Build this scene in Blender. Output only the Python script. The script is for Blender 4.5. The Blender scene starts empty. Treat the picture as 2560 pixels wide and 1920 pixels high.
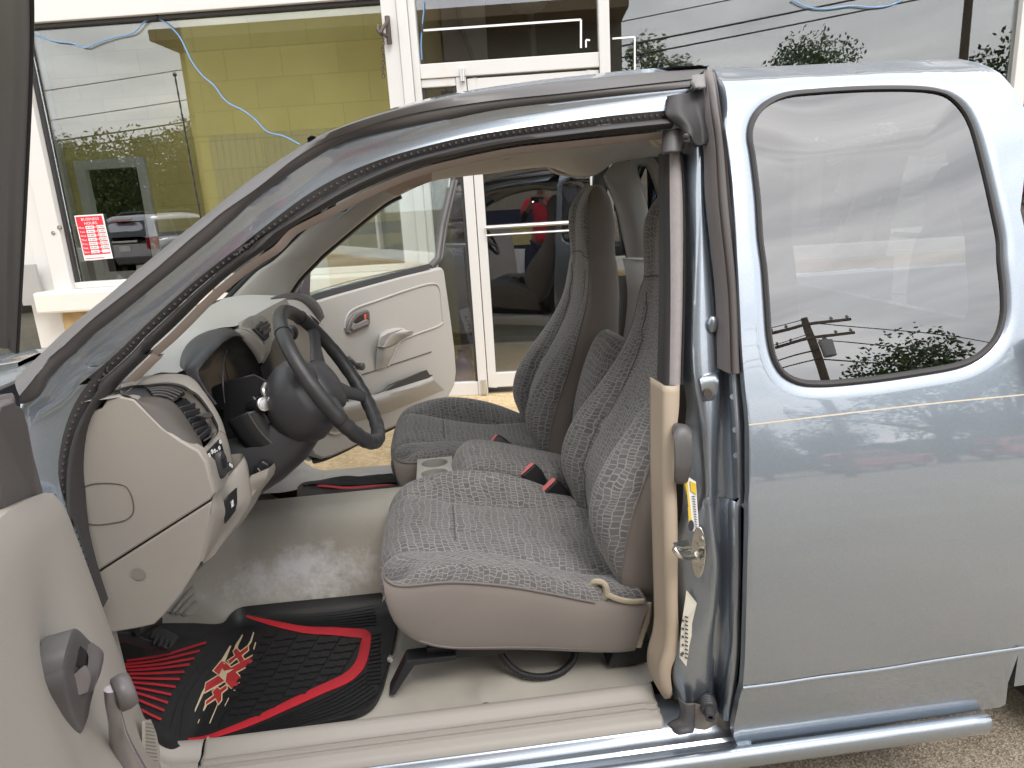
import bpy, bmesh, math, random
from math import sin, cos, pi, radians, sqrt, exp
from mathutils import Vector, Matrix, noise as mnoise
random.seed(7)
SC = bpy.context.scene
COL = SC.collection
# ------------------------------------------------------------------ camera, sky, sun, exposure
F, CX, CY = 1775.0, 1280.0, 960.0
CAM = Vector((0.0, -1.23, 1.43))
_p, _t, _q = radians(5.5), radians(14.4), radians(3.5)
FW = Vector((sin(_p)*cos(_t), cos(_p)*cos(_t), -sin(_t)))
_r0 = Vector((cos(_p), -sin(_p), 0)); _u0 = _r0.cross(FW)
RT = cos(_q)*_r0 - sin(_q)*_u0
UP = sin(_q)*_r0 + cos(_q)*_u0
cd = bpy.data.cameras.new('camera'); cam = bpy.data.objects.new('camera', cd); COL.objects.link(cam)
cam.matrix_world = Matrix(((RT.x, UP.x, -FW.x, CAM.x), (RT.y, UP.y, -FW.y, CAM.y), (RT.z, UP.z, -FW.z, CAM.z), (0, 0, 0, 1)))
cd.sensor_width = 36.0; cd.lens = F/2560*36; cd.clip_start = 0.02; cd.clip_end = 600
SC.camera = cam
W = bpy.data.worlds.new('World'); SC.world = W; W.use_nodes = True
def build_sky():
    nt = W.node_tree; nt.nodes.clear(); N = nt.nodes.new; L = nt.links.new
    out = N('ShaderNodeOutputWorld'); bg = N('ShaderNodeBackground'); L(bg.outputs[0], out.inputs[0])
    sky = N('ShaderNodeTexSky'); sky.sky_type = 'NISHITA'; sky.sun_disc = False
    sky.sun_elevation = radians(52); sky.sun_rotation = radians(160); sky.air_density = 1.6; sky.dust_density = 4.0
    tc = N('ShaderNodeTexCoord')
    mp = N('ShaderNodeMapping'); mp.inputs['Scale'].default_value = (1.2, 1.2, 5.0); mp.inputs['Rotation'].default_value = (radians(14), radians(-10), 0)
    L(tc.outputs['Generated'], mp.inputs[0])
    n1 = N('ShaderNodeTexNoise'); n1.inputs['Scale'].default_value = 2.6; n1.inputs['Detail'].default_value = 7; n1.inputs['Roughness'].default_value = .55; n1.inputs['Distortion'].default_value = .6
    L(mp.outputs[0], n1.inputs['Vector'])
    cr = N('ShaderNodeValToRGB'); cr.color_ramp.elements[0].position = .3; cr.color_ramp.elements[0].color = (6.9, 7.0, 7.35, 1)
    cr.color_ramp.elements[1].position = .72; cr.color_ramp.elements[1].color = (11.8, 11.75, 11.9, 1)
    L(n1.outputs['Fac'], cr.inputs[0])
    mx = N('ShaderNodeMix'); mx.data_type = 'RGBA'; mx.inputs[0].default_value = .92
    L(sky.outputs[0], mx.inputs[6]); L(cr.outputs[0], mx.inputs[7]); L(mx.outputs[2], bg.inputs[0])
    bg.inputs[1].default_value = 0.115
build_sky()
sl = bpy.data.lights.new('sun', 'SUN'); sl.energy = 0.9; sl.angle = radians(25); sl.color = (1, .96, .9)
so = bpy.data.objects.new('sun', sl); COL.objects.link(so); so.location = (4, -8, 12)
so.rotation_euler = (radians(38), 0, radians(20))
SC.view_settings.view_transform = 'Standard'; SC.view_settings.look = 'None'
SC.view_settings.exposure = 1.18; SC.view_settings.gamma = 1
SC.render.engine = 'CYCLES'
SC.cycles.use_denoising = True
SC.cycles.max_bounces = 12; SC.cycles.diffuse_bounces = 6; SC.cycles.glossy_bounces = 6; SC.cycles.transparent_max_bounces = 24; SC.cycles.sample_clamp_indirect = 6
# ------------------------------------------------------------------ photo measurements -> 3D points
RG = {'0': (0, 0, 1/1.15732), '1': (0, 0, 2.212), '2': (900, 0, 2.212), '3': (1560, 0, 2.212), '4': (0, 600, 2.212), '5': (800, 600, 2.212),
      '6': (1560, 600, 2.212), '7': (0, 1170, 2.212), '8': (900, 1170, 2.212),
      'k': (440, 790, 7.373), 'l': (600, 720, 5.53), 'm': (300, 940, 5.53), 'n': (600, 940, 5.53), 'o': (760, 640, 5.53), 'p': (1440, 420, 7.373),
      'q': (1180, 420, 7.373), 'r': (1000, 1180, 5.53), 's': (940, 960, 5.53), 't': (400, 1500, 3.95), 'u': (0, 1500, 5.53), 'v': (0, 400, 5.53), 'w': (1120, 700, 11.06)}
for _k, (_a, _b) in dict(a=(0, 800), b=(200, 525), c=(550, 275), d=(1400, 130), e=(1500, 800), f=(1550, 1150), g=(1550, 1545), h=(2060, 1545)).items(): RG[_k] = (_a, _b, 4.424)
def PX(r, x, y): a, b, s = RG[r]; return (a + x/s, b + y/s)
def ray(u, v): return FW + RT*((u-CX)/F) - UP*((v-CY)/F)
def at(r, x, y, Y=None, X=None, Z=None):
    d = ray(*PX(r, x, y))
    if Y is not None: t = (Y-CAM.y)/d.y
    elif X is not None: t = (X-CAM.x)/d.x
    else: t = (Z-CAM.z)/d.z
    return CAM + d*t
def ats(r, pts, Y): return [at(r, x, y, Y=Y) for x, y in pts]
# body side section: slope dy/dz integrated
_ST = [(.15, -.5), (.25, -.28), (.33, -.10), (.40, -.10), (.409, -.25), (.412, -.02), (.55, 0), (.65, .10), (.85, .20), (1.0, .25), (1.1, .29), (1.5, .36), (1.58, .5), (1.63, 1.1), (1.67, 2.6), (1.71, 6), (1.9, 30)]
def _slope(z):
    for (a, s), (b, q) in zip(_ST, _ST[1:]):
        if z <= b: return s + (q-s)*(z-a)/(b-a)
    return 30
_GT = []
_y = 0.0
_z = .15
while _z < 1.9:
    _GT.append(_y); _y += _slope(_z+.0025)*.005; _z += .005
_o = _GT[80]
def G(z):
    k = (z-.15)/.005; k = max(0, min(len(_GT)-2, k)); i = int(k)
    return _GT[i]+(_GT[i+1]-_GT[i])*(k-i)-_o
def Sp(u, v, off=0.0):
    d = ray(u, v); t0 = .6; t = t0
    f = lambda t: (CAM.y+d.y*t) - G(CAM.z+d.z*t) - off
    while t < 3 and f(t) < 0: t += .03
    if t >= 3: t = (.45+off-CAM.y)/d.y; return CAM+d*t
    a, b = t-.03, t
    for _ in range(24):
        m = (a+b)/2
        if f(m) < 0: a = m
        else: b = m
    return CAM+d*b
def S(r, x, y, off=0.0): return Sp(*PX(r, x, y), off)
def Ss(segs, off=0.0):
    out = []
    for r, pts in segs: out += [S(r, x, y, off) for x, y in pts]
    return out
def plane_hit(u, v, P0, nrm):
    d = ray(u, v); return CAM + d*((P0-CAM).dot(nrm)/d.dot(nrm))
# driver door plane and passenger door plane (both hinged at the front)
DH = Vector((-.72, 0.0, 0)); DD = Vector((cos(radians(68)), -sin(radians(68)), 0)); DN = Vector((sin(radians(68)), cos(radians(68)), 0))
PH = Vector((-.70, 1.62, 0)); PDD = Vector((cos(radians(53)), sin(radians(53)), 0)); PN = Vector((sin(radians(53)), -cos(radians(53)), 0))
def D(r, x, y, off=0): return plane_hit(*PX(r, x, y), DH+DN*off, DN)
def Pd(r, x, y, off=0): return plane_hit(*PX(r, x, y), PH+PN*off, PN)
# storefront frame: s along the wall, z up, d into the building
AL = radians(8); SN = Vector((sin(AL), cos(AL), 0)); SE = Vector((cos(AL), -sin(AL), 0)); SO = Vector((CAM.x, CAM.y, 0)) + SN*4.75
def B(s, z, d=0): return SO + SE*s + Vector((0, 0, z)) + SN*d
def Bp(r, x, y, d=0): return plane_hit(*PX(r, x, y), SO+SN*d, SN)
def floor_z(x, y):
    z = .285 + .29*exp(-((y-.86)/.155)**4)*(1-.25*max(0, min(1, (x-.0)/.3)))
    if x < -.64: z += (-.64-x)*.8
    if x > .42: z += min(.12, (x-.42)*.9)
    return z
def Fl(r, x, y, off=.0):
    d = ray(*PX(r, x, y)); t = 1.0
    f = lambda t: (CAM.z+d.z*t) - floor_z(CAM.x+d.x*t, CAM.y+d.y*t) - off
    while t < 4 and f(t) > 0: t += .02
    a, b = t-.02, t
    for _ in range(20):
        m = (a+b)/2
        if f(m) > 0: a = m
        else: b = m
    return CAM+d*b
# ------------------------------------------------------------------ mesh helpers
def crs(pts, n, closed=False):
    P = [Vector(p) for p in pts]
    if closed: P = P + [P[0]]
    m = len(P)
    if m == 2: return [P[0].lerp(P[1], i/(n-1)) for i in range(n)]
    fine = []
    for i in range(m-1):
        p1, p2 = P[i], P[i+1]
        p0 = P[i-1] if i else (P[m-2] if closed else p1*2-p2)
        p3 = P[i+2] if i+2 < m else (P[1] if closed else p2*2-p1)
        a = max(1e-6, (p1-p0).length)**.5; b = max(1e-6, (p2-p1).length)**.5; c = max(1e-6, (p3-p2).length)**.5
        m1 = ((p1-p0)/a - (p2-p0)/(a+b) + (p2-p1)/b)*b
        m2 = ((p2-p1)/b - (p3-p1)/(b+c) + (p3-p2)/c)*b
        K = 14
        for k in range(K):
            t = k/K; t2 = t*t; t3 = t2*t
            fine.append((2*t3-3*t2+1)*p1 + (t3-2*t2+t)*m1 + (-2*t3+3*t2)*p2 + (t3-t2)*m2)
    fine.append(P[-1])
    acc = [0]
    for a, b in zip(fine, fine[1:]): acc.append(acc[-1]+(b-a).length)
    T = acc[-1] or 1e-9; out = []; j = 0
    N = n if closed else n-1
    for i in range(n):
        s = T*i/N
        while j < len(acc)-2 and acc[j+1] < s: j += 1
        d = acc[j+1]-acc[j]
        out.append(fine[j].lerp(fine[j+1], (s-acc[j])/d if d > 1e-9 else 0))
    return out
def polyres(pts, n):
    P = [Vector(p) for p in pts]; acc = [0]
    for a, b in zip(P, P[1:]): acc.append(acc[-1]+(b-a).length)
    T = acc[-1] or 1e-9; out = []; j = 0
    for i in range(n):
        s = T*i/(n-1)
        while j < len(acc)-2 and acc[j+1] < s: j += 1
        d = acc[j+1]-acc[j]; out.append(P[j].lerp(P[j+1], (s-acc[j])/d if d > 1e-9 else 0))
    return out
ROOTLOC = {}
class MB:
    def __init__(s): s.v = []; s.f = []; s.uv = []
    def add(s, vs, fs, uvs=None):
        o = len(s.v); s.v += [Vector(p) for p in vs]
        for i, f in enumerate(fs):
            s.f.append([k+o for k in f]); s.uv.append(uvs[i] if uvs else None)
        return s
    def grid(s, rows, cyc=False, flip=False):
        n = len(rows[0]); vs = [p for r in rows for p in r]; fs = []; uvs = []
        U = [0]
        mid = rows[len(rows)//2]
        for a, b in zip(mid, mid[1:]): U.append(U[-1]+(b-a).length)
        U.append(U[-1]+(mid[0]-mid[-1]).length)
        Vv = [0]
        for a, b in zip(rows, rows[1:]): Vv.append(Vv[-1]+(b[n//2]-a[n//2]).length)
        for i in range(len(rows)-1):
            for j in range(n if cyc else n-1):
                k = (j+1) % n
                f = [i*n+j, i*n+k, (i+1)*n+k, (i+1)*n+j]; u = [(U[j], Vv[i]), (U[j+1], Vv[i]), (U[j+1], Vv[i+1]), (U[j], Vv[i+1])]
                if flip: f.reverse(); u.reverse()
                fs.append(f); uvs.append(u)
        return s.add(vs, fs, uvs)
    def loft(s, rows, n=40, sub=1, cyc=False, flip=False, lin=False):
        R = [(polyres(r, n) if lin else crs(r, n, cyc)) for r in rows]
        if sub > 1:
            cols = [crs([r[j] for r in R], (len(R)-1)*sub+1) if len(R) > 2 else [R[0][j].lerp(R[1][j], k/sub) for k in range(sub+1)] for j in range(n)]
            R = [[cols[j][i] for j in range(n)] for i in range(len(cols[0]))]
        return s.grid(R, cyc, flip)
    def tube(s, pts, r, n=40, seg=8, closed=False, cap=True, smooth=True, flat=1.0):
        P = (crs(pts, n, closed) if smooth else [Vector(p) for p in pts]); n = len(P)
        rows = []; up = None
        for i in range(n):
            t = (P[(i+1) % n]-P[i-1]) if (closed or 0 < i < n-1) else (P[1]-P[0] if i == 0 else P[-1]-P[-2])
            t.normalize()
            if up is None:
                up = Vector((0, 0, 1)) if abs(t.z) < .9 else Vector((1, 0, 0))
            a = up - t*up.dot(t)
            if a.length < 1e-6: a = t.orthogonal()
            a.normalize(); b = t.cross(a); up = a
            rr = r(i/(n-1)) if callable(r) else r
            rows.append([P[i]+a*(cos(2*pi*k/seg)*rr)+b*(sin(2*pi*k/seg)*rr*flat) for k in range(seg)])
        if closed: rows.append(rows[0])
        o = len(s.v); s.grid(rows, cyc=True)
        if cap and not closed:
            s.f.append(list(range(o+seg-1, o-1, -1))); s.uv.append(None)
            e = o+(len(rows)-1)*seg; s.f.append(list(range(e, e+seg))); s.uv.append(None)
        return s
    def slab(s, outline, vec):
        n = len(outline); vec = Vector(vec); A = [Vector(p) for p in outline]; Bq = [p+vec for p in A]
        fs = [list(range(n)), list(range(2*n-1, n-1, -1))] + [[(i+1) % n, i, n+i, n+(i+1) % n] for i in range(n)]
        return s.add(A+Bq, fs)
    def box(s, o, x, y, z, a, b):
        P = lambda i, j, k: o + x*(b[0] if i else a[0]) + y*(b[1] if j else a[1]) + z*(b[2] if k else a[2])
        vs = [P(i, j, k) for i in (0, 1) for j in (0, 1) for k in (0, 1)]
        return s.add(vs, [[0, 1, 3, 2], [4, 6, 7, 5], [0, 4, 5, 1], [2, 3, 7, 6], [0, 2, 6, 4], [1, 5, 7, 3]])
    def wb(s, a, b): return s.box(Vector((0, 0, 0)), Vector((1, 0, 0)), Vector((0, 1, 0)), Vector((0, 0, 1)), a, b)
    def sb(s, s0, s1, z0, z1, d0, d1): return s.box(SO, SE, SN, Vector((0, 0, 1)), (s0, d0, z0), (s1, d1, z1))
    def disc(s, c, nrm, r, h=.0, seg=20, ry=None, ax=None):
        nrm = Vector(nrm).normalized(); a = (Vector(ax)-nrm*nrm.dot(Vector(ax))).normalized() if ax is not None else nrm.orthogonal().normalized(); b = nrm.cross(a); c = Vector(c); ry = ry or r
        A = [c+a*(cos(2*pi*k/seg)*r)+b*(sin(2*pi*k/seg)*ry) for k in range(seg)]
        return s.slab(A, -nrm*h if h else -nrm*.002)
    def lathe(s, c, ax, prof, seg=24):
        ax = Vector(ax).normalized(); a = ax.orthogonal().normalized(); b = ax.cross(a); c = Vector(c)
        rows = [[c+ax*h+a*(cos(2*pi*k/seg)*r)+b*(sin(2*pi*k/seg)*r) for k in range(seg)] for h, r in prof]
        return s.grid(rows, cyc=True)
    def ell(s, c, r, seg=16, rings=10, axes=None):
        c = Vector(c); X, Y, Z = axes or (Vector((1, 0, 0)), Vector((0, 1, 0)), Vector((0, 0, 1)))
        rows = []
        for i in range(rings+1):
            t = pi*i/rings; t = min(max(t, .02), pi-.02)
            rows.append([c+X*(r[0]*sin(t)*cos(2*pi*k/seg))+Y*(r[1]*sin(t)*sin(2*pi*k/seg))+Z*(-r[2]*cos(t)) for k in range(seg)])
        return s.grid(rows, cyc=True)
    def text(s, txt, o, ux, uy, size, nrm_off=None, center=True, width=None):
        vs, fs, w, h = text_mesh(txt)
        k = size/h if h else size
        kx = k if not width else width/max(w, 1e-6)
        off = Vector(nrm_off) if nrm_off is not None else Vector((0, 0, 0))
        x0 = w*kx/2 if center else 0
        return s.add([Vector(o)+ux*(x*kx-x0)+uy*(y*k-(h*k/2 if center else 0))+off for x, y in vs], fs)
    def build(s, name, mat, parent=None, smooth=True, ang=38, bevel=0, thick=0, toff=0, sub=0):
        me = bpy.data.meshes.new(name)
        off = ROOTLOC.get(parent.name, Vector((0, 0, 0))) if parent else Vector((0, 0, 0))
        me.from_pydata([tuple(p-off) for p in s.v], [], s.f)
        if any(u for u in s.uv):
            ul = me.uv_layers.new(name='UVMap'); li = 0
            for f, u in zip(s.f, s.uv):
                for q in range(len(f)):
                    ul.data[li].uv = u[q] if u else (0, 0); li += 1
        bm = bmesh.new(); bm.from_mesh(me); bmesh.ops.remove_doubles(bm, verts=bm.verts, dist=1e-5); bmesh.ops.recalc_face_normals(bm, faces=bm.faces); bm.to_mesh(me); bm.free()
        for m in (mat if isinstance(mat, list) else [mat]): me.materials.append(m)
        if smooth:
            me.shade_smooth(); me.set_sharp_from_angle(angle=radians(ang))
        o = bpy.data.objects.new(name, me); COL.objects.link(o)
        if parent:
            o.parent = parent; ROOTLOC[o.name] = off
        if thick:
            m = o.modifiers.new('solid', 'SOLIDIFY'); m.thickness = thick; m.offset = toff
        if bevel:
            m = o.modifiers.new('bevel', 'BEVEL'); m.width = bevel; m.segments = 2; m.limit_method = 'ANGLE'; m.angle_limit = radians(40)
        if sub:
            m = o.modifiers.new('sub', 'SUBSURF'); m.levels = sub; m.render_levels = sub
        return o
_TX = {}
def text_mesh(txt):
    if txt not in _TX:
        c = bpy.data.curves.new('txt', 'FONT'); c.body = txt; c.resolution_u = 2
        o = bpy.data.objects.new('txt', c); me = o.to_mesh()
        vs = [(v.co.x, v.co.y) for v in me.vertices]; fs = [list(p.vertices) for p in me.polygons]
        if vs:
            x0 = min(v[0] for v in vs); y0 = min(v[1] for v in vs); vs = [(x-x0, y-y0) for x, y in vs]
        w = max([v[0] for v in vs] or [1]); h = max([v[1] for v in vs] or [1])
        o.to_mesh_clear(); bpy.data.objects.remove(o); bpy.data.curves.remove(c)
        _TX[txt] = (vs, fs, w, h)
    return _TX[txt]
def thing(name, label, cat, loc=(0, 0, 0), group=None):
    o = bpy.data.objects.new(name, None); COL.objects.link(o); o.location = loc; o.empty_display_size = .2
    ROOTLOC[o.name] = Vector(loc); return tag(o, label, cat, group)
def tag(o, label, cat, group=None):
    o['label'] = label; o['category'] = cat
    if group: o['group'] = group
    return o
def struct(o): o['kind'] = 'structure'; return o
def stuff(o): o['kind'] = 'stuff'; return o
# ------------------------------------------------------------------ materials
def newmat(name):
    m = bpy.data.materials.new(name); m.use_nodes = True; nt = m.node_tree; nt.nodes.clear()
    out = nt.nodes.new('ShaderNodeOutputMaterial'); return m, nt, out
def M(name, col, rough=.5, metal=0, var=.1, vs=8, bump=0, bs=300, coat=0, spec=.5, dirt=None, ds=6, dlo=.55, dhi=.75, sheen=0, rvar=0):
    m, nt, out = newmat(name); N = nt.nodes.new; L = nt.links.new
    p = N('ShaderNodeBsdfPrincipled'); L(p.outputs[0], out.inputs[0])
    tc = N('ShaderNodeTexCoord'); n = N('ShaderNodeTexNoise'); n.inputs['Scale'].default_value = vs; n.inputs['Detail'].default_value = 5
    L(tc.outputs['Object'], n.inputs['Vector'])
    mx = N('ShaderNodeMix'); mx.data_type = 'RGBA'; L(n.outputs['Fac'], mx.inputs[0])
    mx.inputs[6].default_value = (*[c*(1-var) for c in col], 1); mx.inputs[7].default_value = (*[min(1, c*(1+var)) for c in col], 1)
    last = mx.outputs[2]
    if dirt:
        n2 = N('ShaderNodeTexNoise'); n2.inputs['Scale'].default_value = ds; n2.inputs['Detail'].default_value = 8; n2.inputs['Roughness'].default_value = .7; L(tc.outputs['Object'], n2.inputs['Vector'])
        r = N('ShaderNodeMapRange'); r.inputs[1].default_value = dlo; r.inputs[2].default_value = dhi; L(n2.outputs['Fac'], r.inputs[0])
        m2 = N('ShaderNodeMix'); m2.data_type = 'RGBA'; L(r.outputs[0], m2.inputs[0]); L(last, m2.inputs[6]); m2.inputs[7].default_value = (*dirt, 1); last = m2.outputs[2]
    L(last, p.inputs['Base Color']); p.inputs['Roughness'].default_value = rough; p.inputs['Metallic'].default_value = metal
    p.inputs['Specular IOR Level'].default_value = spec
    if coat: p.inputs['Coat Weight'].default_value = coat; p.inputs['Coat Roughness'].default_value = .02
    if sheen: p.inputs['Sheen Weight'].default_value = sheen
    if rvar:
        mr = N('ShaderNodeMapRange'); mr.inputs[3].default_value = rough-rvar; mr.inputs[4].default_value = rough+rvar; L(n.outputs['Fac'], mr.inputs[0]); L(mr.outputs[0], p.inputs['Roughness'])
    if bump:
        n3 = N('ShaderNodeTexNoise'); n3.inputs['Scale'].default_value = bs; n3.inputs['Detail'].default_value = 3; L(tc.outputs['Object'], n3.inputs['Vector'])
        b = N('ShaderNodeBump'); b.inputs['Strength'].default_value = bump; b.inputs['Distance'].default_value = .002; L(n3.outputs['Fac'], b.inputs['Height']); L(b.outputs[0], p.inputs['Normal'])
    return m
def emit(name, col, st):
    m, nt, out = newmat(name); e = nt.nodes.new('ShaderNodeEmission'); e.inputs[0].default_value = (*col, 1); e.inputs[1].default_value = st; nt.links.new(e.outputs[0], out.inputs[0]); return m
def glass(name, refl, tint, grazing=.5, rough=0.0, refcol=(1, 1, 1)):
    m, nt, out = newmat(name); N = nt.nodes.new; L = nt.links.new
    t = N('ShaderNodeBsdfTransparent'); t.inputs[0].default_value = (*tint, 1)
    g = N('ShaderNodeBsdfGlossy'); g.inputs['Roughness'].default_value = rough; g.inputs[0].default_value = (*refcol, 1)
    lw = N('ShaderNodeLayerWeight'); lw.inputs[0].default_value = .35
    r = N('ShaderNodeMapRange'); r.inputs[3].default_value = refl; r.inputs[4].default_value = grazing; L(lw.outputs['Fresnel'], r.inputs[0])
    x = N('ShaderNodeMixShader'); L(r.outputs[0], x.inputs[0]); L(t.outputs[0], x.inputs[1]); L(g.outputs[0], x.inputs[2]); L(x.outputs[0], out.inputs[0]); return m
def paint_mat(name, col):
    m, nt, out = newmat(name); N = nt.nodes.new; L = nt.links.new
    p = N('ShaderNodeBsdfPrincipled'); L(p.outputs[0], out.inputs[0])
    tc = N('ShaderNodeTexCoord'); v = N('ShaderNodeTexVoronoi'); v.inputs['Scale'].default_value = 900; L(tc.outputs['Object'], v.inputs['Vector'])
    mx = N('ShaderNodeMix'); mx.data_type = 'RGBA'; mx.blend_type = 'MULTIPLY'; mx.inputs[0].default_value = .22; mx.inputs[6].default_value = (*col, 1); L(v.outputs['Color'], mx.inputs[7])
    n = N('ShaderNodeTexNoise'); n.inputs['Scale'].default_value = 3.5; n.inputs['Detail'].default_value = 9; n.inputs['Roughness'].default_value = .75; L(tc.outputs['Object'], n.inputs['Vector'])
    r = N('ShaderNodeMapRange'); r.inputs[1].default_value = .52; r.inputs[2].default_value = .8; r.inputs[4].default_value = .28; L(n.outputs['Fac'], r.inputs[0])
    d = N('ShaderNodeMix'); d.data_type = 'RGBA'; L(r.outputs[0], d.inputs[0]); L(mx.outputs[2], d.inputs[6]); d.inputs[7].default_value = (.32, .31, .30, 1)
    L(d.outputs[2], p.inputs['Base Color'])
    p.inputs['Metallic'].default_value = .85; p.inputs['Roughness'].default_value = .38
    p.inputs['Coat Weight'].default_value = 1; p.inputs['Coat Roughness'].default_value = .025; p.inputs['Coat IOR'].default_value = 1.95
    return m
def fabric_mat():
    m, nt, out = newmat('seat_fabric'); N = nt.nodes.new; L = nt.links.new
    p = N('ShaderNodeBsdfPrincipled'); L(p.outputs[0], out.inputs[0]); p.inputs['Roughness'].default_value = .9; p.inputs['Sheen Weight'].default_value = .25; p.inputs['Specular IOR Level'].default_value = .2
    uv = N('ShaderNodeUVMap'); nz = N('ShaderNodeTexNoise'); nz.inputs['Scale'].default_value = 16; nz.inputs['Detail'].default_value = 2; L(uv.outputs[0], nz.inputs['Vector'])
    sc = N('ShaderNodeVectorMath'); sc.operation = 'SCALE'; sc.inputs['Scale'].default_value = .034; L(nz.outputs['Color'], sc.inputs[0])
    ad = N('ShaderNodeVectorMath'); ad.operation = 'ADD'; L(uv.outputs[0], ad.inputs[0]); L(sc.outputs[0], ad.inputs[1])
    mp = N('ShaderNodeMapping'); mp.inputs['Rotation'].default_value = (0, 0, radians(90)); L(ad.outputs[0], mp.inputs[0])
    def brick(scale, mort):
        b = N('ShaderNodeTexBrick'); b.inputs['Scale'].default_value = scale; b.inputs['Mortar Size'].default_value = mort; b.inputs['Mortar Smooth'].default_value = .15; b.inputs['Brick Width'].default_value = .62; b.inputs['Row Height'].default_value = .78
        b.offset = .37; b.offset_frequency = 2; b.squash = .6; b.squash_frequency = 3
        b.inputs['Color1'].default_value = (.112, .107, .112, 1); b.inputs['Color2'].default_value = (.155, .150, .148, 1); b.inputs['Mortar'].default_value = (.265, .257, .248, 1); L(mp.outputs[0], b.inputs['Vector']); return b
    b1 = brick(46, .05)
    # odd lighter woven patches
    b2 = N('ShaderNodeTexBrick'); b2.inputs['Scale'].default_value = 30; b2.inputs['Mortar Size'].default_value = 0; b2.inputs['Color1'].default_value = (0, 0, 0, 1); b2.inputs['Color2'].default_value = (1, 1, 1, 1); b2.offset = .5; b2.inputs['Bias'].default_value = -.3; L(mp.outputs[0], b2.inputs['Vector'])
    r2 = N('ShaderNodeMapRange'); r2.inputs[1].default_value = .80; r2.inputs[2].default_value = .82; r2.inputs[4].default_value = .75; L(b2.outputs['Color'], r2.inputs[0])
    mx = N('ShaderNodeMix'); mx.data_type = 'RGBA'; L(r2.outputs[0], mx.inputs[0]); L(b1.outputs['Color'], mx.inputs[6]); mx.inputs[7].default_value = (.215, .21, .20, 1)
    n2 = N('ShaderNodeTexNoise'); n2.inputs['Scale'].default_value = 9; n2.inputs['Detail'].default_value = 5; L(uv.outputs[0], n2.inputs['Vector'])
    r3 = N('ShaderNodeMapRange'); r3.inputs[3].default_value = .82; r3.inputs[4].default_value = 1.2; L(n2.outputs['Fac'], r3.inputs[0])
    mm = N('ShaderNodeMix'); mm.data_type = 'RGBA'; mm.blend_type = 'MULTIPLY'; mm.inputs[0].default_value = 1; L(mx.outputs[2], mm.inputs[6]); L(r3.outputs[0], mm.inputs[7])
    L(mm.outputs[2], p.inputs['Base Color'])
    n4 = N('ShaderNodeTexNoise'); n4.inputs['Scale'].default_value = 900; L(uv.outputs[0], n4.inputs['Vector'])
    bp = N('ShaderNodeBump'); bp.inputs['Strength'].default_value = .25; bp.inputs['Distance'].default_value = .001; L(n4.outputs['Fac'], bp.inputs['Height'])
    bp2 = N('ShaderNodeBump'); bp2.inputs['Strength'].default_value = .3; bp2.inputs['Distance'].default_value = .001; L(b1.outputs['Fac'], bp2.inputs['Height']); L(bp.outputs[0], bp2.inputs['Normal']); L(bp2.outputs[0], p.inputs['Normal'])
    return m
def floor_mat():
    m, nt, out = newmat('floor_vinyl'); N = nt.nodes.new; L = nt.links.new
    p = N('ShaderNodeBsdfPrincipled'); L(p.outputs[0], out.inputs[0]); p.inputs['Roughness'].default_value = .5
    g = N('ShaderNodeNewGeometry'); n = N('ShaderNodeTexNoise'); n.inputs['Scale'].default_value = 5; n.inputs['Detail'].default_value = 6; L(g.outputs['Position'], n.inputs['Vector'])
    c = N('ShaderNodeValToRGB'); c.color_ramp.elements[0].color = (.31, .295, .262, 1); c.color_ramp.elements[1].color = (.40, .375, .325, 1); c.color_ramp.elements[0].position = .3; c.color_ramp.elements[1].position = .7; L(n.outputs['Fac'], c.inputs[0])
    # chalky white salt stain on the tunnel flank
    mp = N('ShaderNodeVectorMath'); mp.operation = 'SUBTRACT'; mp.inputs[1].default_value = (-.46, .67, .42); L(g.outputs['Position'], mp.inputs[0])
    s = N('ShaderNodeVectorMath'); s.operation = 'MULTIPLY'; s.inputs[1].default_value = (2.6, 4.2, 7.5); L(mp.outputs[0], s.inputs[0])
    ln = N('ShaderNodeVectorMath'); ln.operation = 'LENGTH'; L(s.outputs[0], ln.inputs[0])
    n2 = N('ShaderNodeTexNoise'); n2.inputs['Scale'].default_value = 13; n2.inputs['Detail'].default_value = 11; n2.inputs['Roughness'].default_value = .78; L(g.outputs['Position'], n2.inputs['Vector'])
    r1 = N('ShaderNodeMapRange'); r1.inputs[1].default_value = .25; r1.inputs[2].default_value = 1.1; r1.inputs[3].default_value = .27; r1.inputs[4].default_value = -.2; L(ln.outputs['Value'], r1.inputs[0])
    ad = N('ShaderNodeMath'); ad.operation = 'ADD'; L(r1.outputs[0], ad.inputs[0]); L(n2.outputs['Fac'], ad.inputs[1])
    r2 = N('ShaderNodeMapRange'); r2.inputs[1].default_value = .54; r2.inputs[2].default_value = .84; r2.inputs[4].default_value = .9; L(ad.outputs[0], r2.inputs[0])
    mx = N('ShaderNodeMix'); mx.data_type = 'RGBA'; L(r2.outputs[0], mx.inputs[0]); L(c.outputs[0], mx.inputs[6]); mx.inputs[7].default_value = (.66, .665, .68, 1); L(mx.outputs[2], p.inputs['Base Color'])
    n3 = N('ShaderNodeTexNoise'); n3.inputs['Scale'].default_value = 240; L(g.outputs['Position'], n3.inputs['Vector'])
    b = N('ShaderNodeBump'); b.inputs['Strength'].default_value = .25; b.inputs['Distance'].default_value = .002; L(n3.outputs['Fac'], b.inputs['Height']); L(b.outputs[0], p.inputs['Normal'])
    return m
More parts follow.
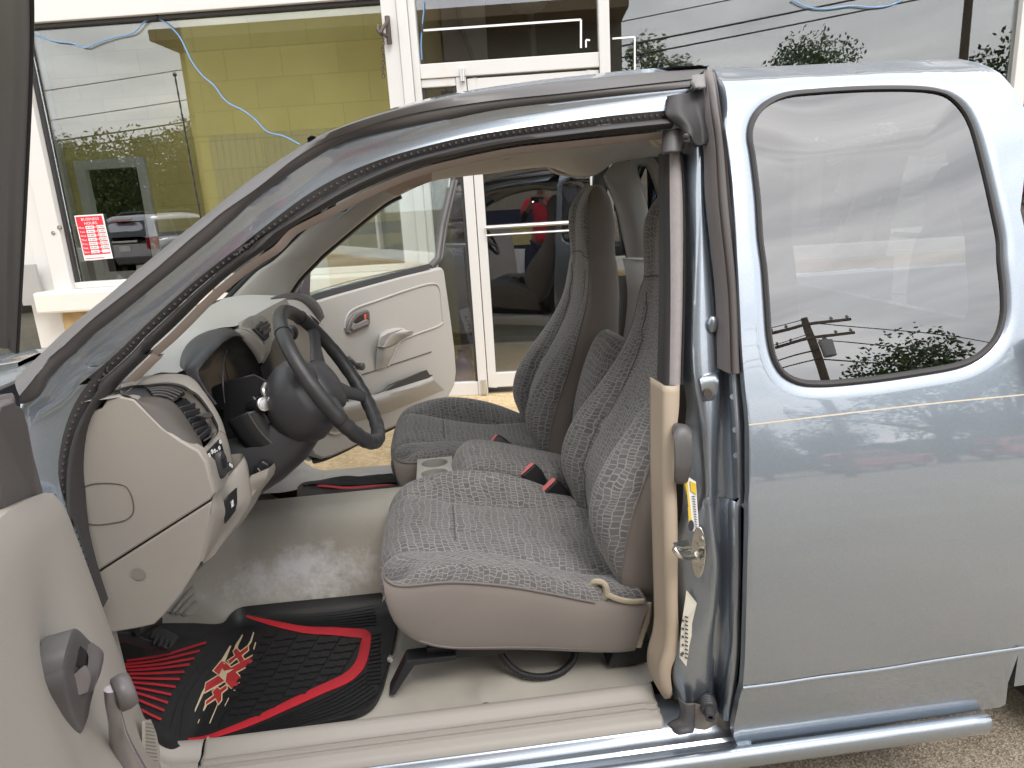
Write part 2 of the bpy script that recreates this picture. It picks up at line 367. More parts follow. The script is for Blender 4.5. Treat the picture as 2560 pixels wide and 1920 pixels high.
def ground_mat(name, c0, c1, c2, sc, rough=.9, bump=.5, patch=0.6):
    m, nt, out = newmat(name); N = nt.nodes.new; L = nt.links.new
    p = N('ShaderNodeBsdfPrincipled'); L(p.outputs[0], out.inputs[0]); p.inputs['Roughness'].default_value = rough; p.inputs['Specular IOR Level'].default_value = .25
    g = N('ShaderNodeNewGeometry'); v = N('ShaderNodeTexVoronoi'); v.inputs['Scale'].default_value = sc; L(g.outputs['Position'], v.inputs['Vector'])
    sp = N('ShaderNodeSeparateColor'); L(v.outputs['Color'], sp.inputs[0])
    r = N('ShaderNodeValToRGB'); e = r.color_ramp.elements; e[0].color = (*c0, 1); e[1].color = (*c2, 1); e.new(.55).color = (*c1, 1); L(sp.outputs[0], r.inputs[0])
    n = N('ShaderNodeTexNoise'); n.inputs['Scale'].default_value = patch; n.inputs['Detail'].default_value = 9; n.inputs['Roughness'].default_value = .65; L(g.outputs['Position'], n.inputs['Vector'])
    mr = N('ShaderNodeMapRange'); mr.inputs[1].default_value = .3; mr.inputs[2].default_value = .7; mr.inputs[3].default_value = .72; mr.inputs[4].default_value = 1.25; L(n.outputs['Fac'], mr.inputs[0])
    mm = N('ShaderNodeMix'); mm.data_type = 'RGBA'; mm.blend_type = 'MULTIPLY'; mm.inputs[0].default_value = 1; L(r.outputs[0], mm.inputs[6]); L(mr.outputs[0], mm.inputs[7]); L(mm.outputs[2], p.inputs['Base Color'])
    b = N('ShaderNodeBump'); b.inputs['Strength'].default_value = bump; b.inputs['Distance'].default_value = .004; L(v.outputs['Distance'], b.inputs['Height']); L(b.outputs[0], p.inputs['Normal'])
    return m
def block_mat(name, col, mort, bw, bh):
    m, nt, out = newmat(name); N = nt.nodes.new; L = nt.links.new
    p = N('ShaderNodeBsdfPrincipled'); L(p.outputs[0], out.inputs[0]); p.inputs['Roughness'].default_value = .75
    tc = N('ShaderNodeTexCoord'); sx = N('ShaderNodeSeparateXYZ'); L(tc.outputs['Object'], sx.inputs[0])
    cb = N('ShaderNodeCombineXYZ'); L(sx.outputs['X'], cb.inputs[0]); L(sx.outputs['Z'], cb.inputs[1])
    b = N('ShaderNodeTexBrick'); b.inputs['Scale'].default_value = 1; b.inputs['Brick Width'].default_value = bw; b.inputs['Row Height'].default_value = bh; b.inputs['Mortar Size'].default_value = .006; b.inputs['Mortar Smooth'].default_value = .4
    b.inputs['Color1'].default_value = (*[c*.94 for c in col], 1); b.inputs['Color2'].default_value = (*[min(1, c*1.04) for c in col], 1); b.inputs['Mortar'].default_value = (*mort, 1); L(cb.outputs[0], b.inputs['Vector'])
    n = N('ShaderNodeTexNoise'); n.inputs['Scale'].default_value = 2.2; n.inputs['Detail'].default_value = 8; L(tc.outputs['Object'], n.inputs['Vector'])
    mr = N('ShaderNodeMapRange'); mr.inputs[3].default_value = .82; mr.inputs[4].default_value = 1.15; L(n.outputs['Fac'], mr.inputs[0])
    mm = N('ShaderNodeMix'); mm.data_type = 'RGBA'; mm.blend_type = 'MULTIPLY'; mm.inputs[0].default_value = 1; L(b.outputs['Color'], mm.inputs[6]); L(mr.outputs[0], mm.inputs[7]); L(mm.outputs[2], p.inputs['Base Color'])
    return m
PAINT = paint_mat('blue_grey_metallic', (.315, .365, .425))
RUB = M('black_rubber', (.035, .033, .034), .55, var=.2, bump=.1)
MOLD = M('grey_moulding', (.085, .08, .08), .42, var=.12, bump=.08)
DARKP = M('dark_plastic', (.042, .042, .046), .45, var=.15, bump=.18, bs=500)
BLACKP = M('black_plastic', (.018, .018, .02), .4, var=.2, bump=.15, bs=500)
TRIM = M('beige_trim', (.315, .292, .262), .5, var=.05, vs=3, bump=.22, bs=420, dirt=(.28, .245, .20), ds=4, dlo=.6, dhi=.9)
TRIM_LIT = M('trim_lit_tone', (.42, .41, .39), .5, var=.04, vs=3, bump=.2, bs=420)  # same plastic as TRIM, brighter light on it put into a lighter tone
CLOTH = M('seat_side_cloth', (.195, .170, .153), .95, var=.12, vs=6, bump=.3, bs=700, sheen=.2)
HEAD = M('headliner_cloth', (.58, .545, .49), .95, var=.05, bump=.25, bs=600)
FAB = fabric_mat()
VINYL = floor_mat()
MATB = M('mat_rubber', (.012, .012, .013), .5, var=.3, vs=20, bump=.25, bs=350)
MATR = M('mat_red', (.50, .022, .035), .5, var=.15, vs=14)
CREAM = M('mat_cream', (.62, .52, .34), .6)
WHITE = M('white_frame_paint', (.62, .61, .59), .5, var=.03, vs=4, dirt=(.6, .52, .42), ds=5, dlo=.6, dhi=.85)
LEDGE = M('white_ledge_paint', (.66, .65, .61), .7, var=.04, dirt=(.55, .47, .36), ds=7, dlo=.62, dhi=.8, bump=.4, bs=60)
STONE = M('tan_stone', (.42, .30, .15), .9, var=.4, vs=14, bump=.8, bs=40)
ALU = M('aluminium', (.62, .61, .6), .35, metal=.9, var=.06)
CHROME = M('chrome', (.75, .73, .68), .2, metal=1, var=.1, dirt=(.25, .22, .16), ds=90, dlo=.55, dhi=.7)
STEEL = M('painted_steel_rust', (.10, .08, .07), .6, metal=.4, var=.3)
RED = M('red_plastic', (.62, .05, .05), .4)
PINK = M('buckle_red', (.66, .17, .17), .45)
BLUEJ = M('blue_plastic', (.03, .05, .25), .35)
BLUEW = M('blue_wire', (.16, .30, .52), .4)
PAPERW = M('white_paper', (.8, .8, .8), .6, var=.02)
PAPERR = M('red_print', (.66, .025, .05), .55, var=.04)
INKW = M('white_print', (.82, .82, .82), .6, var=.01)
INKB = M('dark_print', (.05, .05, .06), .6)
YEL = M('yellow_print', (.72, .5, .03), .55)
WBROWN = M('brown_board', (.30, .24, .21), .8, var=.12)
SIGNG = M('grey_board', (.42, .42, .44), .7)
GL_STORE = glass('shop_glass', .092, (.86, .89, .88), .5)
GL_DOOR = glass('door_glass', .115, (.74, .75, .77), .5)
GL_QTR = glass('tinted_glass', .165, (.27, .28, .28), .6)
GL_CAR = glass('clear_glass', .05, (.86, .90, .88), .5)
YELW = block_mat('yellow_block', (.62, .52, .20), (.54, .45, .16), .41, .205)
DULLW = M('dull_metal_wall', (.22, .195, .155), .7, var=.15)
SIDE = M('ribbed_metal', (.36, .33, .27), .6, var=.08)
YELP = M('yellow_siding', (.58, .50, .22), .6, var=.06)
NAVY = M('navy_paint', (.02, .025, .06), .5)
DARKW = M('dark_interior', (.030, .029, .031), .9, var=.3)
GREYW = M('grey_wainscot', (.25, .235, .205), .8, var=.2)
SOFF = M('brown_soffit', (.20, .15, .09), .8, var=.15)
ASPH = ground_mat('asphalt', (.19, .16, .12), (.31, .265, .205), (.47, .41, .33), 210)
WALK = ground_mat('sidewalk_concrete', (.45, .33, .18), (.52, .40, .24), (.60, .47, .30), 60, bump=.15, patch=1.6)
# ================================================================== SETTING
XA, YA, ZA = Vector((1, 0, 0)), Vector((0, 1, 0)), Vector((0, 0, 1))
g = MB(); g.wb((-250, -250, -.3), (250, 250, 0)); struct(g.build('ground', ASPH, smooth=False))
g = MB(); g.sb(-9, 9, .004, .15, -1.72, 0.0); struct(g.build('sidewalk', WALK, smooth=False))
g = MB(); g.sb(-9, 9, .004, .135, -1.90, -1.722)
struct(g.build('kerb', M('kerb_peeling_paint', (.40, .29, .16), .85, var=.3, vs=30, dirt=(.75, .74, .72), ds=16, dlo=.42, dhi=.5, bump=.7, bs=80), smooth=False, bevel=.02))
g = MB()
for i in range(26):
    x = -120+i*10; g.ell((x, -78-random.random()*14, -1), (11, 5, 5.2+random.random()*2.2), 10, 8)
struct(g.build('hills', M('far_green', (.035, .055, .022), .95, var=.5, vs=3)))
# ---- the shop: everything fixed to its front is part of it
shop = thing('shop_building', 'white framed glass shopfront with stone base behind the pickup truck', 'shop', B(0, .15, 0))
def sbx(name, mat, boxes, bevel=.004, parent=shop, smooth=False):
    m = MB()
    for b in boxes: m.sb(*b)
    return m.build(name, mat, parent, smooth=smooth, bevel=bevel)
# left window, its frame, ledge and base
wf = sbx('window_frame', WHITE, [(-3.34, -3.235, .15, 3.7, -.05, .05), (-3.232, -3.11, .15, 3.7, -.075, .05), (-3.11, -.862, 2.665, 2.79, -.06, .05), (-3.11, -.862, 1.035, 1.075, -.04, .05), (-3.11, -.862, 3.6, 3.7, -.06, .05)])
sbx('glazing_bead', RUB, [(-3.108, -3.088, 1.076, 2.664, -.03, .03), (-3.088, -.864, 2.64, 2.664, -.03, .03)], .002, wf)
m = MB(); m.sb(-3.088, -.864, 1.076, 2.64, .0, .008); m.build('pane', GL_STORE, wf, smooth=False)
m = MB(); m.sb(-3.11, -.864, 2.79, 3.6, .0, .008); m.build('pane', GL_STORE, wf, smooth=False)
sbx('window_ledge', LEDGE, [(-3.30, -.862, .895, 1.034, -.20, .05)], .015)
m = MB()
rows = [[B(-3.17+.02*sin(i*1.7+j*2.1), .15+.72*j/7, -.13+.012*sin(i*2.3+j*1.1)) for i in range(24)] for j in range(8)]
rows = [[B(-3.17+2.3*i/40+.008*sin(i*5+j), .15+.745*j/12, -.12-.022*abs(sin(i*.9+j*.8))-.01*sin(3.1*i*j)) for i in range(41)] for j in range(13)]
m.grid(rows); m.sb(-3.16, -.862, .15, .894, -.10, .05); m.build('stone_base', STONE, shop, ang=60)
# post between window and entrance, entrance frame
sbx('post', WHITE, [(-.86, -.765, .15, 3.7, -.05, .06), (-.763, -.70, .15, 3.7, -.065, .06), (-.698, -.655, .15, 3.7, -.045, .06)])
ef = sbx('entrance_frame', WHITE, [(-.655, .449, 2.195, 2.28, -.04, .05), (.449, .515, .15, 3.7, -.05, .06), (-.655, -.44, 2.145, 2.193, -.03, .05), (-.438, -.375, .15, 2.193, -.035, .05), (-.655, -.44, .15, .245, -.03, .05), (-.655, .449, 3.6, 3.7, -.05, .05)])
m = MB(); m.sb(-.655, .449, 2.282, 3.6, .0, .008); m.build('pane', GL_DOOR, ef, smooth=False)
m = MB(); m.sb(-.655, -.44, .246, 2.144, .0, .008); m.build('pane', GL_DOOR, ef, smooth=False)
sbx('sidelight_bead', RUB, [(-.655, -.638, .246, 2.144, -.02, .02), (-.456, -.44, .246, 2.144, -.02, .02)], .002, ef)
dr = sbx('entrance_door', WHITE, [(-.37, -.315, .2, 2.18, -.03, .03), (.375, .445, .2, 2.18, -.03, .03), (-.315, .375, 2.09, 2.18, -.03, .03), (-.315, .375, .2, .30, -.03, .03)])
m = MB(); m.sb(-.315, .375, .30, 2.09, -.002, .006); m.build('pane', GL_DOOR, dr, smooth=False)
m = MB()
for z in (1.275, 1.225): m.tube([B(-.315, z, -.05), B(.375, z, -.05)], .012 if z > 1.25 else .006, n=2, smooth=False)
m.build('push_bar', ALU, dr)
m = MB(); a = Bp('2', 565, 380, -.05); b = Bp('2', 568, 450, -.05); m.tube([a, a.lerp(b, .5), b], .016, n=6, seg=14); m.build('hinge', ALU, dr); m = MB(); a2 = B(-.40, .16, -.045); m.tube([a2, a2+ZA*.1], .018, n=3, seg=14); m.build('hinge', ALU, dr)
# tape on the panes (white stripes)
m = MB()
def tape(p, q, w, d=-.006):
    t = (q-p).normalized(); s = SN.cross(t)*w/2
    m.slab([p-s, q-s, q+s, p+s], SN*.002)
for r, pts in [('2', [(350, 168), (1222, 108), (1222, 265)]), ('2', [(1250, 262), (1250, 220), (1272, 222)]), ('2', [(1396, 213), (1520, 204), (1520, 400)]), ('3', [(2215, 63), (2195, 64), (2147, 500)])]:
    m = MB(); P = [Bp(r, x, y, -.004) for x, y in pts]
    for a, b in zip(P, P[1:]): tape(a, b, .010 if r == '2' and pts[0][0] > 1000 else .012)
    m.build('window_tape', PAPERW, shop, smooth=False)
# right window
rf = sbx('window_frame', WHITE, [(.515, 4.6, .95, 1.04, -.05, .05), (.515, 4.6, 3.6, 3.7, -.05, .05), (4.6, 4.7, .15, 3.7, -.05, .05), (2.95, 3.02, 1.04, 3.6, -.04, .04)])
m = MB(); m.sb(.515, 2.95, 1.04, 3.6, .0, .008); m.build('pane', GL_STORE, rf, smooth=False)
m = MB(); m.sb(3.02, 4.6, 1.04, 3.6, .0, .008); m.build('pane', GL_STORE, rf, smooth=False)
sbx('base_wall', STONE, [(.515, 4.7, .15, .95, -.1, .05)], .01)
# shop door on the far left
ld = sbx('glass_door', WHITE, [(-3.44, -3.345, .2, 2.3, -.035, .03), (-4.25, -4.15, .2, 2.3, -.035, .03), (-4.15, -3.44, .2, .32, -.03, .03), (-4.15, -3.44, 2.2, 2.3, -.03, .03)])
m = MB(); m.sb(-4.15, -3.44, .32, 2.2, .0, .008); m.build('pane', GL_STORE, ld, smooth=False)
m = MB(); m.tube([B(-4.1, 1.19, -.06), B(-3.42, 1.19, -.06)], .02, n=2, seg=10, smooth=False)
m.sb(-3.43, -3.29, .95, 1.215, -.125, -.105); m.sb(-3.36, -3.33, 1.0, 1.18, -.105, -.03); m.build('door_pull', ALU, ld, ang=30)
m = MB()
for r, x, y in (('v', 735, 1010), ('v', 815, 935)): m = MB(); p = Bp(r, x, y, -.078); m.disc(p, -SN, .014, .012); m.disc(p-SN*.004, -SN, .007, .012); m.build('lock', CHROME, ld)
# walls and roof of the shop
sbx('wall', M('shop_wall', (.5, .47, .4), .85), [(-9, -4.25, .15, 4.0, -.02, .2), (-9, 4.75, 3.7, 4.4, -.05, .2), (4.7, 9, .15, 4.4, -.02, .2), (-9, 9, .0, .15, .0, 6)], .01)
sbx('roof_slab', M('tar_roof', (.1, .1, .1), .9), [(-9, 9, 4.401, 4.55, -.25, .21), (-.8, 9, 4.401, 4.55, .22, 7), (-9, -2.46, 4.401, 4.55, .22, 7), (-2.45, -.81, 4.401, 4.55, 1.5, 7)], .01)  # unseen opening added above the yellow wall to let sky light in
# interior seen through the panes
yw = sbx('inner_wall', YELW, [(-2.46, -.80, 1.34, 3.9, .75, .9), (-6.6, -4.40, 1.34, 3.9, 2.4, 2.5), (-3.77, -2.3, 1.34, 3.9, 2.4, 2.5), (-4.40, -3.77, 2.02, 3.9, 2.4, 2.5)], .0)
sbx('wainscot', GREYW, [(-2.46, -.80, .15, 1.339, .745, .9), (-6.6, -4.40, .15, 1.339, 2.39, 2.5), (-3.77, -2.3, .15, 1.339, 2.39, 2.5), (-4.40, -3.77, .15, .9, 2.39, 2.5)], 0)
sbx('partition', YELW, [(-.80, -.66, .15, 3.7, .06, 3.2)], 0)
sbx('inner_window_frame', WHITE, [(-4.44, -4.34, .9, 2.06, 2.34, 2.41), (-3.82, -3.74, .9, 2.06, 2.34, 2.41), (-4.34, -3.82, 1.97, 2.06, 2.34, 2.41), (-4.34, -3.82, .9, .98, 2.34, 2.41), (-4.62, -4.53, .2, 3.6, 2.2, 2.38)])
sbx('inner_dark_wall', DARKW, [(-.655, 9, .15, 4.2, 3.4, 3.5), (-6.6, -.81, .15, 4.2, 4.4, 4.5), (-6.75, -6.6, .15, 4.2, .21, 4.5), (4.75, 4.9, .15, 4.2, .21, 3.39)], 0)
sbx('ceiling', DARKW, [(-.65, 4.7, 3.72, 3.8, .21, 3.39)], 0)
sbx('inner_board', WBROWN, [(-.555, -.475, .155, 2.14, .12, .14)], .003)
m = MB(); m.tube([B(-.55, 3.5, 1.2), B(-.48, 2.75, 1.2), B(-.40, 2.5, 1.15), B(-.33, 2.3, 1.1)], .02, n=20); m.tube([B(.05, 3.4, 2.0), B(.08, 2.4, 2.0)], .03, n=6); m.ell(B(.05, 3.0, 1.6), (.16, .16, .1)); m.build('ceiling_pipe', M('grey_pipe', (.22, .2, .18), .7), shop)
sbx('light_wall', M('cream_wall', (.34, .31, .26), .8), [(-.64, -.30, 2.22, 3.7, 1.3, 1.4)], 0)
# ---- things at the shopfront
m = MB(); f0 = None
def signpt(r, x, y, d): return Bp(r, x, y, d)
tl, tr, br_, bl = [Bp('v', x, y, -.012) for x, y in ((1025, 770), (1420, 745), (1560, 1360), (1170, 1390))]
hs = tag(MB().slab([tl, tr, br_, bl], SN*.003).build('hours_sign', PAPERW, smooth=False), 'red and white BUSINESS HOURS sign taped inside the lower left shop window', 'sign')
def sg(u, v, k=.0015): a = tl.lerp(tr, u); b = bl.lerp(br_, u); return a.lerp(b, v) - SN*k
ux = (tr-tl).normalized(); uy = (tl-bl).normalized(); uw = (tr-tl).length; uh = (tl-bl).length
m = MB(); m.slab([sg(.035, .03), sg(.95, .03), sg(.965, .885), sg(.04, .885)], SN*.001); m.slab([sg(.04, .955), sg(.72, .955), sg(.72, .97), sg(.06, .97)], SN*.001); m.build('red_panel', PAPERR, hs, smooth=False)
mw = MB(); mk = MB()
mw.text('BUSINESS', sg(.53, .095, .003), ux, uy, uh*.058, width=uw*.62); mw.text('HOURS:', sg(.53, .185, .003), ux, uy, uh*.058, width=uw*.46)
hrs = [('Mon.', '9:00', '6:00'), ('Tues.', '9:00', '6:00'), ('Wed.', '9:00', '6:00'), ('Thur.', '9:00', '6:00'), ('Fri.', '9:00', '6:00'), ('Sat.', '9:00', '2:00'), ('Sun.', 'CLOSED', '')]
for i, (d_, a, b) in enumerate(hrs):
    v = .275+i*.0905
    mw.text(d_, sg(.17, v, .003), ux, uy, uh*.042, width=uw*.2)
    for u0, u1, t in ((.31, .60, a), (.70, .955, b)):
        mw.slab([sg(u0, v-.033, .003), sg(u1, v-.033, .003), sg(u1, v+.035, .003), sg(u0, v+.035, .003)], SN*.001)
        if t: mk.text(t, sg((u0+u1)/2, v, .0045), ux, uy, uh*.04, width=uw*.22)
    mw.text('to', sg(.65, v, .003), ux, uy, uh*.032)
mw.build('white_lettering', INKW, hs, smooth=False); mk.build('dark_lettering', INKB, hs, smooth=False)
P = [Bp('v', x, y, -.012) for x, y in ((335, 68), (452, 66), (545, 462), (430, 468))]
cs = tag(MB().slab(P, SN*.002).build('card_sticker', PAPERW, smooth=False), 'narrow white sticker of coloured payment marks on the far left glass door', 'sticker')
def cq(u, v, k): a = P[0].lerp(P[1], u); b = P[3].lerp(P[2], u); return a.lerp(b, v)-SN*k
def cr4(mb, u0, u1, v0, v1, k=.002): mb.slab([cq(u0, v0, k), cq(u1, v0, k), cq(u1, v1, k), cq(u0, v1, k)], SN*.001)
def mark(nm, mt, *a):
    m = MB(); cr4(m, *a); m.build(nm, mt, cs, smooth=False)
MN = M('mark_navy', (.05, .05, .18), .5); MR = M('mark_red', (.7, .06, .04), .5)
mark('blue_mark', M('mark_blue', (.06, .22, .7), .5), .3, .85, .2, .34); mark('red_mark', MR, .25, .55, .39, .51); mark('orange_mark', M('mark_orange', (.8, .33, .03), .5), .551, .85, .39, .51)
for a in ((.25, .85, .55, .57), (.32, .78, .59, .615), (.58, .85, .86, .95), (.4, .6, .05, .11)): mark('dark_mark', MN, *a)
for a in ((.25, .5, .75, .77), (.3, .55, .87, .96)): mark('red_mark', MR, *a)
# blue cable draped over the panes
m = MB(); P = [Bp('1', x, y, -.02) for x, y in ((180, 188), (300, 228), (400, 240), (470, 264), (530, 240), (640, 205), (740, 180), (800, 120), (860, 100), (920, 130), (990, 200), (1060, 340), (1120, 420), (1180, 470), (1250, 560), (1350, 615), (1410, 660), (1480, 730), (1560, 750), (1660, 800))]
m.tube(P, .0045, n=120, seg=6); cab = tag(m.build('cable', BLUEW), 'thin light blue cable draped in a loose curve across the left shop window', 'cable', 'blue cables on the shopfront')
P2 = [Bp('2', x, y, -.02) for x, y in ((352, 0), (352, 60), (342, 160), (338, 250), (342, 330))]; m = MB(); m.tube(P2, .004, n=20, seg=6); cab2 = tag(m.build('cable', BLUEW), 'short straight blue cable hanging at the edge of the pane above the entrance', 'cable', 'blue cables on the shopfront')
P3 = [Bp('3', x, y, -.02) for x, y in ((930, 0), (1020, 40), (1130, 48), (1260, 32), (1400, 40), (1500, 20), (1540, -5))]; m = MB(); m.tube(P3, .0045, n=30, seg=6); tag(m.build('cable', BLUEW), 'blue cable sagging at the top of the right shop window above the truck roof', 'cable', 'blue cables on the shopfront')
m = MB(); m.tube([Bp('1', 866, 78, -.03), Bp('1', 866, 104, -.03)], .008, n=3); m.build('clip', BLACKP, cab); m = MB(); p = Bp('2', 342, 172, -.03); m.tube([p, p+ZA*.04], .008, n=3); m.build('clip', BLACKP, cab2)
# rusty bracket and chain on the white post
br = tag(MB().tube([Bp('2', 150, 90, -.07), Bp('2', 156, 160, -.075), Bp('2', 164, 245, -.07)], .016, n=8, seg=6).tube([Bp('2', 152, 120, -.08), Bp('2', 130, 150, -.12), Bp('2', 112, 180, -.13), Bp('2', 100, 160, -.13), Bp('2', 104, 140, -.12)], .012, n=16, seg=6).tube([Bp('2', 112, 185, -.12), Bp('2', 150, 200, -.08)], .012, n=4, seg=6).build('wall_bracket', STEEL), 'rusty iron bracket with hanging chain on the white shopfront post', 'bracket')
m = MB()
for i in range(14):
    y = 185+i*18; c = Bp('2', 128+3*sin(i), y, -.12)
    ax = SE if i % 2 else SN
    m.tube([c+ax*.008*cos(2*pi*k/10)+ZA*.014*sin(2*pi*k/10) for k in range(10)], .0022, n=12, seg=5, closed=True)
m.build('chain', STEEL, br)
# leaning board, blue jug inside the entrance
P = [Bp('w', 300, 840, .16), Bp('w', 690, 730, .16), Bp('5', 905, 740, .16), Bp('5', 880, 700, .16)]
P = [Bp('w', 300, 840, .03), Bp('w', 640, 735, .03), Bp('w', 1010, 2000, .03), Bp('w', 690, 2040, .03)]
bd = tag(MB().slab(P, SN*.006).build('apply_board', SIGNG, smooth=False), 'grey board reading APPLY AT leaning behind the narrow entrance side pane', 'sign')
dn_ = (P[3]-P[0]).normalized(); up_ = SN.cross(dn_)
if up_.dot(SE) < 0: up_ = -up_
m = MB(); m.text('APPLY AT', (P[0]+(P[3]-P[0])*.50)+up_*.032-SN*.002, dn_, up_, .026, width=.23); m.build('lettering', M('sign_ink', (.12, .06, .09), .6), bd, smooth=False)
c = B(-.545, .16, .07)
jg = tag(MB().loft([[c+SE*(w*.075*cos(t))+SN*(w*.045*sin(t))+ZA*z for t in [2*pi*k/16 for k in range(16)]] for z, w in ((0, .9), (.01, 1), (.17, 1), (.215, .75), (.24, .36), (.262, .34))], n=24, sub=3, cyc=True).build('jug', BLUEJ), 'blue plastic jug on the floor behind the entrance side pane', 'jug')
m = MB(); m.lathe(c+ZA*.262, ZA, [(0, .03), (.028, .028), (.03, .001)], 16); m.tube([c+ZA*.23+SE*.03, c+ZA*.22+SE*.085, c+ZA*.13+SE*.08], .011, n=10); m.build('cap', BLUEJ, jg)
# ---- what stands behind the photographer and shows in the glass
opp = thing('metal_building', 'grey ribbed metal building with dark navy bands across the lot, mirrored in the entrance glass', 'building', (-2.2, -4.4, 0))
def ob(name, mat, boxes, parent=opp, bevel=0):
    mm = MB()
    for b in boxes: mm.box(OO, OE, ON, ZA, (b[0], b[4], b[2]), (b[1], b[5], b[3]))
    return mm.build(name, mat, parent, smooth=False, bevel=bevel)
OO = Vector((-5.75, -2.95, 0)); OE = Vector((SE.x, SE.y, 0)); ON = -SN
ob('block_wall', YELW, [(0, 3.3, 2.75, 4.0, 0, 3.0), (0, .25, 0, 2.75, .02, 3.0)])
ob('wall', DULLW, [(3.301, 6.95, 2.75, 4.0, 0, 3.0), (6.6, 6.95, 0, 2.75, .02, 3)])
m = MB()
for i in range(60):
    s = .25+i*.106; pts = [(0, 0), (.055, 0), (.066, -.02), (.095, -.02), (.106, 0)]
    for (a, da), (b, db) in zip(pts, pts[1:]):
        q = lambda s_, d_, z: OO+OE*min(s_, 6.6)+ON*(d_+.03)+ZA*z
        m.add([q(s+a, da, 1.3), q(s+b, db, 1.3), q(s+b, db, 2.75), q(s+a, da, 2.75)], [[0, 1, 2, 3]])
m.build('ribbed_siding', SIDE, opp, smooth=False)
ob('navy_band', NAVY, [(.25, 6.6, 1.04, 1.30, .02, .1), (.25, 6.6, .02, .72, .02, .1)])
ob('yellow_band', YELP, [(.25, 6.6, .72, 1.04, .02, .1), (3.9, 4.0, .72, 1.3, .0, .019)])
ob('soffit', SOFF, [(0, 6.95, 4.001, 4.15, -.9, 3.0)])
for i, (u, v, k) in enumerate(((1290, 655, 0), (1380, 652, 1), (1415, 652, 2))):
    d = ray(u, v); Pm = CAM+d*(11.3/d.dot(SN)); Pm = Pm - SN*(2*((Pm-CAM).dot(SN)-4.75)); Pm.z = .30
    b = tag(MB().lathe((Pm.x, Pm.y, .335), ZA, [(0, .001), (.001, .125), (.36, .148), (.362, .155), (.345, .156), (.34, .15)] if k != 1 else [(0, .001), (.001, .125), (.36, .148)], 20).build('bucket', PAPERW), ['white bucket without lid seen mirrored in the entrance glass left of the others', 'white bucket with red lid seen mirrored in the entrance glass', 'plain white bucket right of the red lidded one in the mirrored view'][i], 'bucket', 'buckets by the metal building')
    if k == 1:
        m = MB(); m.lathe((Pm.x, Pm.y, .335), ZA, [(.33, .152), (.36, .160), (.385, .158), (.385, .002)], 20); m.build('lid', M('lid_red', (.6, .04, .03), .45), b)
    m = MB(); m.wb((Pm.x-.2, Pm.y-.2, .0), (Pm.x+.2, Pm.y+.2, .33)); c_ = tag(m.build('crate', M('grey_crate', (.2, .2, .21), .7), smooth=False, bevel=.01), ['grey crate under the lidless bucket', 'grey crate under the red lidded bucket', 'grey crate under the plain right bucket'][i], 'crate', 'crates by the metal building')
# utility pole, wires
pole = thing('utility_pole', 'tall wooden utility pole with crossarms and transformer seen in the side window reflection', 'pole', (12.1, -19.6, 0))
WOOD = M('weathered_wood', (.10, .075, .055), .9, var=.4, vs=5)
m = MB(); m.tube([(12.1, -19.6, -.05), (12.1, -19.6, 5), (12.1, -19.6, 9.3)], lambda t: .17-.05*t, n=12, seg=10); m.build('mast', WOOD, pole)
for z, w, yaw in ((8.9, 1.3, .2), (8.2, 1.25, .2)):
    m = MB(); v = Vector((cos(yaw), sin(yaw), 0)); c = Vector((12.1, -19.45, z)); m.box(c, v, v.cross(ZA), ZA, (-w, -.05, -.06), (w, .05, .06)); arm = m.build('crossarm', WOOD, pole, smooth=False)
    for s in (-1, -.6, .6, 1):
        m = MB(); m.lathe(c+v*(s*w*.93)+ZA*.06, ZA, [(0, .03), (.05, .03), (.06, .06), (.1, .06), (.11, .035), (.16, .04), (.18, .001)], 10); m.build('insulator', M('porcelain', (.3, .28, .27), .3), arm)
m = MB(); m.lathe((12.45, -19.5, 7.3), ZA, [(0, .001), (.001, .2), (.7, .22), (.72, .1), (.85, .06), (.9, .001)], 14); m.build('transformer', M('grey_tank', (.35, .36, .38), .5), pole)
def wire(name, pts, r, label):
    m = MB(); m.tube(pts, r, n=40, seg=5); tag(m.build(name, BLACKP), label, 'power line', 'overhead power lines')
def cat(a, b, sag): a = Vector(a); b = Vector(b); return [a.lerp(b, t/10)-ZA*sag*4*(t/10)*(1-t/10) for t in range(11)]
wire('power_line', cat((-60, -22, 7.2), (12.1, -19.5, 9.2), 1.0), .02, 'highest thin power line across the sky left of the pole')
wire('power_line', cat((-60, -22, 6.0), (12.1, -19.5, 8.4), 1.2), .02, 'second thin power line across the sky left of the pole')
wire('power_line', cat((-60, -21.6, 5.0), (12.1, -19.4, 7.6), 1.2), .035, 'thick power line third from the top left of the pole')
wire('power_line', cat((-60, -21.6, 4.7), (12.1, -19.4, 7.2), 1.2), .03, 'thick power line fourth from the top left of the pole')
wire('power_line', cat((12.1, -19.5, 9.0), (60, -34, 9.5), 1.4), .025, 'upper power line running right from the pole')
wire('power_line', cat((12.1, -19.5, 8.1), (60, -33, 8.4), 1.4), .025, 'middle power line running right from the pole')
wire('power_line', cat((12.1, -19.5, 7.2), (60, -32, 6.8), 1.2), .03, 'low power line running right from the pole')
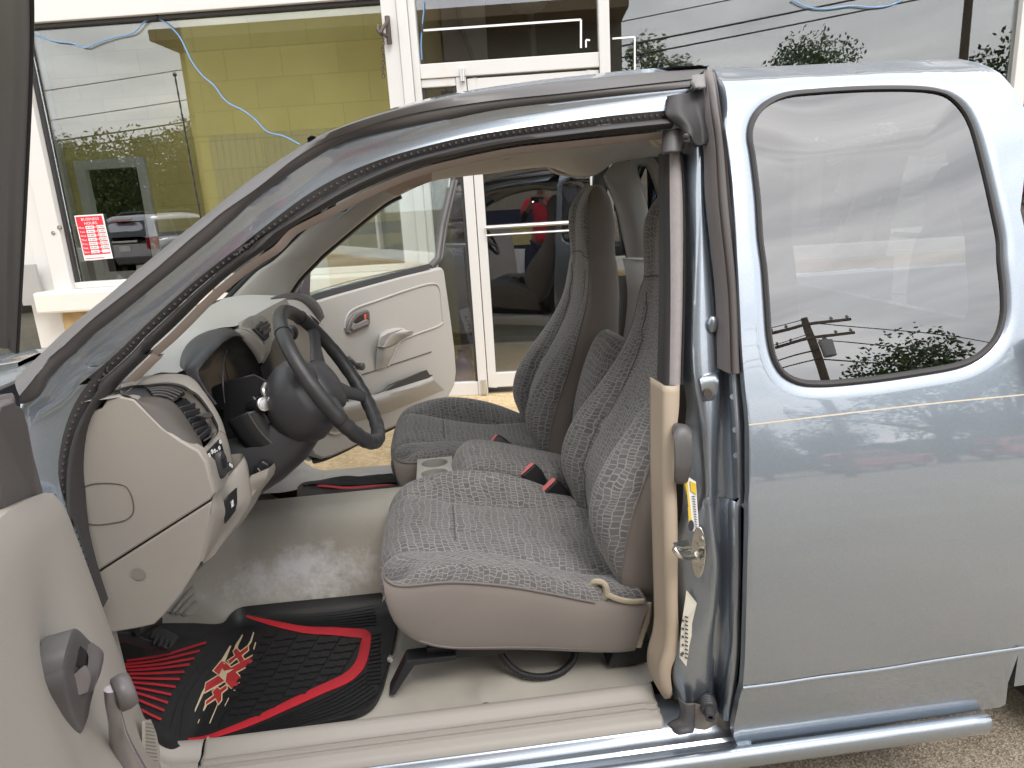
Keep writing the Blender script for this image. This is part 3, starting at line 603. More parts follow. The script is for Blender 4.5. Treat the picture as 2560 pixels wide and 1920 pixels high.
# trees
BARK = M('bark', (.07, .05, .035), .9, var=.4)
def leafmat(name, c):
    m, nt, out = newmat(name); N = nt.nodes.new; L = nt.links.new
    p = N('ShaderNodeBsdfPrincipled'); L(p.outputs[0], out.inputs[0]); p.inputs['Roughness'].default_value = .6
    g = N('ShaderNodeNewGeometry'); r = N('ShaderNodeValToRGB'); r.color_ramp.elements[0].color = (*[x*.55 for x in c], 1); r.color_ramp.elements[1].color = (*[x*1.5 for x in c], 1); L(g.outputs['Random Per Island'], r.inputs[0]); L(r.outputs[0], p.inputs['Base Color'])
    return m
LEAF = [leafmat('leaf_dark', (.05, .095, .022)), leafmat('leaf_mid', (.085, .125, .03)), leafmat('leaf_olive', (.085, .12, .03))]
def tree_mesh(seed, h, w, low):
    R = random.Random(seed); cl = []
    for i in range(26):
        a = R.random()*2*pi; q = R.random()**.6; z = low+(h-low)*R.random(); k = sin(pi*min(1, max(.08, (z-low)/(h-low)*.8+.15)))
        cl.append(Vector((cos(a)*w*.5*q*k, sin(a)*w*.5*q*k, z)))
    m = MB()
    for c in cl:
        r = w*(.12+.1*R.random())
        for i in range(250):
            d = Vector((R.gauss(0, 1), R.gauss(0, 1), R.gauss(0, .75))); d = d.normalized()*r*(R.random()**.35); p = c+d
            a = Vector((R.gauss(0, 1), R.gauss(0, 1), R.gauss(0, 1))).normalized(); b = a.orthogonal().normalized(); s = .085+.085*R.random()
            m.add([p-a*s, p+b*s*.55, p+a*s, p-b*s*.55], [[0, 1, 2, 3]])
    t = MB(); t.tube([(0, 0, -.1), (.05, 0, low), (.0, .1, h*.7)], lambda q: w*.045*(1-.75*q), n=10, seg=8)
    for c in cl[:8]: t.tube([(0.02, .02, low*.9), (c.x*.5, c.y*.5, (low+c.z)/2), c], lambda q: w*.016*(1-.7*q), n=7, seg=5)
    return m, t
protos = []
def plant(kind, x, y, sc, label, group='trees beyond the parking lot'):
    h, w, low, seed = [(9.5, 8.5, 2.6, 3), (8.5, 5.0, 2.2, 5), (6.0, 7.5, 1.2, 9)][kind]
    if kind >= len(protos) or protos[kind] is None:
        while len(protos) <= kind: protos.append(None)
        root = thing('leafy_tree', label, 'tree', (0, 0, 0), group); c, t = tree_mesh(seed, h, w, low)
        a = c.build('crown', LEAF[kind], root, smooth=False); b = t.build('trunk', BARK, root); protos[kind] = (root, a, b); r = root
    else:
        pr = protos[kind]; r = pr[0].copy(); COL.objects.link(r); tag(r, label, 'tree', group)
        for ch in pr[1:]: c = ch.copy(); COL.objects.link(c); c.parent = r
    r.location = (x, y, 0); r.rotation_euler.z = x*1.7; r.scale = (sc, sc, sc)
ROW = [(2, -45, -34, 1.0), (0, -39, -38, .72), (2, -34, -33, 1.0), (0, -30, -36, .68), (2, -26, -33, 1.05), (0, -22.5, -36, .74), (2, -18, -35, 1.0), (2, -52, -36, 1.1), (1, -9, -38, .8),
        (1, 2.3, -32, 1.05), (1, -.6, -33, .98), (2, 4.8, -35, .95), (2, 8.2, -37, .9), (0, 10.4, -34.5, .86), (2, 13.5, -36, .9), (2, 17, -36, .85), (0, 23.5, -31, 1.12), (0, 29, -33, 1.0), (2, 34, -34, 1.0), (0, 41, -37, .9), (2, 20, -35, .75), (2, 50, -38, 1.0)]
BACKROW = [(0, -56, -44, .8), (2, -49, -43, 1.25), (0, -44, -44, .82), (2, -38, -43, 1.3), (0, -33, -45, .84), (2, -28.5, -43, 1.3), (0, -24, -44, .86), (2, -20, -44, 1.3), (0, -15, -45, .8)]
ORD = ['first', 'second', 'third', 'fourth', 'fifth', 'sixth', 'seventh', 'eighth', 'ninth', 'tenth', 'eleventh', 'twelfth', 'thirteenth', 'fourteenth', 'fifteenth', 'sixteenth', 'seventeenth', 'eighteenth', 'nineteenth', 'twentieth', 'twenty first', 'twenty second']
ADJ = ['broad dark tree', 'tall narrow tree', 'low bushy olive tree']
for i, (k, x, y, q) in enumerate(sorted(ROW, key=lambda t: t[1])): plant(k, x, y, q, ADJ[k]+', '+ORD[i]+' from the left along the near tree line')
for i, (k, x, y, q) in enumerate(BACKROW): plant(k, x, y, q, ADJ[k]+', '+ORD[i]+' from the left in the row behind the near tree line', 'trees in the second row')
# ================================================================== PICKUP TRUCK
T = thing('pickup_truck', 'blue grey extended cab pickup truck with its front doors wide open', 'pickup truck', (.3, .86, 0))
def mirror(o, name=None):
    me = o.data.copy()
    for v in me.vertices: v.co.y = -v.co.y
    me.flip_normals()
    c = bpy.data.objects.new(o.name.split('.')[0], me); COL.objects.link(c); c.parent = o.parent
    for m in o.modifiers:
        n = c.modifiers.new(m.name, m.type)
        for a in ('thickness', 'offset', 'width', 'segments', 'levels', 'render_levels'):
            if hasattr(m, a): setattr(n, a, getattr(m, a))
    return c
# ---- door frame: A pillar and roof rail
C0 = [('a', [(205, 610), (450, 385), (720, 132), (860, 8)]), ('b', [(300, 970), (700, 620), (1050, 330), (1330, 110)]), ('c', [(0, 1045), (400, 730), (800, 470), (1000, 345)])]
C1 = [('a', [(215, 840), (380, 640), (540, 420), (640, 335), (1010, 0)]), ('b', [(400, 1000), (800, 680), (1240, 300), (1400, 170)]), ('c', [(0, 1150), (400, 870), (840, 525), (1060, 395), (1400, 262), (1800, 125)]), ('2', [(332, 620), (700, 560), (1106, 517), (1500, 474), (1850, 436)])]
C2 = [('a', [(230, 930), (400, 860), (560, 600), (740, 430), (860, 330)]), ('b', [(0, 1500), (400, 1170), (800, 850), (1200, 520), (1500, 270), (1800, 0)]), ('c', [(400, 960), (800, 680), (1100, 490), (1400, 330), (1800, 230), (2212, 150)]), ('2', [(700, 612), (1106, 560), (1500, 515), (1830, 480)])]
C3 = [('7', [(520, 600), (430, 330), (350, 130)]), ('a', [(660, 1640), (720, 1240), (840, 920), (1000, 680), (1250, 430)]), ('b', [(0, 1930), (330, 1659), (800, 1210), (1200, 850), (1600, 530), (2000, 240)]), ('c', [(40, 1659), (500, 1290), (1000, 920), (1400, 700), (1800, 540), (2212, 420)]), ('2', [(600, 755), (1000, 692), (1400, 640), (1700, 612)])]
C5 = [('7', [(565, 780), (505, 590), (462, 400), (438, 120)]), ('a', [(885, 1640), (960, 1250), (1070, 1000), (1190, 850), (1400, 620), (1700, 330)]), ('b', [(650, 1659), (1000, 1330), (1400, 930), (1800, 600), (2212, 320)]), ('c', [(700, 1350), (1150, 1100), (1530, 905), (1800, 780), (2212, 620)]), ('2', [(400, 900), (800, 812), (1200, 765), (1720, 712)])]
C2p = [('7', [(90, 560), (88, 330), (88, 60)]), ('a', [(180, 1640), (190, 1200), (230, 1000)])] + C2
NN = 90
c0 = Ss(C0, .075); c1 = Ss(C1, .004); c2 = Ss(C2, .03); c3 = Ss(C3, .062); c5 = Ss(C5, .085)
roofline = Ss([('c', [(1075, 290), (1300, 165), (1600, 52), (1750, 5)]), ('2', [(300, 555), (500, 512), (900, 455), (1300, 408), (1600, 378), (1940, 356)])], .012)
roofedge = Ss([('c', [(1060, 330), (1300, 205), (1600, 90), (1900, 5)]), ('2', [(500, 535), (900, 478), (1300, 434), (1600, 405), (1920, 382)])], .002)
c0full = c0 + roofedge[1:]
m = MB(); m.loft([[p+Vector((.0, .04, -.01)) for p in c0full], c0full, [a.lerp(b, .45)+Vector((0, -.012, .004)) for a, b in zip(crs(c0full, 30), crs(c1, 30))], c1], n=NN, sub=2)
m.loft([[p+Vector((0, .012, .002)) for p in c1], [p+Vector((0, .004, 0)) for p in c1], [a.lerp(b, .6)+Vector((0, -.002, 0)) for a, b in zip(crs(c1, 30), crs(c2, 30))], c2, [p+Vector((0, .03, -.002)) for p in c2]], n=NN, sub=2)
mould = m.build('drip_moulding', MOLD, T, ang=45)
c2p = Ss(C2p[:2], .04)+Ss(C2, .034)
A_, B_ = crs(c2p, 40), crs(c3, 40)
m = MB(); m.loft([[p+Vector((0, .02, .012)) for p in c2p], c2p, [a.lerp(b, .33)+Vector((0, .004, 0)) for a, b in zip(A_, B_)], [a.lerp(b, .72)+Vector((0, .003, 0)) for a, b in zip(A_, B_)], c3], n=NN, sub=3)
frame = m.build('door_frame', PAINT, T, ang=60)
# seal: perforated flange + hollow tube
A_, B_ = crs(c3, 40), crs(c5, 40)
fl = [a.lerp(b, .42) for a, b in zip(A_, B_)]
m = MB(); m.loft([[p+Vector((0, -.001, 0)) for p in c3], [p+Vector((0, -.006, 0)) for p in c3], [p+Vector((0, -.004, 0)) for p in fl]], n=NN, sub=1)
m.loft([fl, [a.lerp(b, .56)+Vector((0, -.022, 0)) for a, b in zip(A_, B_)], [a.lerp(b, .78)+Vector((0, -.026, 0)) for a, b in zip(A_, B_)], [a.lerp(b, .95)+Vector((0, -.012, 0)) for a, b in zip(A_, B_)], c5, [a.lerp(b, .93)+Vector((0, .03, 0)) for a, b in zip(A_, B_)]], n=NN, sub=3)
seal = m.build('weatherstrip', RUB, T, ang=50)
m = MB(); f2 = [a.lerp(b, .21)+Vector((0, -.0065, 0)) for a, b in zip(crs(c3, 150), crs(c5, 150))]
for i, (a, b) in enumerate(zip(f2, f2[1:])):
    t = (b-a)*.16; u = Vector((-t.z, 0, t.x)).normalized()*.0022
    m.slab([a-t-u, a+t-u, a+t+u, a-t+u], (0, -.0012, 0))
m.build('perforation', M('seal_grey', (.058, .055, .055), .6), seal, smooth=False)
m = MB(); tr_ = [p+Vector((.0, .006, -.004)) for p in crs(c5, 40) if p.z > 1.12]
m.loft([tr_, [p+Vector((.006, .02, -.012)) for p in tr_], [p+Vector((.004, .05, -.012)) for p in tr_]], n=NN); m.build('pillar_trim', M('pink_beige_trim', (.40, .33, .29), .6, var=.05), T)
# roof skin: driver edge to passenger edge
rl = crs(roofline, 40); re = crs(roofedge, 40)
def over(f, dz): return [Vector((p.x-.03*sin(pi*f), p.y+(1.72-2*p.y)*f, p.z+dz)) for p in rl]
m = MB(); m.loft([re, [a.lerp(b, .5)+Vector((0, -.004, .003)) for a, b in zip(re, rl)], rl, over(.08, .003), over(.25, .009), over(.5, .012), over(.75, .009), over(.92, .003), over(1, -.004)], n=60, sub=2)
m.build('roof', PAINT, T, ang=50)

m = MB(); m.slab([S('c', 960, 310, .01), S('c', 1010, 272, .01), S('c', 1055, 290, .01), S('c', 1040, 330, .02), S('c', 970, 390, .04)], (0, .03, 0)); m.build('moulding_end', BLACKP, T, bevel=.002)
# ---- rear quarter panel with window
def seg(r, pts): return Ss([(r, pts)])
Lf = Ss([('3', [(500, 376), (520, 430), (560, 700), (600, 1000), (632, 1500)]), ('6', [(652, 600), (668, 800), (690, 1000), (692, 1450)]), ('f', [(1422, 400), (1410, 1100)]), ('g', [(1395, 0), (1380, 500), (1360, 750), (1320, 900), (1290, 1050), (1262, 1180), (1255, 1290), (1270, 1375), (1300, 1412)])])
Bt = Ss([('g', [(1300, 1412), (2212, 1300)]), ('h', [(600, 1190), (1500, 1055), (1960, 985)])])
_e = S('h', 2030, 740); _tr = S('3', 2212, 590)
Rt = [S('h', 1960, 985), S('h', 2010, 950), S('h', 2035, 720), Vector((1.235, G(.60), .60)), Vector((1.25, G(.85), .85)), Vector((1.25, G(1.1), 1.1)), Vector((1.225, G(1.35), 1.35)), S('3', 2250, 680)]
Tp = Ss([('3', [(2250, 680), (2212, 590), (2150, 480), (2080, 405), (1980, 350), (1850, 325), (1700, 317), (1400, 312), (900, 330), (500, 376)])])
for p in Tp: p.y = max(p.y, G(p.z))
Wout = [('3', [(760, 1327), (745, 1100), (715, 850), (700, 760), (708, 690), (740, 620), (800, 560), (900, 515), (1100, 492), (1400, 477), (1650, 480), (1740, 492), (1800, 512), (1880, 580), (1930, 660), (1990, 850), (2060, 1150), (2095, 1327)]), ('6', [(2100, 120), (2118, 300), (2115, 430), (2080, 540), (2010, 625), (1900, 690), (1600, 750), (1300, 790), (1080, 805), (980, 795), (890, 748), (840, 670), (812, 560), (795, 350), (780, 150)])]
wo = Ss(Wout, .0)
wc = sum(wo, Vector())/len(wo)
def shrink(P, d, off):
    out = []
    n = len(P)
    for i in range(n):
        t = (P[(i+1) % n]-P[i-1]); t.normalize(); nr = Vector((-t.z, 0, t.x))
        if nr.dot(wc-P[i]) < 0: nr = -nr
        q = P[i]+nr*d; q.y = G(q.z)+off; out.append(q)
    return out
NW = 168
wr = crs(wo, NW, True)
# outer ring ordered like the window ring: start left-middle, going up, over the top, down the right, along the bottom
outer = [Lf[4]]+Lf[3::-1]+Tp[::-1][1:]+Rt[::-1][1:]+Bt[::-1][1:]+Lf[::-1][1:-5]
def ang_of(p): return math.atan2(p.z-wc.z, p.x-wc.x)
keys = [Lf[4], Lf[0], Tp[6], Tp[3], Rt[5], Rt[2], Rt[1], Bt[-1], Bt[0], Lf[-6]]
OUT = outer+[outer[0]]
def near_i(p): return min(range(len(OUT)-1), key=lambda k: (OUT[k]-p).length)
ki = [near_i(k) for k in keys]; ki[0] = 0
wi = [min(range(NW), key=lambda q: abs((ang_of(wr[q])-ang_of(k)+pi) % (2*pi)-pi)) for k in keys]
for a in range(1, len(wi)):                       # keep the order and leave a few points between corners
    d = (wi[a]-wi[0]) % NW; p0_ = (wi[a-1]-wi[0]) % NW
    if d < p0_+4: d = p0_+4
    wi[a] = (wi[0]+d) % NW
R_out = [None]*NW
for a in range(len(keys)):
    b = (a+1) % len(keys); n_ = (wi[b]-wi[a]) % NW; e_ = ki[b] if b else len(OUT)-1
    P_ = polyres(OUT[ki[a]:e_+1], n_+1)
    for q in range(n_): R_out[(wi[a]+q) % NW] = P_[q]
rings = []
w_m = shrink(wr, -.028, 0)
K = 10
for k in range(K+1):
    t = k/K; rg = []
    for a, b in zip(R_out, w_m):
        q = a.lerp(b, t); q.y = G(q.z) if q.z < 1.66 else max(G(q.z), a.y*(1-t)+b.y*t); rg.append(q)
    rings.append(rg)
rings[0] = R_out
rings = [[p+Vector((0, .02, -.002)) for p in R_out]] + rings + [shrink(wr, -.016, .001), shrink(wr, -.006, .006), shrink(wr, .004, .014)]
m = MB(); m.grid([r+[r[0]] for r in rings]); quarter = m.build('quarter_panel', PAINT, T, ang=50)
Tq = [p for p in Tp[::-1] if p.x < 1.16]
rr2 = crs(Tq, 40)
RW2 = []
for f, dz in ((0, -.004), (.035, .001), (.09, .006), (.25, .012), (.5, .015), (.75, .012), (.91, .006), (.965, .001), (1, -.004)):
    RW2.append([Vector((p.x, p.y+.012+(1.696-2*p.y)*f, p.z+dz*(1 if p.x < 1.0 else max(.2, (1.2-p.x)/.2)))) for p in rr2])
m = MB(); m.loft(RW2+[], n=50, sub=3)
m.loft([[q[-1] for q in RW2], [Vector((q[-1].x+.06, q[-1].y, q[-1].z-.16)) for q in RW2]], n=30, sub=3); m.build('roof', PAINT, T, ang=50)
m = MB(); R2 = [shrink(wr, -.004, .012), shrink(wr, -.003, .004), shrink(wr, .002, .001), shrink(wr, .006, .002), shrink(wr, .0085, .008), shrink(wr, .008, .016)]
m.grid([r+[r[0]] for r in R2]); gk = m.build('window_gasket', RUB, quarter)
gl = shrink(wr, .006, .008)
m = MB(); ctr = [wc.copy()]
rr = [gl]
for t in (.75, .5, .25, 0):
    ring = []
    for p in gl:
        q = wc.lerp(p, t); q.y = G(q.z)+.008; ring.append(q)
    rr.append(ring)
m.grid([r+[r[0]] for r in rr]); qg = m.build('quarter_window', GL_QTR, quarter)
m = MB(); fr = [shrink(wr, .008, .016), shrink(wr, .075, .016)]
m.grid([r+[r[0]] for r in fr]); m.build('window_frit', M('frit', (.055, .045, .048), .7), qg, thick=.002)
for o in (quarter, frame, mould): pass
q2 = mirror(quarter); g2 = mirror(gk); g2.parent = q2; g3 = mirror(qg); g3.parent = q2
# mouldings on the seam: dark gap between roof and quarter is the B pillar channel
# pinstripes
m = MB()
for dz in (0, .008):
    P = Ss([('6', [(690, 1022), (1200, 962), (1700, 905), (2212, 855)])], -.0012)
    P = [p+Vector((0, 0, -dz)) for p in crs(P, 30)]
    m.grid([[p+Vector((0, 0, .0016)) for p in P], [p-Vector((0, 0, .0016)) for p in P]])
m.build('pinstripe', M('stripe_cream', (.75, .68, .55), .5), quarter)
# lower crease strip on the panel (shallow moulded groove)
P = Ss([('g', [(1362, 790), (1800, 735), (2212, 672)]), ('h', [(600, 590), (1300, 478), (2000, 375), (2212, 345)])], -.001)
m = MB(); m.loft([[p+Vector((0, .001, .006)) for p in P], [p+Vector((0, -.0012, .002)) for p in P], [p+Vector((0, -.0008, -.002)) for p in P], [p+Vector((0, .002, -.004)) for p in P]], n=40, sub=2); m.build('side_crease', PAINT, quarter, ang=60)
# ---- B pillar jamb
def col(segs, off): return Ss(segs, off)
J0 = col([('d', [(1165, 1110), (1170, 1659)]), ('6', [(233, 300), (222, 800)])], .125)
J1 = col([('d', [(1212, 1110), (1215, 1659)]), ('6', [(258, 300), (252, 800)])], .112)
J2 = col([('d', [(1330, 1100), (1360, 1659)]), ('6', [(325, 300), (312, 800)])], .105)
m = MB(); m.loft([[p+Vector((0, .05, 0)) for p in J0], J0, [p+Vector((.008, -.016, 0)) for p in J0], J1], n=40, sub=2); bs1 = m.build('weatherstrip', RUB, T)
RIB = M('ribbed_vinyl', (.30, .275, .275), .6, var=.12, vs=60, bump=.5, bs=260)
m = MB(); m.loft([J1, [p.lerp(q, .3)+Vector((0, -.006, 0)) for p, q in zip(crs(J1, 20), crs(J2, 20))], [p.lerp(q, .75)+Vector((0, -.006, 0)) for p, q in zip(crs(J1, 20), crs(J2, 20))], J2], n=40, sub=2); m.build('ribbed_facing', RIB, bs1)
m = MB(); J2b = [p+Vector((.001, -.002, 0)) for p in J2]; J2c = col([('d', [(1358, 1100), (1372, 1659)]), ('6', [(338, 300), (325, 800)])], .10)
m.loft([J2b, [a.lerp(b, .5)+Vector((0, -.007, 0)) for a, b in zip(crs(J2b, 12), crs(J2c, 12))], J2c, [p+Vector((0, .03, 0)) for p in J2c]], n=30, sub=2); m.build('seal_lip', RUB, bs1)
# painted jamb
K0 = col([('d', [(1335, 1000), (1365, 1659)]), ('6', [(335, 300), (318, 700), (345, 900), (330, 1100), (320, 1500)]), ('f', [(600, 900), (640, 1659)]), ('g', [(560, 600), (600, 900)])], .125)
K1 = col([('d', [(1440, 1000), (1440, 1659)]), ('6', [(382, 300), (372, 700), (408, 1000), (410, 1500)]), ('f', [(790, 600), (760, 1200), (740, 1659)]), ('g', [(640, 300), (600, 600), (660, 900)])], .098)
K2 = col([('d', [(1530, 1000), (1540, 1659)]), ('6', [(392, 300), (385, 700), (440, 1050), (458, 1500)]), ('f', [(930, 400), (1000, 900), (1040, 1150), (980, 1659)]), ('g', [(860, 300), (790, 700), (720, 940)])], .078)
K3 = col([('d', [(1560, 1000), (1570, 1659)]), ('6', [(478, 300), (520, 800), (490, 1100), (478, 1500)]), ('f', [(1000, 400), (1060, 900), (1090, 1150), (1050, 1659)]), ('g', [(1000, 300), (1000, 700), (990, 900)])], .076)
K4 = col([('d', [(1600, 1000), (1625, 1659)]), ('6', [(520, 300), (545, 800), (530, 1100), (520, 1500)]), ('f', [(1060, 400), (1090, 900), (1110, 1150), (1080, 1659)]), ('g', [(1050, 300), (1050, 700), (1060, 1100)])], .098)
K5 = col([('d', [(1640, 1000), (1680, 1659)]), ('6', [(545, 300), (575, 800), (590, 1100), (600, 1500)]), ('f', [(1200, 400), (1200, 1150), (1200, 1659)]), ('g', [(1200, 300), (1150, 700), (1110, 1120)])], .075)
K6 = col([('d', [(1690, 1000), (1730, 1659)]), ('6', [(570, 300), (590, 800), (612, 1100), (625, 1500)]), ('f', [(1255, 400), (1255, 1150), (1245, 1659)]), ('g', [(1235, 300), (1200, 700), (1140, 1130)])], .038)
K7 = col([('d', [(1860, 1000), (1880, 1659)]), ('6', [(632, 300), (655, 800), (665, 1100), (672, 1500)]), ('f', [(1350, 400), (1340, 1150), (1330, 1659)]), ('g', [(1330, 300), (1290, 700), (1240, 1130)])], .035)
K8 = col([('d', [(1885, 1000), (1900, 1659)]), ('6', [(640, 300), (660, 800), (690, 1100), (695, 1500)]), ('f', [(1425, 400), (1415, 1150), (1400, 1659)]), ('g', [(1385, 300), (1365, 700), (1300, 1050), (1262, 1250)])], .035)
m = MB(); m.loft([K0, K1, K2, K3, K4, K5], n=60, sub=4); jamb = m.build('door_jamb', PAINT, T, ang=60)
m = MB(); m.loft([K5, K6, [a.lerp(b, .5)+Vector((0, -.004, 0)) for a, b in zip(crs(K6, 30), crs(K7, 30))], K7], n=60, sub=2); m.build('weld_flange', PAINT, jamb, ang=60)
m = MB(); m.loft([[p+Vector((0, .004, 0)) for p in K7], [a.lerp(b, .5)+Vector((0, .025, 0)) for a, b in zip(crs(K7, 30), crs(K8, 30))], K8, [p+Vector((0, -.012, 0)) for p in K8]], n=60, sub=2); m.build('shut_gap', BLACKP, jamb)
m = MB()
for x, y in ((1470, 850), (1495, 1215), (1505, 1500)): p = S('e', x, y, .034); m.disc(p, (0, -1, .2), .006, .003, 12)
for x, y in ((1300, 600), (1290, 1220)): p = S('f', x, y, .034); m.disc(p, (0, -1, .1), .005, .003, 12)
m.build('spot_weld', PAINT, jamb)
# grey channel moulding along the shut line (upper)
U0 = col([('d', [(1575, 200), (1605, 330), (1640, 640), (1690, 1000), (1720, 1659)]), ('6', [(560, 300), (575, 735)])], .02)
U1 = col([('d', [(1700, 185), (1735, 330), (1780, 640), (1830, 1000), (1890, 1659)]), ('6', [(640, 300), (655, 735)])], .012)
UA, UB = crs(U0, 40), crs(U1, 40)
m = MB(); m.loft([[p+Vector((-.002, .05, 0)) for p in U0], U0, [a.lerp(b, .1)+Vector((0, -.006, 0)) for a, b in zip(UA, UB)], [a.lerp(b, .3)+Vector((0, .010, 0)) for a, b in zip(UA, UB)], [a.lerp(b, .42)+Vector((0, -.004, 0)) for a, b in zip(UA, UB)], [a.lerp(b, .72)+Vector((0, -.006, 0)) for a, b in zip(UA, UB)], [a.lerp(b, .85)+Vector((0, .012, 0)) for a, b in zip(UA, UB)], U1, [p+Vector((0, .02, 0)) for p in U1]], n=50, sub=2)
m.build('channel_moulding', M('taupe_moulding', (.15, .135, .13), .45, var=.15), T, ang=50)
# rubber corner piece at the top
m = MB(); m.loft([Ss([('d', [(1190, 500), (1185, 560), (1165, 690), (1190, 720), (1330, 830), (1345, 850)])], .05), Ss([('d', [(1290, 480), (1300, 600), (1330, 700), (1420, 830), (1430, 920)])], .035), Ss([('d', [(1400, 465), (1420, 600), (1460, 750), (1510, 900), (1500, 1040)])], .045), Ss([('d', [(1510, 430), (1540, 600), (1580, 800), (1600, 1000), (1640, 1020)])], .05), Ss([('d', [(1605, 400), (1640, 640), (1690, 1000)])], .03)], n=30, sub=4)
cp = m.build('corner_seal', RUB, T, ang=60, thick=.006)
m = MB(); m.loft([Ss([('d', [(1160, 870), (1145, 960), (1135, 1130)])], .095), Ss([('d', [(1230, 865), (1225, 960), (1215, 1110)])], .075), Ss([('d', [(1320, 850), (1310, 960), (1300, 1110)])], .075), Ss([('d', [(1345, 850), (1350, 960), (1355, 1070)])], .09)], n=14, sub=3); m.build('seal_boot', M('boot_rubber', (.11, .105, .11), .5, var=.2), cp, thick=.008)
m = MB(); m.loft([Ss([('d', [(1445, 275), (1440, 330), (1500, 410)])], .02), Ss([('d', [(1500, 265), (1510, 330), (1530, 405)])], .004), Ss([('d', [(1590, 260), (1600, 320), (1605, 395)])], .012)], n=10, sub=3); m.build('seal_boot', M('boot_grey', (.20, .19, .19), .5, var=.2), cp, thick=.006)
p = S('d', 1395, 935, .028); m = MB(); m.ell(p, (.007, .005, .007)); m.build('stud', RUB, cp)
# beige lower trim strip
E0 = Ss([('e', [(668, 700), (670, 1659)]), ('f', [(452, 300), (470, 900), (488, 1659)]), ('g', [(490, 150), (470, 320), (415, 520), (420, 750), (490, 882)])], .13)
E1 = Ss([('e', [(712, 725), (712, 1659)]), ('f', [(490, 300), (505, 900), (520, 1659)]), ('g', [(520, 150), (505, 330), (450, 540), (455, 750), (530, 886)])], .105)
E2 = Ss([('e', [(872, 722), (865, 960), (832, 1300), (825, 1659)]), ('f', [(610, 250), (625, 600), (632, 1659)]), ('g', [(640, 150), (620, 400), (558, 570), (572, 850)])], .10)
m = MB(); m.loft([[p+Vector((-.004, .06, 0)) for p in E0], E0, E1, [a.lerp(b, .5)+Vector((0, -.004, 0)) for a, b in zip(crs(E1, 20), crs(E2, 20))], E2, [p+Vector((.002, .03, 0)) for p in E2]], n=50, sub=3); m.build('pillar_trim', M('tan_trim', (.44, .36, .275), .55, var=.06, dirt=(.30, .22, .13), ds=6, dlo=.62, dhi=.85), T, ang=60, thick=.003)
# belt guide / bumper block
m = MB(); m.loft([Ss([('e', [(805, 1180), (830, 1150), (870, 1160), (900, 1200)])], .10), Ss([('e', [(805, 1260), (870, 1185), (960, 1180), (1015, 1235)])], .055), Ss([('e', [(820, 1350), (860, 1310), (950, 1290), (1018, 1290)])], .045), Ss([('e', [(825, 1640), (870, 1640), (960, 1640), (1012, 1640)])], .045), Ss([('f', [(598, 120), (640, 150), (720, 150), (775, 120)])], .05), Ss([('f', [(602, 215), (630, 240), (700, 242), (750, 215)])], .06), Ss([('f', [(610, 235), (640, 250), (700, 250), (745, 230)])], .10)], n=16, sub=4)
m.build('belt_guide', MOLD, T, thick=.004)
# bracket, rubber plug
m = MB(); o_ = .066
m.loft([Ss([('e', [(1095, 650), (1120, 605), (1300, 575), (1318, 620)])], .08), Ss([('e', [(1105, 660), (1150, 640), (1290, 625), (1312, 640)])], .05), Ss([('e', [(1130, 800), (1165, 780), (1270, 770), (1300, 790)])], .055), Ss([('e', [(1140, 905), (1170, 900), (1250, 890), (1265, 880)])], .074)], n=16, sub=3); b_ = m.build('bracket', PAINT, jamb, ang=60)
m = MB(); p = S('e', 1195, 815, .052); m.disc(p, (0, -1, .1), .009, .006, 14); m.build('bolt', STEEL, b_)
m = MB(); p = S('e', 1250, 50, .066); m.ell(p, (.012, .008, .018)); m.build('bump', PAINT, jamb)
# stickers on the jamb
m = MB(); P = [S('f', x, y, .083) for x, y in ((706, 245), (765, 192), (838, 240), (850, 450), (878, 850), (765, 745), (748, 500))]; m.slab(P, (.0, -.001, 0)); st = m.build('warning_label', PAPERW, jamb, smooth=False)
m = MB(); q = lambda x, y: S('f', x, y, .0805); m.slab([q(708, 250), q(745, 245), q(770, 450), q(792, 660), q(760, 680), q(750, 480)], (0, -.001, 0)); m.slab([q(772, 230), q(838, 262), q(842, 385), q(782, 340)], (0, -.001, 0)); m.build('yellow_print', YEL, st, smooth=False)
m = MB(); p = q(785, 725); m.disc(p+Vector((0, -.001, 0)), (-.4, -1, 0), .006, .001, 14, ry=.013, ax=(1, 0, 0))
for i in range(14): y = 395+i*28; m.slab([q(795+i*3, y), q(832+i*2.2, y+8), q(832+i*2.2, y+15), q(795+i*3, y+7)], (0, -.0008, 0))
for i in range(3): m.slab([q(720+i*8, 280+i*50), q(725+i*8, 280+i*50), q(738+i*8, 420+i*50), q(733+i*8, 420+i*50)], (0, -.0012, 0))
m.build('dark_print', INKB, st, smooth=False)
q = lambda x, y: S('g', x, y, .085)
P = [S('f', 735, 1437, .085), S('f', 848, 1580, .08), q(795, 60), q(785, 400), q(775, 592), q(656, 430), q(676, 100)]
m = MB(); m.slab(P, (0, -.001, 0)); st = m.build('data_label', M('aged_paper', (.70, .67, .58), .6), jamb, smooth=False)
m = MB(); q = lambda x, y: S('g', x, y, .081)
for i in range(11):
    y = -30+i*45
    m.slab([q(718, y+4), q(752, y+19), q(751, y+34), q(717, y+19)], (0, -.0008, 0)); 
    if i % 2: m.slab([q(685, y-5), q(706, y+5), q(705, y+30), q(684, y+20)], (0, -.0008, 0))
m.slab([q(672, 385), q(694, 400), q(692, 430), q(670, 412)], (0, -.0008, 0)); m.build('dark_print', INKB, st, smooth=False)
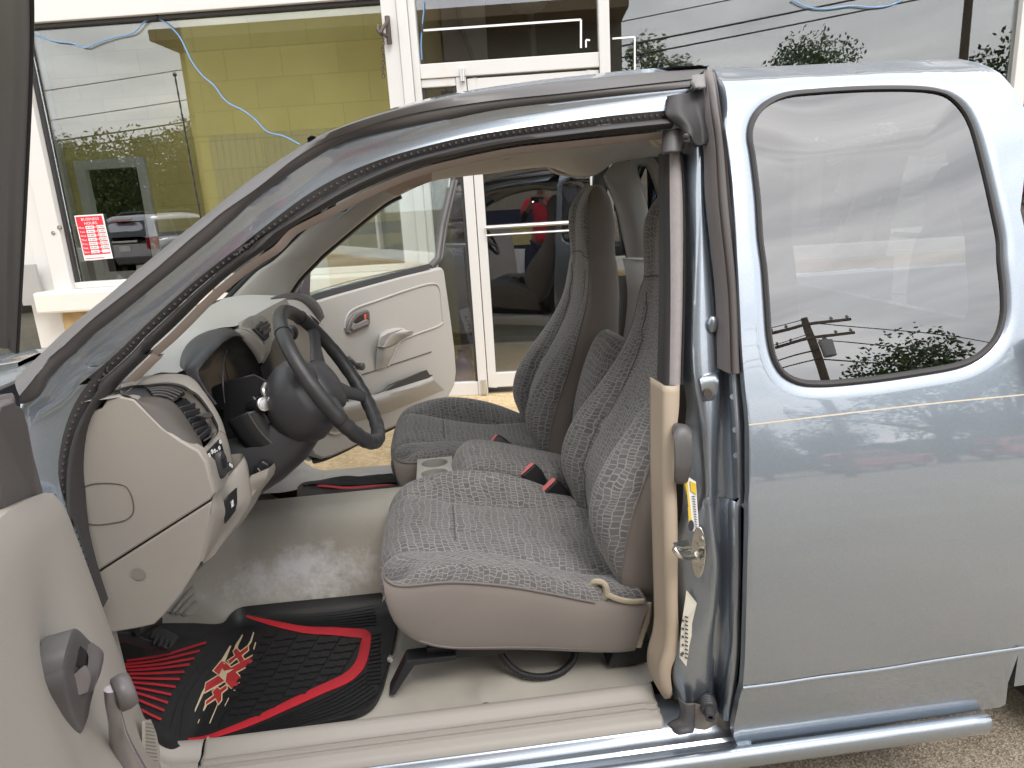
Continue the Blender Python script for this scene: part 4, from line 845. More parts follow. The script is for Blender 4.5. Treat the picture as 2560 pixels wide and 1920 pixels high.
# striker
c = S('f', 862, 1025, .075)
m = MB(); m.disc(c, (-.75, -.65, .05), .017, .006, 28, ry=.058, ax=(.65, -.75, 0)); sk = m.build('door_striker', CHROME, T, bevel=.0015)
m = MB(); ax = [S('f', 770, 975, .06), S('f', 690, 990, .035), S('f', 600, 985, .02), S('f', 640, 1040, .02), S('f', 700, 1080, .03), S('f', 800, 1075, .05), S('f', 850, 1060, .068)]; m.tube(ax, .0055, n=40, seg=10); m.slab([S('f', 590, 915, .02), S('f', 755, 880, .055), S('f', 768, 950, .06), S('f', 630, 975, .02)], (0, .004, -.003)); m.build('striker_loop', CHROME, sk)
m = MB(); p = S('f', 858, 1060, .066); m.lathe(p, (-.75, -.65, .05), [(0, .01), (.008, .01), (.010, .006)], 12); m.build('bolt', CHROME, sk)
# lower rubber patch, bump stop, rusty foot
m = MB(); m.loft([Ss([('g', [(640, 880), (660, 950), (650, 1100), (530, 1170), (550, 1310)])], .07), Ss([('g', [(720, 945), (740, 1050), (700, 1150), (640, 1200), (620, 1335)])], .05), Ss([('g', [(830, 940), (830, 1050), (820, 1200), (800, 1325)])], .05)], n=24, sub=3); m.build('rubber_patch', MOLD, T, thick=.003)
m = MB(); m.loft([Ss([('g', [(830, 940), (830, 1050), (820, 1200), (800, 1325)])], .055), Ss([('g', [(900, 960), (930, 1150), (950, 1300)])], .05), Ss([('g', [(1060, 1000), (1080, 1150), (1090, 1285)])], .055), Ss([('g', [(1140, 1130), (1160, 1200), (1150, 1275)])], .045), Ss([('g', [(1250, 1130), (1250, 1200), (1250, 1260)])], .045)], n=20, sub=3); m.build('pillar_foot', M('dusty_steel', (.26, .225, .19), .6, var=.25, vs=20), jamb, ang=60)
a = S('g', 965, 900, .07); b = S('g', 1000, 1110, .015)
m = MB(); v = (b-a); L_ = v.length; m.lathe(a, v, [(0, .017), (L_*.6, .017), (L_*.62, .012), (L_*.9, .011), (L_, .0105), (L_, .006), (L_*.9, .005)], 18)
for k in range(4): m.lathe(a+v*(.08+.12*k), v, [(0, .0172), (.003, .019), (.006, .0172)], 18)
m.build('bump_stop', DARKP, T)
# ---- rocker, sill plate
x0, x1 = -.95, .60
yz = [(.20, .262), (.085, .268), (.078, .262), (.074, .252), (.060, .247), (.050, .249), (.044, .243), (.030, .246), (.018, .250)]
def prof(x, dz=0): return [Vector((x, y, z+dz)) for y, z in yz]
m = MB(); m.grid([prof(x) for x in [x0+(x1-x0)*i/12 for i in range(13)]]); m.build('rocker', PAINT, T, ang=50)
P0 = [S('h', x, y, .0) for x, y in ((0, 1300), (700, 1190), (1400, 1080), (1930, 1000))]
m = MB(); ys = [(.022, .248), (.012, .257), (.002, .260), (-.008, .255), (-.0125, .243), (-.011, .228), (-.003, .213), (.012, .203), (.05, .195)]
m.grid([[Vector((x, y, z)) for y, z in ys] for x in [-.95+.1*i for i in range(21)]+[1.10, 1.14]]+[[Vector((1.152, y*.5+.008, .215+(z-.215)*.7)) for y, z in ys], [Vector((1.157, .02, .215)) for y, z in ys]]); m.build('rocker', PAINT, T, ang=60)
sy = [(.208, .280, 0), (.194, .300, 0), (.186, .308, 0), (.174, .308, 0), (.165, .304, 0), (.154, .295, 0), (.148, .292, 0), (.140, .291, 0), (.137, .296, 1), (.131, .297, 1), (.128, .290, 1), (.122, .2895, 1), (.119, .294, 1), (.113, .295, 1), (.110, .288, 1), (.096, .284, 0), (.086, .279, 0), (.082, .268, 0)]
m = MB()
for xs in ([-.60, -.598, -.59, -.3, 0, .2, .38, .392, .40, .418, .424],):
    rows = []
    for x in xs:
        e = 1 if -.592 < x < .40 else .25
        rows.append([Vector((x, y+(0 if -.598 < x < .42 else .008), z-(0 if k == 0 else (.0045 if e < 1 else 0))-(.004 if x in (-.60, .424) else 0))) for y, z, k in sy])
    m.grid(rows)
m.build('sill_plate', TRIM, T, ang=50)
# front end of the sill: kick panel curve
m = MB(); rows = []
for x, dy, dz in ((-.602, 0, 0), (-.66, .0, .004), (-.70, .0, .03), (-.73, 0, .09), (-.745, 0, .2), (-.75, 0, .5)):
    rows.append([Vector((x, y+dy, z*1.0+dz-(.004 if k else 0))) for y, z, k in sy])
m.grid(rows); m.build('kick_trim', TRIM, T, ang=50)
# ---- floor pan
xs = [-.95+i*.02 for i in range(100)]; ysf = [.205+j*.02 for j in range(66)]
def fz(x, y):
    z = floor_z(x, y)
    if y < .32 and -.02 < x < .46:                       # stamped swages beside the seat
        z += .014*exp(-(((x-.03)/.022)**2+((y-.24)/.07)**2)) + .010*exp(-(((x-.10)/.03)**2+((y-.30)/.03)**2)) + .009*exp(-(((x-.16)/.025)**2+((y-.29)/.02)**2))
    return z
m = MB(); m.grid([[Vector((x, y, min(fz(x, y), .98))) for x in xs] for y in ysf]); m.build('floor_pan', VINYL, T, ang=60)
m = MB(); m.wb((-.95, .22, .14), (1.22, 1.50, .17)); m.build('underbody', BLACKP, T, smooth=False)
m = MB(); q = [Fl('7', x, y, .004) for x, y in ((920, 795), (1060, 620), (1075, 690), (1092, 770), (1075, 810), (1050, 820))]; m.slab(q, (0, 0, .006)); fr_ = m.build('foot_rest', VINYL, T, bevel=.003)
m = MB()
for a, b in (((955, 800), (1062, 660)), ((985, 805), (1070, 700)), ((1020, 812), (1080, 740))): m.tube([Fl('7', *a, .012), Fl('7', *b, .012)], .006, n=2, smooth=False)
m.build('rib', VINYL, fr_)
# brake pedal
m = MB(); P = [Fl('7', 600, 935, .14), Fl('7', 720, 940, .12), Fl('7', 800, 975, .09), Fl('7', 880, 985, .07)]; m.tube(P, .012, n=16, seg=8, flat=.5); bp = m.build('brake_pedal', BLACKP, T)
pd = [Fl('7', x, y, .075) for x, y in ((840, 915), (880, 905), (970, 945), (985, 965), (945, 1025), (930, 1030), (820, 965))]
m = MB(); m.slab(pd, (.004, 0, .014)); pad = m.build('pedal_pad', BLACKP, bp, bevel=.003)
m = MB()
for i in range(4):
    x = 860+i*28; m.slab([Fl('7', x, 925+i*11, .095), Fl('7', x+14, 930+i*11, .095), Fl('7', x-6, 985+i*8, .095), Fl('7', x-18, 978+i*8, .095)], (.002, 0, .004))
m.build('pedal_rib', RUB, pad, smooth=False, bevel=.001)
m = MB(); m.tube([Fl('u', 1900, 430, .15), Fl('u', 2010, 350, .12), Fl('u', 2212, 270, .10)], .014, n=8, flat=.5); m.build('accelerator', BLACKP, T)
# ---- seat belt hose under the seat and runner brackets come with the seat
# ================================================================== SEATS
def r8(pts, Y): return ats('8', pts, Y)
hem = r8([(150, 700), (200, 870), (330, 965), (470, 1000), (900, 1005), (1420, 1020), (1520, 1010)], .245)
mid = r8([(122, 600), (170, 760), (450, 830), (900, 835), (1400, 860), (1560, 860)], .228)
pipe = r8([(117, 545), (140, 610), (180, 640), (240, 650), (500, 630), (800, 650), (1050, 692), (1300, 742), (1592, 745)], .236)
def row(y, top, x0, zlow):           # front lip then the top line
    f = top[0]
    return [Vector((x0+.035, y, zlow)), Vector((x0+.008, y, zlow+.05)), Vector((x0-.002, y, (zlow+.05+f[1])/2+.012))] + [Vector((x, y, z)) for x, z in top]
near_b = row(.285, [(-.155, .643), (-.06, .652), (.02, .647), (.11, .622), (.19, .589), (.30, .548), (.40, .53)], -.185, .47)
seam_n = row(.345, [(-.15, .632), (-.08, .628), (-.01, .608), (.107, .579), (.194, .551), (.325, .515), (.42, .51)], -.190, .47)
cent1 = row(.42, [(-.15, .648), (-.08, .648), (-.01, .628), (.10, .598), (.19, .575), (.31, .545), (.42, .53)], -.195, .47)
cent2 = row(.56, [(-.15, .652), (-.08, .652), (-.01, .634), (.10, .604), (.19, .582), (.31, .555), (.42, .54)], -.195, .47)
seam_f = row(.640, [(-.15, .648), (-.08, .640), (-.01, .618), (.10, .592), (.163, .581), (.31, .575), (.42, .545)], -.190, .47)
far_b = row(.715, [(-.150, .650), (-.085, .674), (.01, .684), (.098, .672), (.204, .637), (.311, .585), (.40, .55)], -.185, .47)
far_s = row(.770, [(-.15, .60), (-.06, .625), (.05, .632), (.15, .62), (.25, .59), (.33, .56), (.40, .54)], -.180, .46)
far_h = [Vector((x, .765, z)) for x, z in ((-.13, .47), (-.05, .44), (.1, .42), (.3, .40), (.42, .39))]
def dip(a, b, t, d): return [p.lerp(q, t)-Vector((0, 0, d)) for p, q in zip(crs(a, 30), crs(b, 30))]
rows = [[p+Vector((0, .004, .001)) for p in pipe], [p.lerp(q, .45)+Vector((0, -.01, .012)) for p, q in zip(crs(pipe, 30), crs(near_b, 30))], near_b, dip(near_b, seam_n, .8, .0), [p-Vector((0, 0, .006)) for p in seam_n], dip(seam_n, cent1, .12, -.004), cent1, cent2, dip(cent2, seam_f, .88, -.003), [p-Vector((0, 0, .006)) for p in seam_f], dip(seam_f, far_b, .15, -.004), far_b, far_s]
m = MB(); m.loft(rows, n=56, sub=4); cush = m.build('bucket_seat', FAB, T, ang=80)
m = MB(); m.loft([[p+Vector((0, .012, .004)) for p in hem], hem, mid, [p+Vector((0, -.001, -.006)) for p in pipe], [p+Vector((0, .005, .002)) for p in pipe]], n=56, sub=3)
m.loft([far_s, [p+Vector((0, .01, -.06)) for p in far_s], far_h], n=40, sub=2)
m.loft([[hem[0], hem[0]+Vector((.02, .25, .0)), far_h[0]], [Vector((-.186, .25, .56)), Vector((-.20, .5, .50)), Vector((-.18, .765, .56))]], n=12, sub=3)
m.build('seat_skirt', CLOTH, cush, ang=60)
def piping(name, pts, r, mat, par, n=60): return MB().tube(pts, r, n=n, seg=6).build(name, mat, par)
piping('piping', [p+Vector((0, -.0015, 0)) for p in pipe[:-1]], .0026, M('piping_cloth', (.17, .15, .14), .9), cush)
piping('hem_piping', r8([(330, 955), (470, 988), (900, 990), (1420, 1000), (1515, 990)], .24), .002, CLOTH, cush)
SEAM = M('seam_shadow_thread', (.10, .095, .095), .9)
piping('seam', [Vector((-.008, y, z)) for y, z in ((.348, .610), (.42, .629), (.49, .634), (.56, .635), (.636, .620))], .0016, SEAM, cush, 24)
piping('seam', [p+Vector((0, 0, -.0055)) for p in seam_n[3:]], .0014, SEAM, cush)
piping('fold', [Vector(q) for q in ((.185, .61, .583), (.20, .56, .578), (.225, .50, .568), (.26, .44, .556))], .0022, SEAM, cush, 24)  # dark tube laid along the cushion crease in place of its shade
piping('seam', [p+Vector((0, 0, -.0055)) for p in seam_f[3:]], .0014, SEAM, cush)
# backrest: closed sections from bottom to top; (z, pipe x, rear x, half width, bolster)
tab = [(.485, .350, .455, .235, .004), (.53, .335, .475, .250, .012), (.60, .318, .500, .258, .026), (.68, .312, .530, .262, .042), (.76, .335, .560, .262, .050), (.84, .378, .582, .258, .046), (.92, .432, .594, .250, .034), (1.00, .476, .602, .238, .022), (1.07, .500, .609, .222, .012), (1.13, .510, .613, .205, .008), (1.18, .514, .615, .180, .006), (1.205, .516, .615, .155, .006), (1.24, .514, .615, .145, .008), (1.31, .512, .617, .140, .012), (1.37, .520, .612, .134, .014), (1.41, .538, .602, .120, .010), (1.435, .556, .590, .098, .002)]
YC = .505
def ring(z, xp, xr, hw, b):
    t = (xr-xp); P = []
    # start near rear, go front across, back around
    k = .30 if z < 1.15 else .22
    P += [(xr-.014, -hw*.93), (xp+t*.55, -hw*1.02), (xp+t*.12, -hw*1.015), (xp-.002, -hw*.985), (xp-b*.75, -hw*.86), (xp-b, -hw*.70), (xp-b*.55+.004, -hw*.52)]
    P += [(xp+b*.30, -hw*.44), (xp+b*.12, -hw*.28), (xp+b*.10, 0), (xp+b*.12, hw*.28), (xp+b*.30, hw*.44)]
    P += [(xp-b*.55+.004, hw*.52), (xp-b, hw*.70), (xp-b*.75, hw*.86), (xp-.002, hw*.985), (xp+t*.12, hw*1.015), (xp+t*.55, hw*1.02), (xr-.014, hw*.93), (xr+.004, hw*.6), (xr+.008, 0), (xr+.004, -hw*.6)]
    return [Vector((x, YC+y, z)) for x, y in P]
tab = [(z, xp+.045, xr+.045, hw, b) for z, xp, xr, hw, b in tab]
R = [ring(*t) for t in tab]
def colsub(R, sub):
    n = len(R[0]); cols = [crs([r[j] for r in R], (len(R)-1)*sub+1) for j in range(n)]
    return [[cols[j][i] for j in range(n)] for i in range(len(cols[0]))]
R = colsub(R, 3)
R = [crs(r, 88, True) for r in R]
top = sum(R[-1], Vector())/88
R += [[top.lerp(p, .82)+Vector((.002, 0, .006)) for p in R[-1]], [top.lerp(p, .45)+Vector((.004, 0, .010)) for p in R[-1]], [top+Vector((.005, 0, .011)) for p in R[-1]]]
# fabric face: from just past the near pipe to the far pipe
def split(R, near=True):
    F_, Sd = [], []
    for r in R:
        d = [(p.y-YC) for p in r]; n = len(r)
        hw = max(abs(v) for v in d) or 1
        # indices: ring starts near rear; find near pipe and far pipe by arclength fraction of ring
        F_.append(r); Sd.append(r)
    return F_, Sd
# arc fractions of the pipes from ring() order: points 3 and 15 of 22
def frac_idx(t):
    P = ring(*t); acc = [0]
    for a, b in zip(P+[P[0]], P[1:]+[P[0], P[0]]):
        acc.append(acc[-1]+(b-a).length)
    tot = sum((a-b).length for a, b in zip(P, P[1:]+[P[0]]))
    return acc[3]/tot, acc[15]/tot
fr = [frac_idx(t) for t in tab]
i0 = round(sum(f[0] for f in fr)/len(fr)*88); i1 = round(sum(f[1] for f in fr)/len(fr)*88)
m = MB(); m.grid([r[i0:i1+1] for r in R]); back = m.build('backrest', FAB, cush, ang=80)
m = MB(); m.grid([r[i1:]+r[:i0+1] for r in R]); m.build('backrest_side', CLOTH, cush, ang=80)
for ii in (i0, i1): piping('piping', [r[ii] for r in R[:-3]], .0026, bpy.data.materials['piping_cloth'], cush)
iz = next(i for i, r in enumerate(R) if r[0].z > 1.20); nb = i0+2
piping('seam', [p+Vector((-.002, 0, .012*cos((p.y-YC)*12))) for p in R[iz][i0:i1+1]], .0018, SEAM, cush)
iz = next(i for i, r in enumerate(R) if r[0].z > .90)
piping('seam', [p+Vector((-.0015, 0, -.03*abs((p.y-YC)/.12))) for p in R[iz][i0+16:i1-15]], .0016, SEAM, cush)
for s in (-1, 1):
    pts = []
    for r in R[4:]:
        z = r[0].z
        if z < 1.19:
            c = min(r[i0:i1+1], key=lambda p: abs(p.y-(YC+s*.115))); pts.append(c+Vector((-.001, 0, 0)))
    piping('seam', pts, .0014, SEAM, cush)
for bx_ in (((-.10, .29, .36), (.40, .33, .40)), ((-.10, .68, .36), (.40, .72, .40))): m = MB(); m.wb(*bx_); m.build('seat_runner', BLACKP, cush, smooth=False, bevel=.003)
m = MB(); m.slab([(-.15, .27, .385), (-.03, .27, .385), (-.03, .27, .37), (-.13, .27, .37), (-.185, .27, .295), (-.20, .27, .295)], (0, .05, 0)); m.build('runner_foot', BLACKP, cush, smooth=False, bevel=.003); m = MB(); m.slab([(.36, .27, .36), (.45, .27, .36), (.47, .27, .30), (.34, .27, .30)], (0, .06, 0)); m.build('runner_foot', BLACKP, cush, smooth=False, bevel=.003)
for bx_ in (((-.2, .66, .30), (-.16, .72, .39)), ((.38, .66, .30), (.44, .72, .38))): m = MB(); m.wb(*bx_); m.build('runner_foot', BLACKP, cush, smooth=False, bevel=.003)
m = MB(); p = at('8', 172, 1050, Y=.262); m.lathe(p, (-.3, -1, 0), [(0, .008), (.008, .008), (.009, .005), (.009, .0005)], 6); m.build('bolt', ALU, cush, ang=20)
# frayed foam loop at the recliner and lower back strap
FRAY = M('frayed_foam', (.42, .36, .27), .95, var=.3, vs=60, bump=.8, bs=160)
m = MB(); m.tube([at('8', x, y, Y=Y) for x, y, Y in ((1290, 700, .27), (1283, 650, .26), (1310, 628, .25), (1350, 640, .243), (1362, 690, .242), (1345, 712, .25), (1322, 718, .26))], .011, n=24, seg=8, flat=.7)
m.tube([at('8', x, y, Y=.232) for x, y in ((1370, 700), (1420, 722), (1500, 738), (1570, 735))], .007, n=12, seg=7, flat=.6)
m.tube([at('8', x, y, Y=.24) for x, y in ((1596, 745), (1590, 830), (1560, 920), (1540, 990))], .008, n=12, seg=7, flat=.5); m.build('frayed_foam', FRAY, cush)
def copyseat(dx, dy, dz):
    c = cush.copy(); COL.objects.link(c); c.location = (dx, dy, dz)
    for ch in list(cush.children):
        k = ch.copy(); COL.objects.link(k); k.parent = c
    return c
pseat = copyseat(-.012, .742, .022)
for ch in list(pseat.children):
    if ch.name.startswith(('frayed', 'bolt')): bpy.data.objects.remove(ch)
    elif min(v.co.z for v in ch.data.vertices)+ROOTLOC['pickup_truck'].z > .45 and ch.name.startswith(('back', 'piping', 'seam')) and max(v.co.z for v in ch.data.vertices) > .8: ch.location.x -= .045
# centre jump seat
def rr_(y, pts): return [Vector((x, y, z)) for x, z in pts]
a = [(-.005, .50), (.0, .60), (.02, .65), (.06, .678), (.14, .668), (.25, .635), (.36, .60), (.44, .57)]
m = MB(); m.loft([rr_(.755, [(x, z-.06) for x, z in a]), rr_(.758, a), rr_(.80, [(x-.004, z+.012) for x, z in a]), rr_(.87, [(x-.008, z+.022) for x, z in a]), rr_(.94, [(x-.004, z+.012) for x, z in a]), rr_(.985, a), rr_(.985, [(x, z-.06) for x, z in a])], n=40, sub=3); jump = m.build('jump_seat', FAB, T, ang=70)
b = [(.42, .56), (.40, .65), (.41, .78), (.45, .92), (.49, 1.0), (.52, 1.02), (.56, 1.0)]
m = MB(); m.loft([rr_(.765, [(x+.03, z-.02) for x, z in b]), rr_(.79, b), rr_(.87, [(x-.012, z+.01) for x, z in b]), rr_(.95, b), rr_(.975, [(x+.03, z-.02) for x, z in b])], n=30, sub=3); m.build('backrest', FAB, jump, ang=70)
m = MB(); m.wb((-.02, .76, .30), (.4, .98, .52)); m.build('seat_base', CLOTH, jump, smooth=False, bevel=.02)
# cup holder
CUP = M('cup_holder_grey', (.34, .335, .305), .5, var=.06, bump=.15)
z0 = .640
def cp(x, y, z=None): return at('s', x, y, Z=z0 if z is None else z)
outl = [cp(*q) for q in ((590, 1340), (610, 1200), (640, 1090), (720, 1030), (900, 995), (1060, 970), (1100, 985), (1110, 1220))]
m = MB(); cc = cp(700, 1180)
bl = [Vector((.0, .79, z0)), Vector((-.02, .96, z0))]
xs0, xs1 = -.165, -.05
ho = [(-.115, .835), (-.112, .92)]
m = MB()
def plate(x0, x1, y0, y1, z, holes, n=64):
    # plate with round holes: ring per hole bridging to its half of the plate
    k = len(holes); ys_ = [y0+(y1-y0)*i/k for i in range(k+1)]
    for (hx, hy, hr), ya, yb in zip(holes, ys_, ys_[1:]):
        inn = [Vector((hx+hr*cos(2*pi*i/n), hy+hr*sin(2*pi*i/n)*.95, z)) for i in range(n)]
        out = []
        for i in range(n):
            c_, s_ = cos(2*pi*i/n), sin(2*pi*i/n)
            tx = ((x1-hx)/c_ if c_ > 0 else (x0-hx)/c_) if abs(c_) > 1e-6 else 1e9
            ty = ((yb-hy)/s_ if s_ > 0 else (ya-hy)/s_) if abs(s_) > 1e-6 else 1e9
            t = min(tx, ty); out.append(Vector((hx+c_*t, hy+s_*t, z)))
        low = [p+Vector((0, 0, -.07)) for p in inn]; lo2 = [Vector((hx, hy, z-.07)) for p in inn]
        m.grid([[p+Vector((0, 0, -.03)) for p in out], out, inn, low, lo2], cyc=True)
plate(-.112, .002, .782, .965, z0, [(-.056, .828, .041), (-.056, .918, .041)])
cup = m.build('cup_holder', CUP, T, ang=45, bevel=.002)
m = MB(); m.wb((-.108, .785, .33), (.0, .962, z0-.072)); m.build('console_box', CUP, cup, smooth=False, bevel=.006)
# belt buckles
def buckle(p, d, L_, w, par=None):
    d = Vector(d).normalized(); u = Vector((.85, .25, .42)); u = (u-d*u.dot(d)).normalized(); v = d.cross(u)
    m = MB(); secs = []
    for t, k in ((-.12, .6), (-.03, .8), (.0, 1), (L_*.7, 1.05), (L_, .95)):
        secs.append([p+d*t+u*(w*k*cx)+v*(.017*k*cy) for cx, cy in ((-1, -.6), (-.8, -1), (.8, -1), (1, -.6), (1, .6), (.8, 1), (-.8, 1), (-1, .6))])
    m.grid(secs, cyc=True); m.add(secs[-1], [list(range(8))]); o = m.build('belt_buckle', BLACKP, T, bevel=.002)
    m = MB(); q = p+d*(L_+.001)
    m.slab([q+u*(w*.86*cx)+v*(.010*cy-.001) for cx, cy in ((-1, -.6), (-.8, -1), (.8, -1), (1, -.6), (1, .6), (.8, 1), (-.8, 1), (-1, .6))], d*.005); m.build('release_button', PINK, o, bevel=.0015)
for (tip, d_, L_, w_) in ((at('8', 1045, 95, Y=.70), (-.50, -.10, .75), .10, .030), (at('8', 925, 8, Y=.765), (-.50, .0, .75), .10, .030), (at('s', 1620, 785, Y=.985), (-.60, .1, .55), .085, .028)):
    buckle(tip-Vector(d_).normalized()*L_, d_, L_, w_)
# wiring hose below the driver seat
m = MB(); H = [at('8', x, y, Y=Y) for x, y, Y in ((760, 990, .33), (800, 1060, .30), (880, 1130, .275), (1000, 1155, .265), (1110, 1130, .28), (1180, 1060, .31), (1190, 1000, .34))]
n = 230; P = crs(H, n); m.tube(P, lambda t: .0085+.0012*(1 if int(t*n/2) % 2 else -1), n=n, seg=10, smooth=False); m.build('wiring_hose', BLACKP, T, ang=70)
# ================================================================== DASHBOARD
yS = .165
side = ats('4', [(560, 935), (590, 880), (660, 864), (740, 880), (820, 960), (900, 1040), (1000, 1110), (1100, 1168), (1140, 1230), (1165, 1330), (1185, 1402)], yS)
low = ats('7', [(1165, 175), (1150, 320), (1110, 520), (1000, 700), (900, 820), (850, 868)], yS)
bot = ats('7', [(750, 890), (620, 912), (400, 930)], yS)
lft = [Vector((-.80, yS, .62)), Vector((-.86, yS, .9)), Vector((-.83, yS, 1.06))]
seam_z = at('7', 1165, 175, Y=yS); seam_l = at('7', 505, 595, Y=yS); seam_l2 = seam_l+(seam_l-seam_z)*.35
U = side+[seam_z, seam_l2, Vector((-.86, yS, .9)), Vector((-.83, yS, 1.06))]
m = MB(); m.slab(U, (0, .03, 0)); dash = m.build('dashboard', TRIM, T, bevel=.004, ang=30)
dz_ = Vector((.001, 0, -.004))
Lo = [seam_z+dz_]+low[1:]+bot+[Vector((-.86, yS, .64)), seam_l2+dz_]
m = MB(); m.slab([p+Vector((0, .001, 0)) for p in Lo], (0, .03, 0)); m.build('lower_cover', TRIM, dash, bevel=.003, ang=30)
m = MB(); m.slab([p+Vector((0, .012, 0)) for p in [seam_z+Vector((-.01, 0, .01)), seam_l2+Vector((0, 0, .01)), seam_l2-Vector((0, 0, .01)), seam_z-Vector((.01, 0, .01))]], (0, .004, 0)); m.build('seam_gap', BLACKP, dash)
# fuse box cover line and cap hole
m = MB(); fc = ats('7', [(440, 118), (500, 92), (600, 84), (690, 98), (722, 140), (738, 200), (735, 250), (700, 285), (600, 308), (530, 314), (440, 300)], yS-.001); m.tube(fc, .0011, n=60, seg=5); m.build('fuse_cover_line', MOLD, dash)
m = MB(); p = at('7', 766, 588, Y=yS-.0015); m.disc(p, (0, -1, 0), .0135, .001, 24); m.build('cap_hole', M('hole_shade_tone', (.22, .2, .17), .8), dash)  # flat disc, the shade inside the hole put into its colour
# face strip: crest line (y=yS) to bezel inner edge (y=.33)
cr_ = ats('4', [(740, 880), (820, 960), (900, 1040), (1000, 1110), (1100, 1168), (1140, 1230), (1165, 1330), (1185, 1402)], yS)
bz = ats('4', [(1010, 732), (1080, 800), (1150, 930), (1220, 1060), (1262, 1150), (1280, 1220), (1290, 1260), (1285, 1270)], .33)
mid1_ = ats('4', [(860, 740), (960, 790), (1060, 860), (1150, 1000), (1185, 1090), (1225, 1180), (1235, 1270), (1230, 1330)], .25)
fm = lambda L: [at('m', x, y, Y=Y) for x, y, Y in L]
a1 = fm([(0, 192, .178), (150, 158, .205), (330, 146, .235), (560, 116, .262), (720, 118, .278), (860, 148, .288), (960, 208, .292), (1060, 268, .297), (1160, 388, .30), (1260, 538, .303), (1330, 678, .305), (1352, 752, .303)])
a2 = fm([(0, 110, .185), (200, 45, .225), (500, -20, .27), (800, -30, .305), (950, 0, .318), (1060, 80, .325), (1180, 240, .33), (1300, 420, .333), (1400, 610, .334), (1450, 760, .335), (1475, 850, .335)])
bL = fm([(1080, 1040, .172), (1190, 1195, .167), (1253, 1445, .166), (1303, 1625, .166)]); bM = fm([(1235, 912, .268), (1330, 1090, .245), (1390, 1300, .24), (1400, 1560, .225)])
bR = fm([(1352, 750, .303), (1440, 1000, .295), (1505, 1250, .30), (1490, 1420, .285)]); bE = fm([(1475, 850, .335), (1515, 1000, .335), (1550, 1200, .335), (1562, 1275, .335)])
m = MB(); m.loft([[p+Vector((-.02, 0, -.012)) for p in a1], a1, [a.lerp(b, .5)+Vector((.003, 0, .003)) for a, b in zip(crs(a1, 20), crs(a2, 20))], a2, [p+Vector((-.03, .008, -.006)) for p in a2]], n=50, sub=3)
m.loft([[p+Vector((-.004, .004, 0)) for p in bL], bL, [a.lerp(b, .08)+Vector((.003, 0, .001)) for a, b in zip(crs(bL, 12), crs(bM, 12))], bM, bR, bE, [p+Vector((-.03, .008, 0)) for p in bE]], n=30, sub=3); face = m.build('dash_face', TRIM, dash, ang=70)
# dash top pad: from the face top across the car
def tp(pts): return [at(r, x, y, Y=Y) for r, x, y, Y in pts]
f1 = [Vector((-.83 if y > .2 else -.76, y, z-.02)) for y, z in ((.16, 1.085), (.3, 1.13), (.5, 1.155), (.86, 1.165), (1.2, 1.16), (1.45, 1.14), (1.56, 1.08))]
f0 = [Vector((p.x-.01, p.y, p.z-.03)) for p in f1]
f2 = [Vector((-.70, y, z)) for y, z in ((.16, 1.105), (.3, 1.14), (.5, 1.172), (.86, 1.182), (1.2, 1.175), (1.45, 1.15), (1.56, 1.09))]
f3 = [at('4', 590, 880, Y=.16), at('4', 800, 745, Y=.30), at('k', 85, 800, Y=.40)+Vector((-.02, 0, .004)), Vector((-.57, .5, 1.178)), Vector((-.585, .7, 1.172)), Vector((-.60, .86, 1.166)), Vector((-.59, 1.2, 1.168)), Vector((-.60, 1.45, 1.145)), Vector((-.61, 1.56, 1.09))]
f4 = [at('4', 660, 868, Y=.165), at('4', 870, 735, Y=.27), at('4', 1000, 728, Y=.33), Vector((-.545, .5, 1.172)), Vector((-.535, .70, 1.155)), Vector((-.545, .86, 1.150)), Vector((-.52, 1.2, 1.155)), Vector((-.535, 1.45, 1.135)), Vector((-.56, 1.56, 1.08))]
f5 = [p+Vector((.012, 0, -.06)) for p in f4]; f5[0] = f4[0]+Vector((-.02, .01, -.01)); f5[1] = f4[1]+Vector((-.02, .0, -.02)); f5[2] = f4[2]+Vector((-.02, .0, -.03))
f6 = [Vector((-.50, y, z)) for y, z in ((.20, .95), (.3, .95), (.4, .93), (.5, .93), (.7, .95), (.86, .97), (1.2, .98), (1.45, .98), (1.56, .98))]
f7 = [Vector((-.53, y, .80)) for y in (.3, .35, .4, .5, .7, .86, 1.2, 1.45, 1.56)]
f8 = [Vector((-.66, y, .72)) for y in (.3, .35, .4, .5, .7, .86, 1.2, 1.45, 1.56)]
m = MB(); m.loft([f0, f1, f2, f3, f4], n=70, sub=4); m.build('dash_top', TRIM_LIT, dash, ang=70)
def clip(r, y0): return [p for p in crs(r, 60) if p.y > y0]
m = MB(); m.loft([clip(f4, .80), [p+Vector((.01, 0, -.02)) for p in clip(f4, .80)], clip(f5, .80), clip(f6, .80), clip(f7, .80), clip(f8, .80)], n=40, sub=3); m.build('glove_box_panel', TRIM, dash, ang=60)
# dark windshield edge and grille line on the dash top
m = MB(); m.tube([at('4', 1130, 366, Y=.95), at('4', 1200, 352, Y=1.1), at('4', 1262, 338, Y=1.25)], .010, n=10); m.build('defroster_strip', BLACKP, dash)
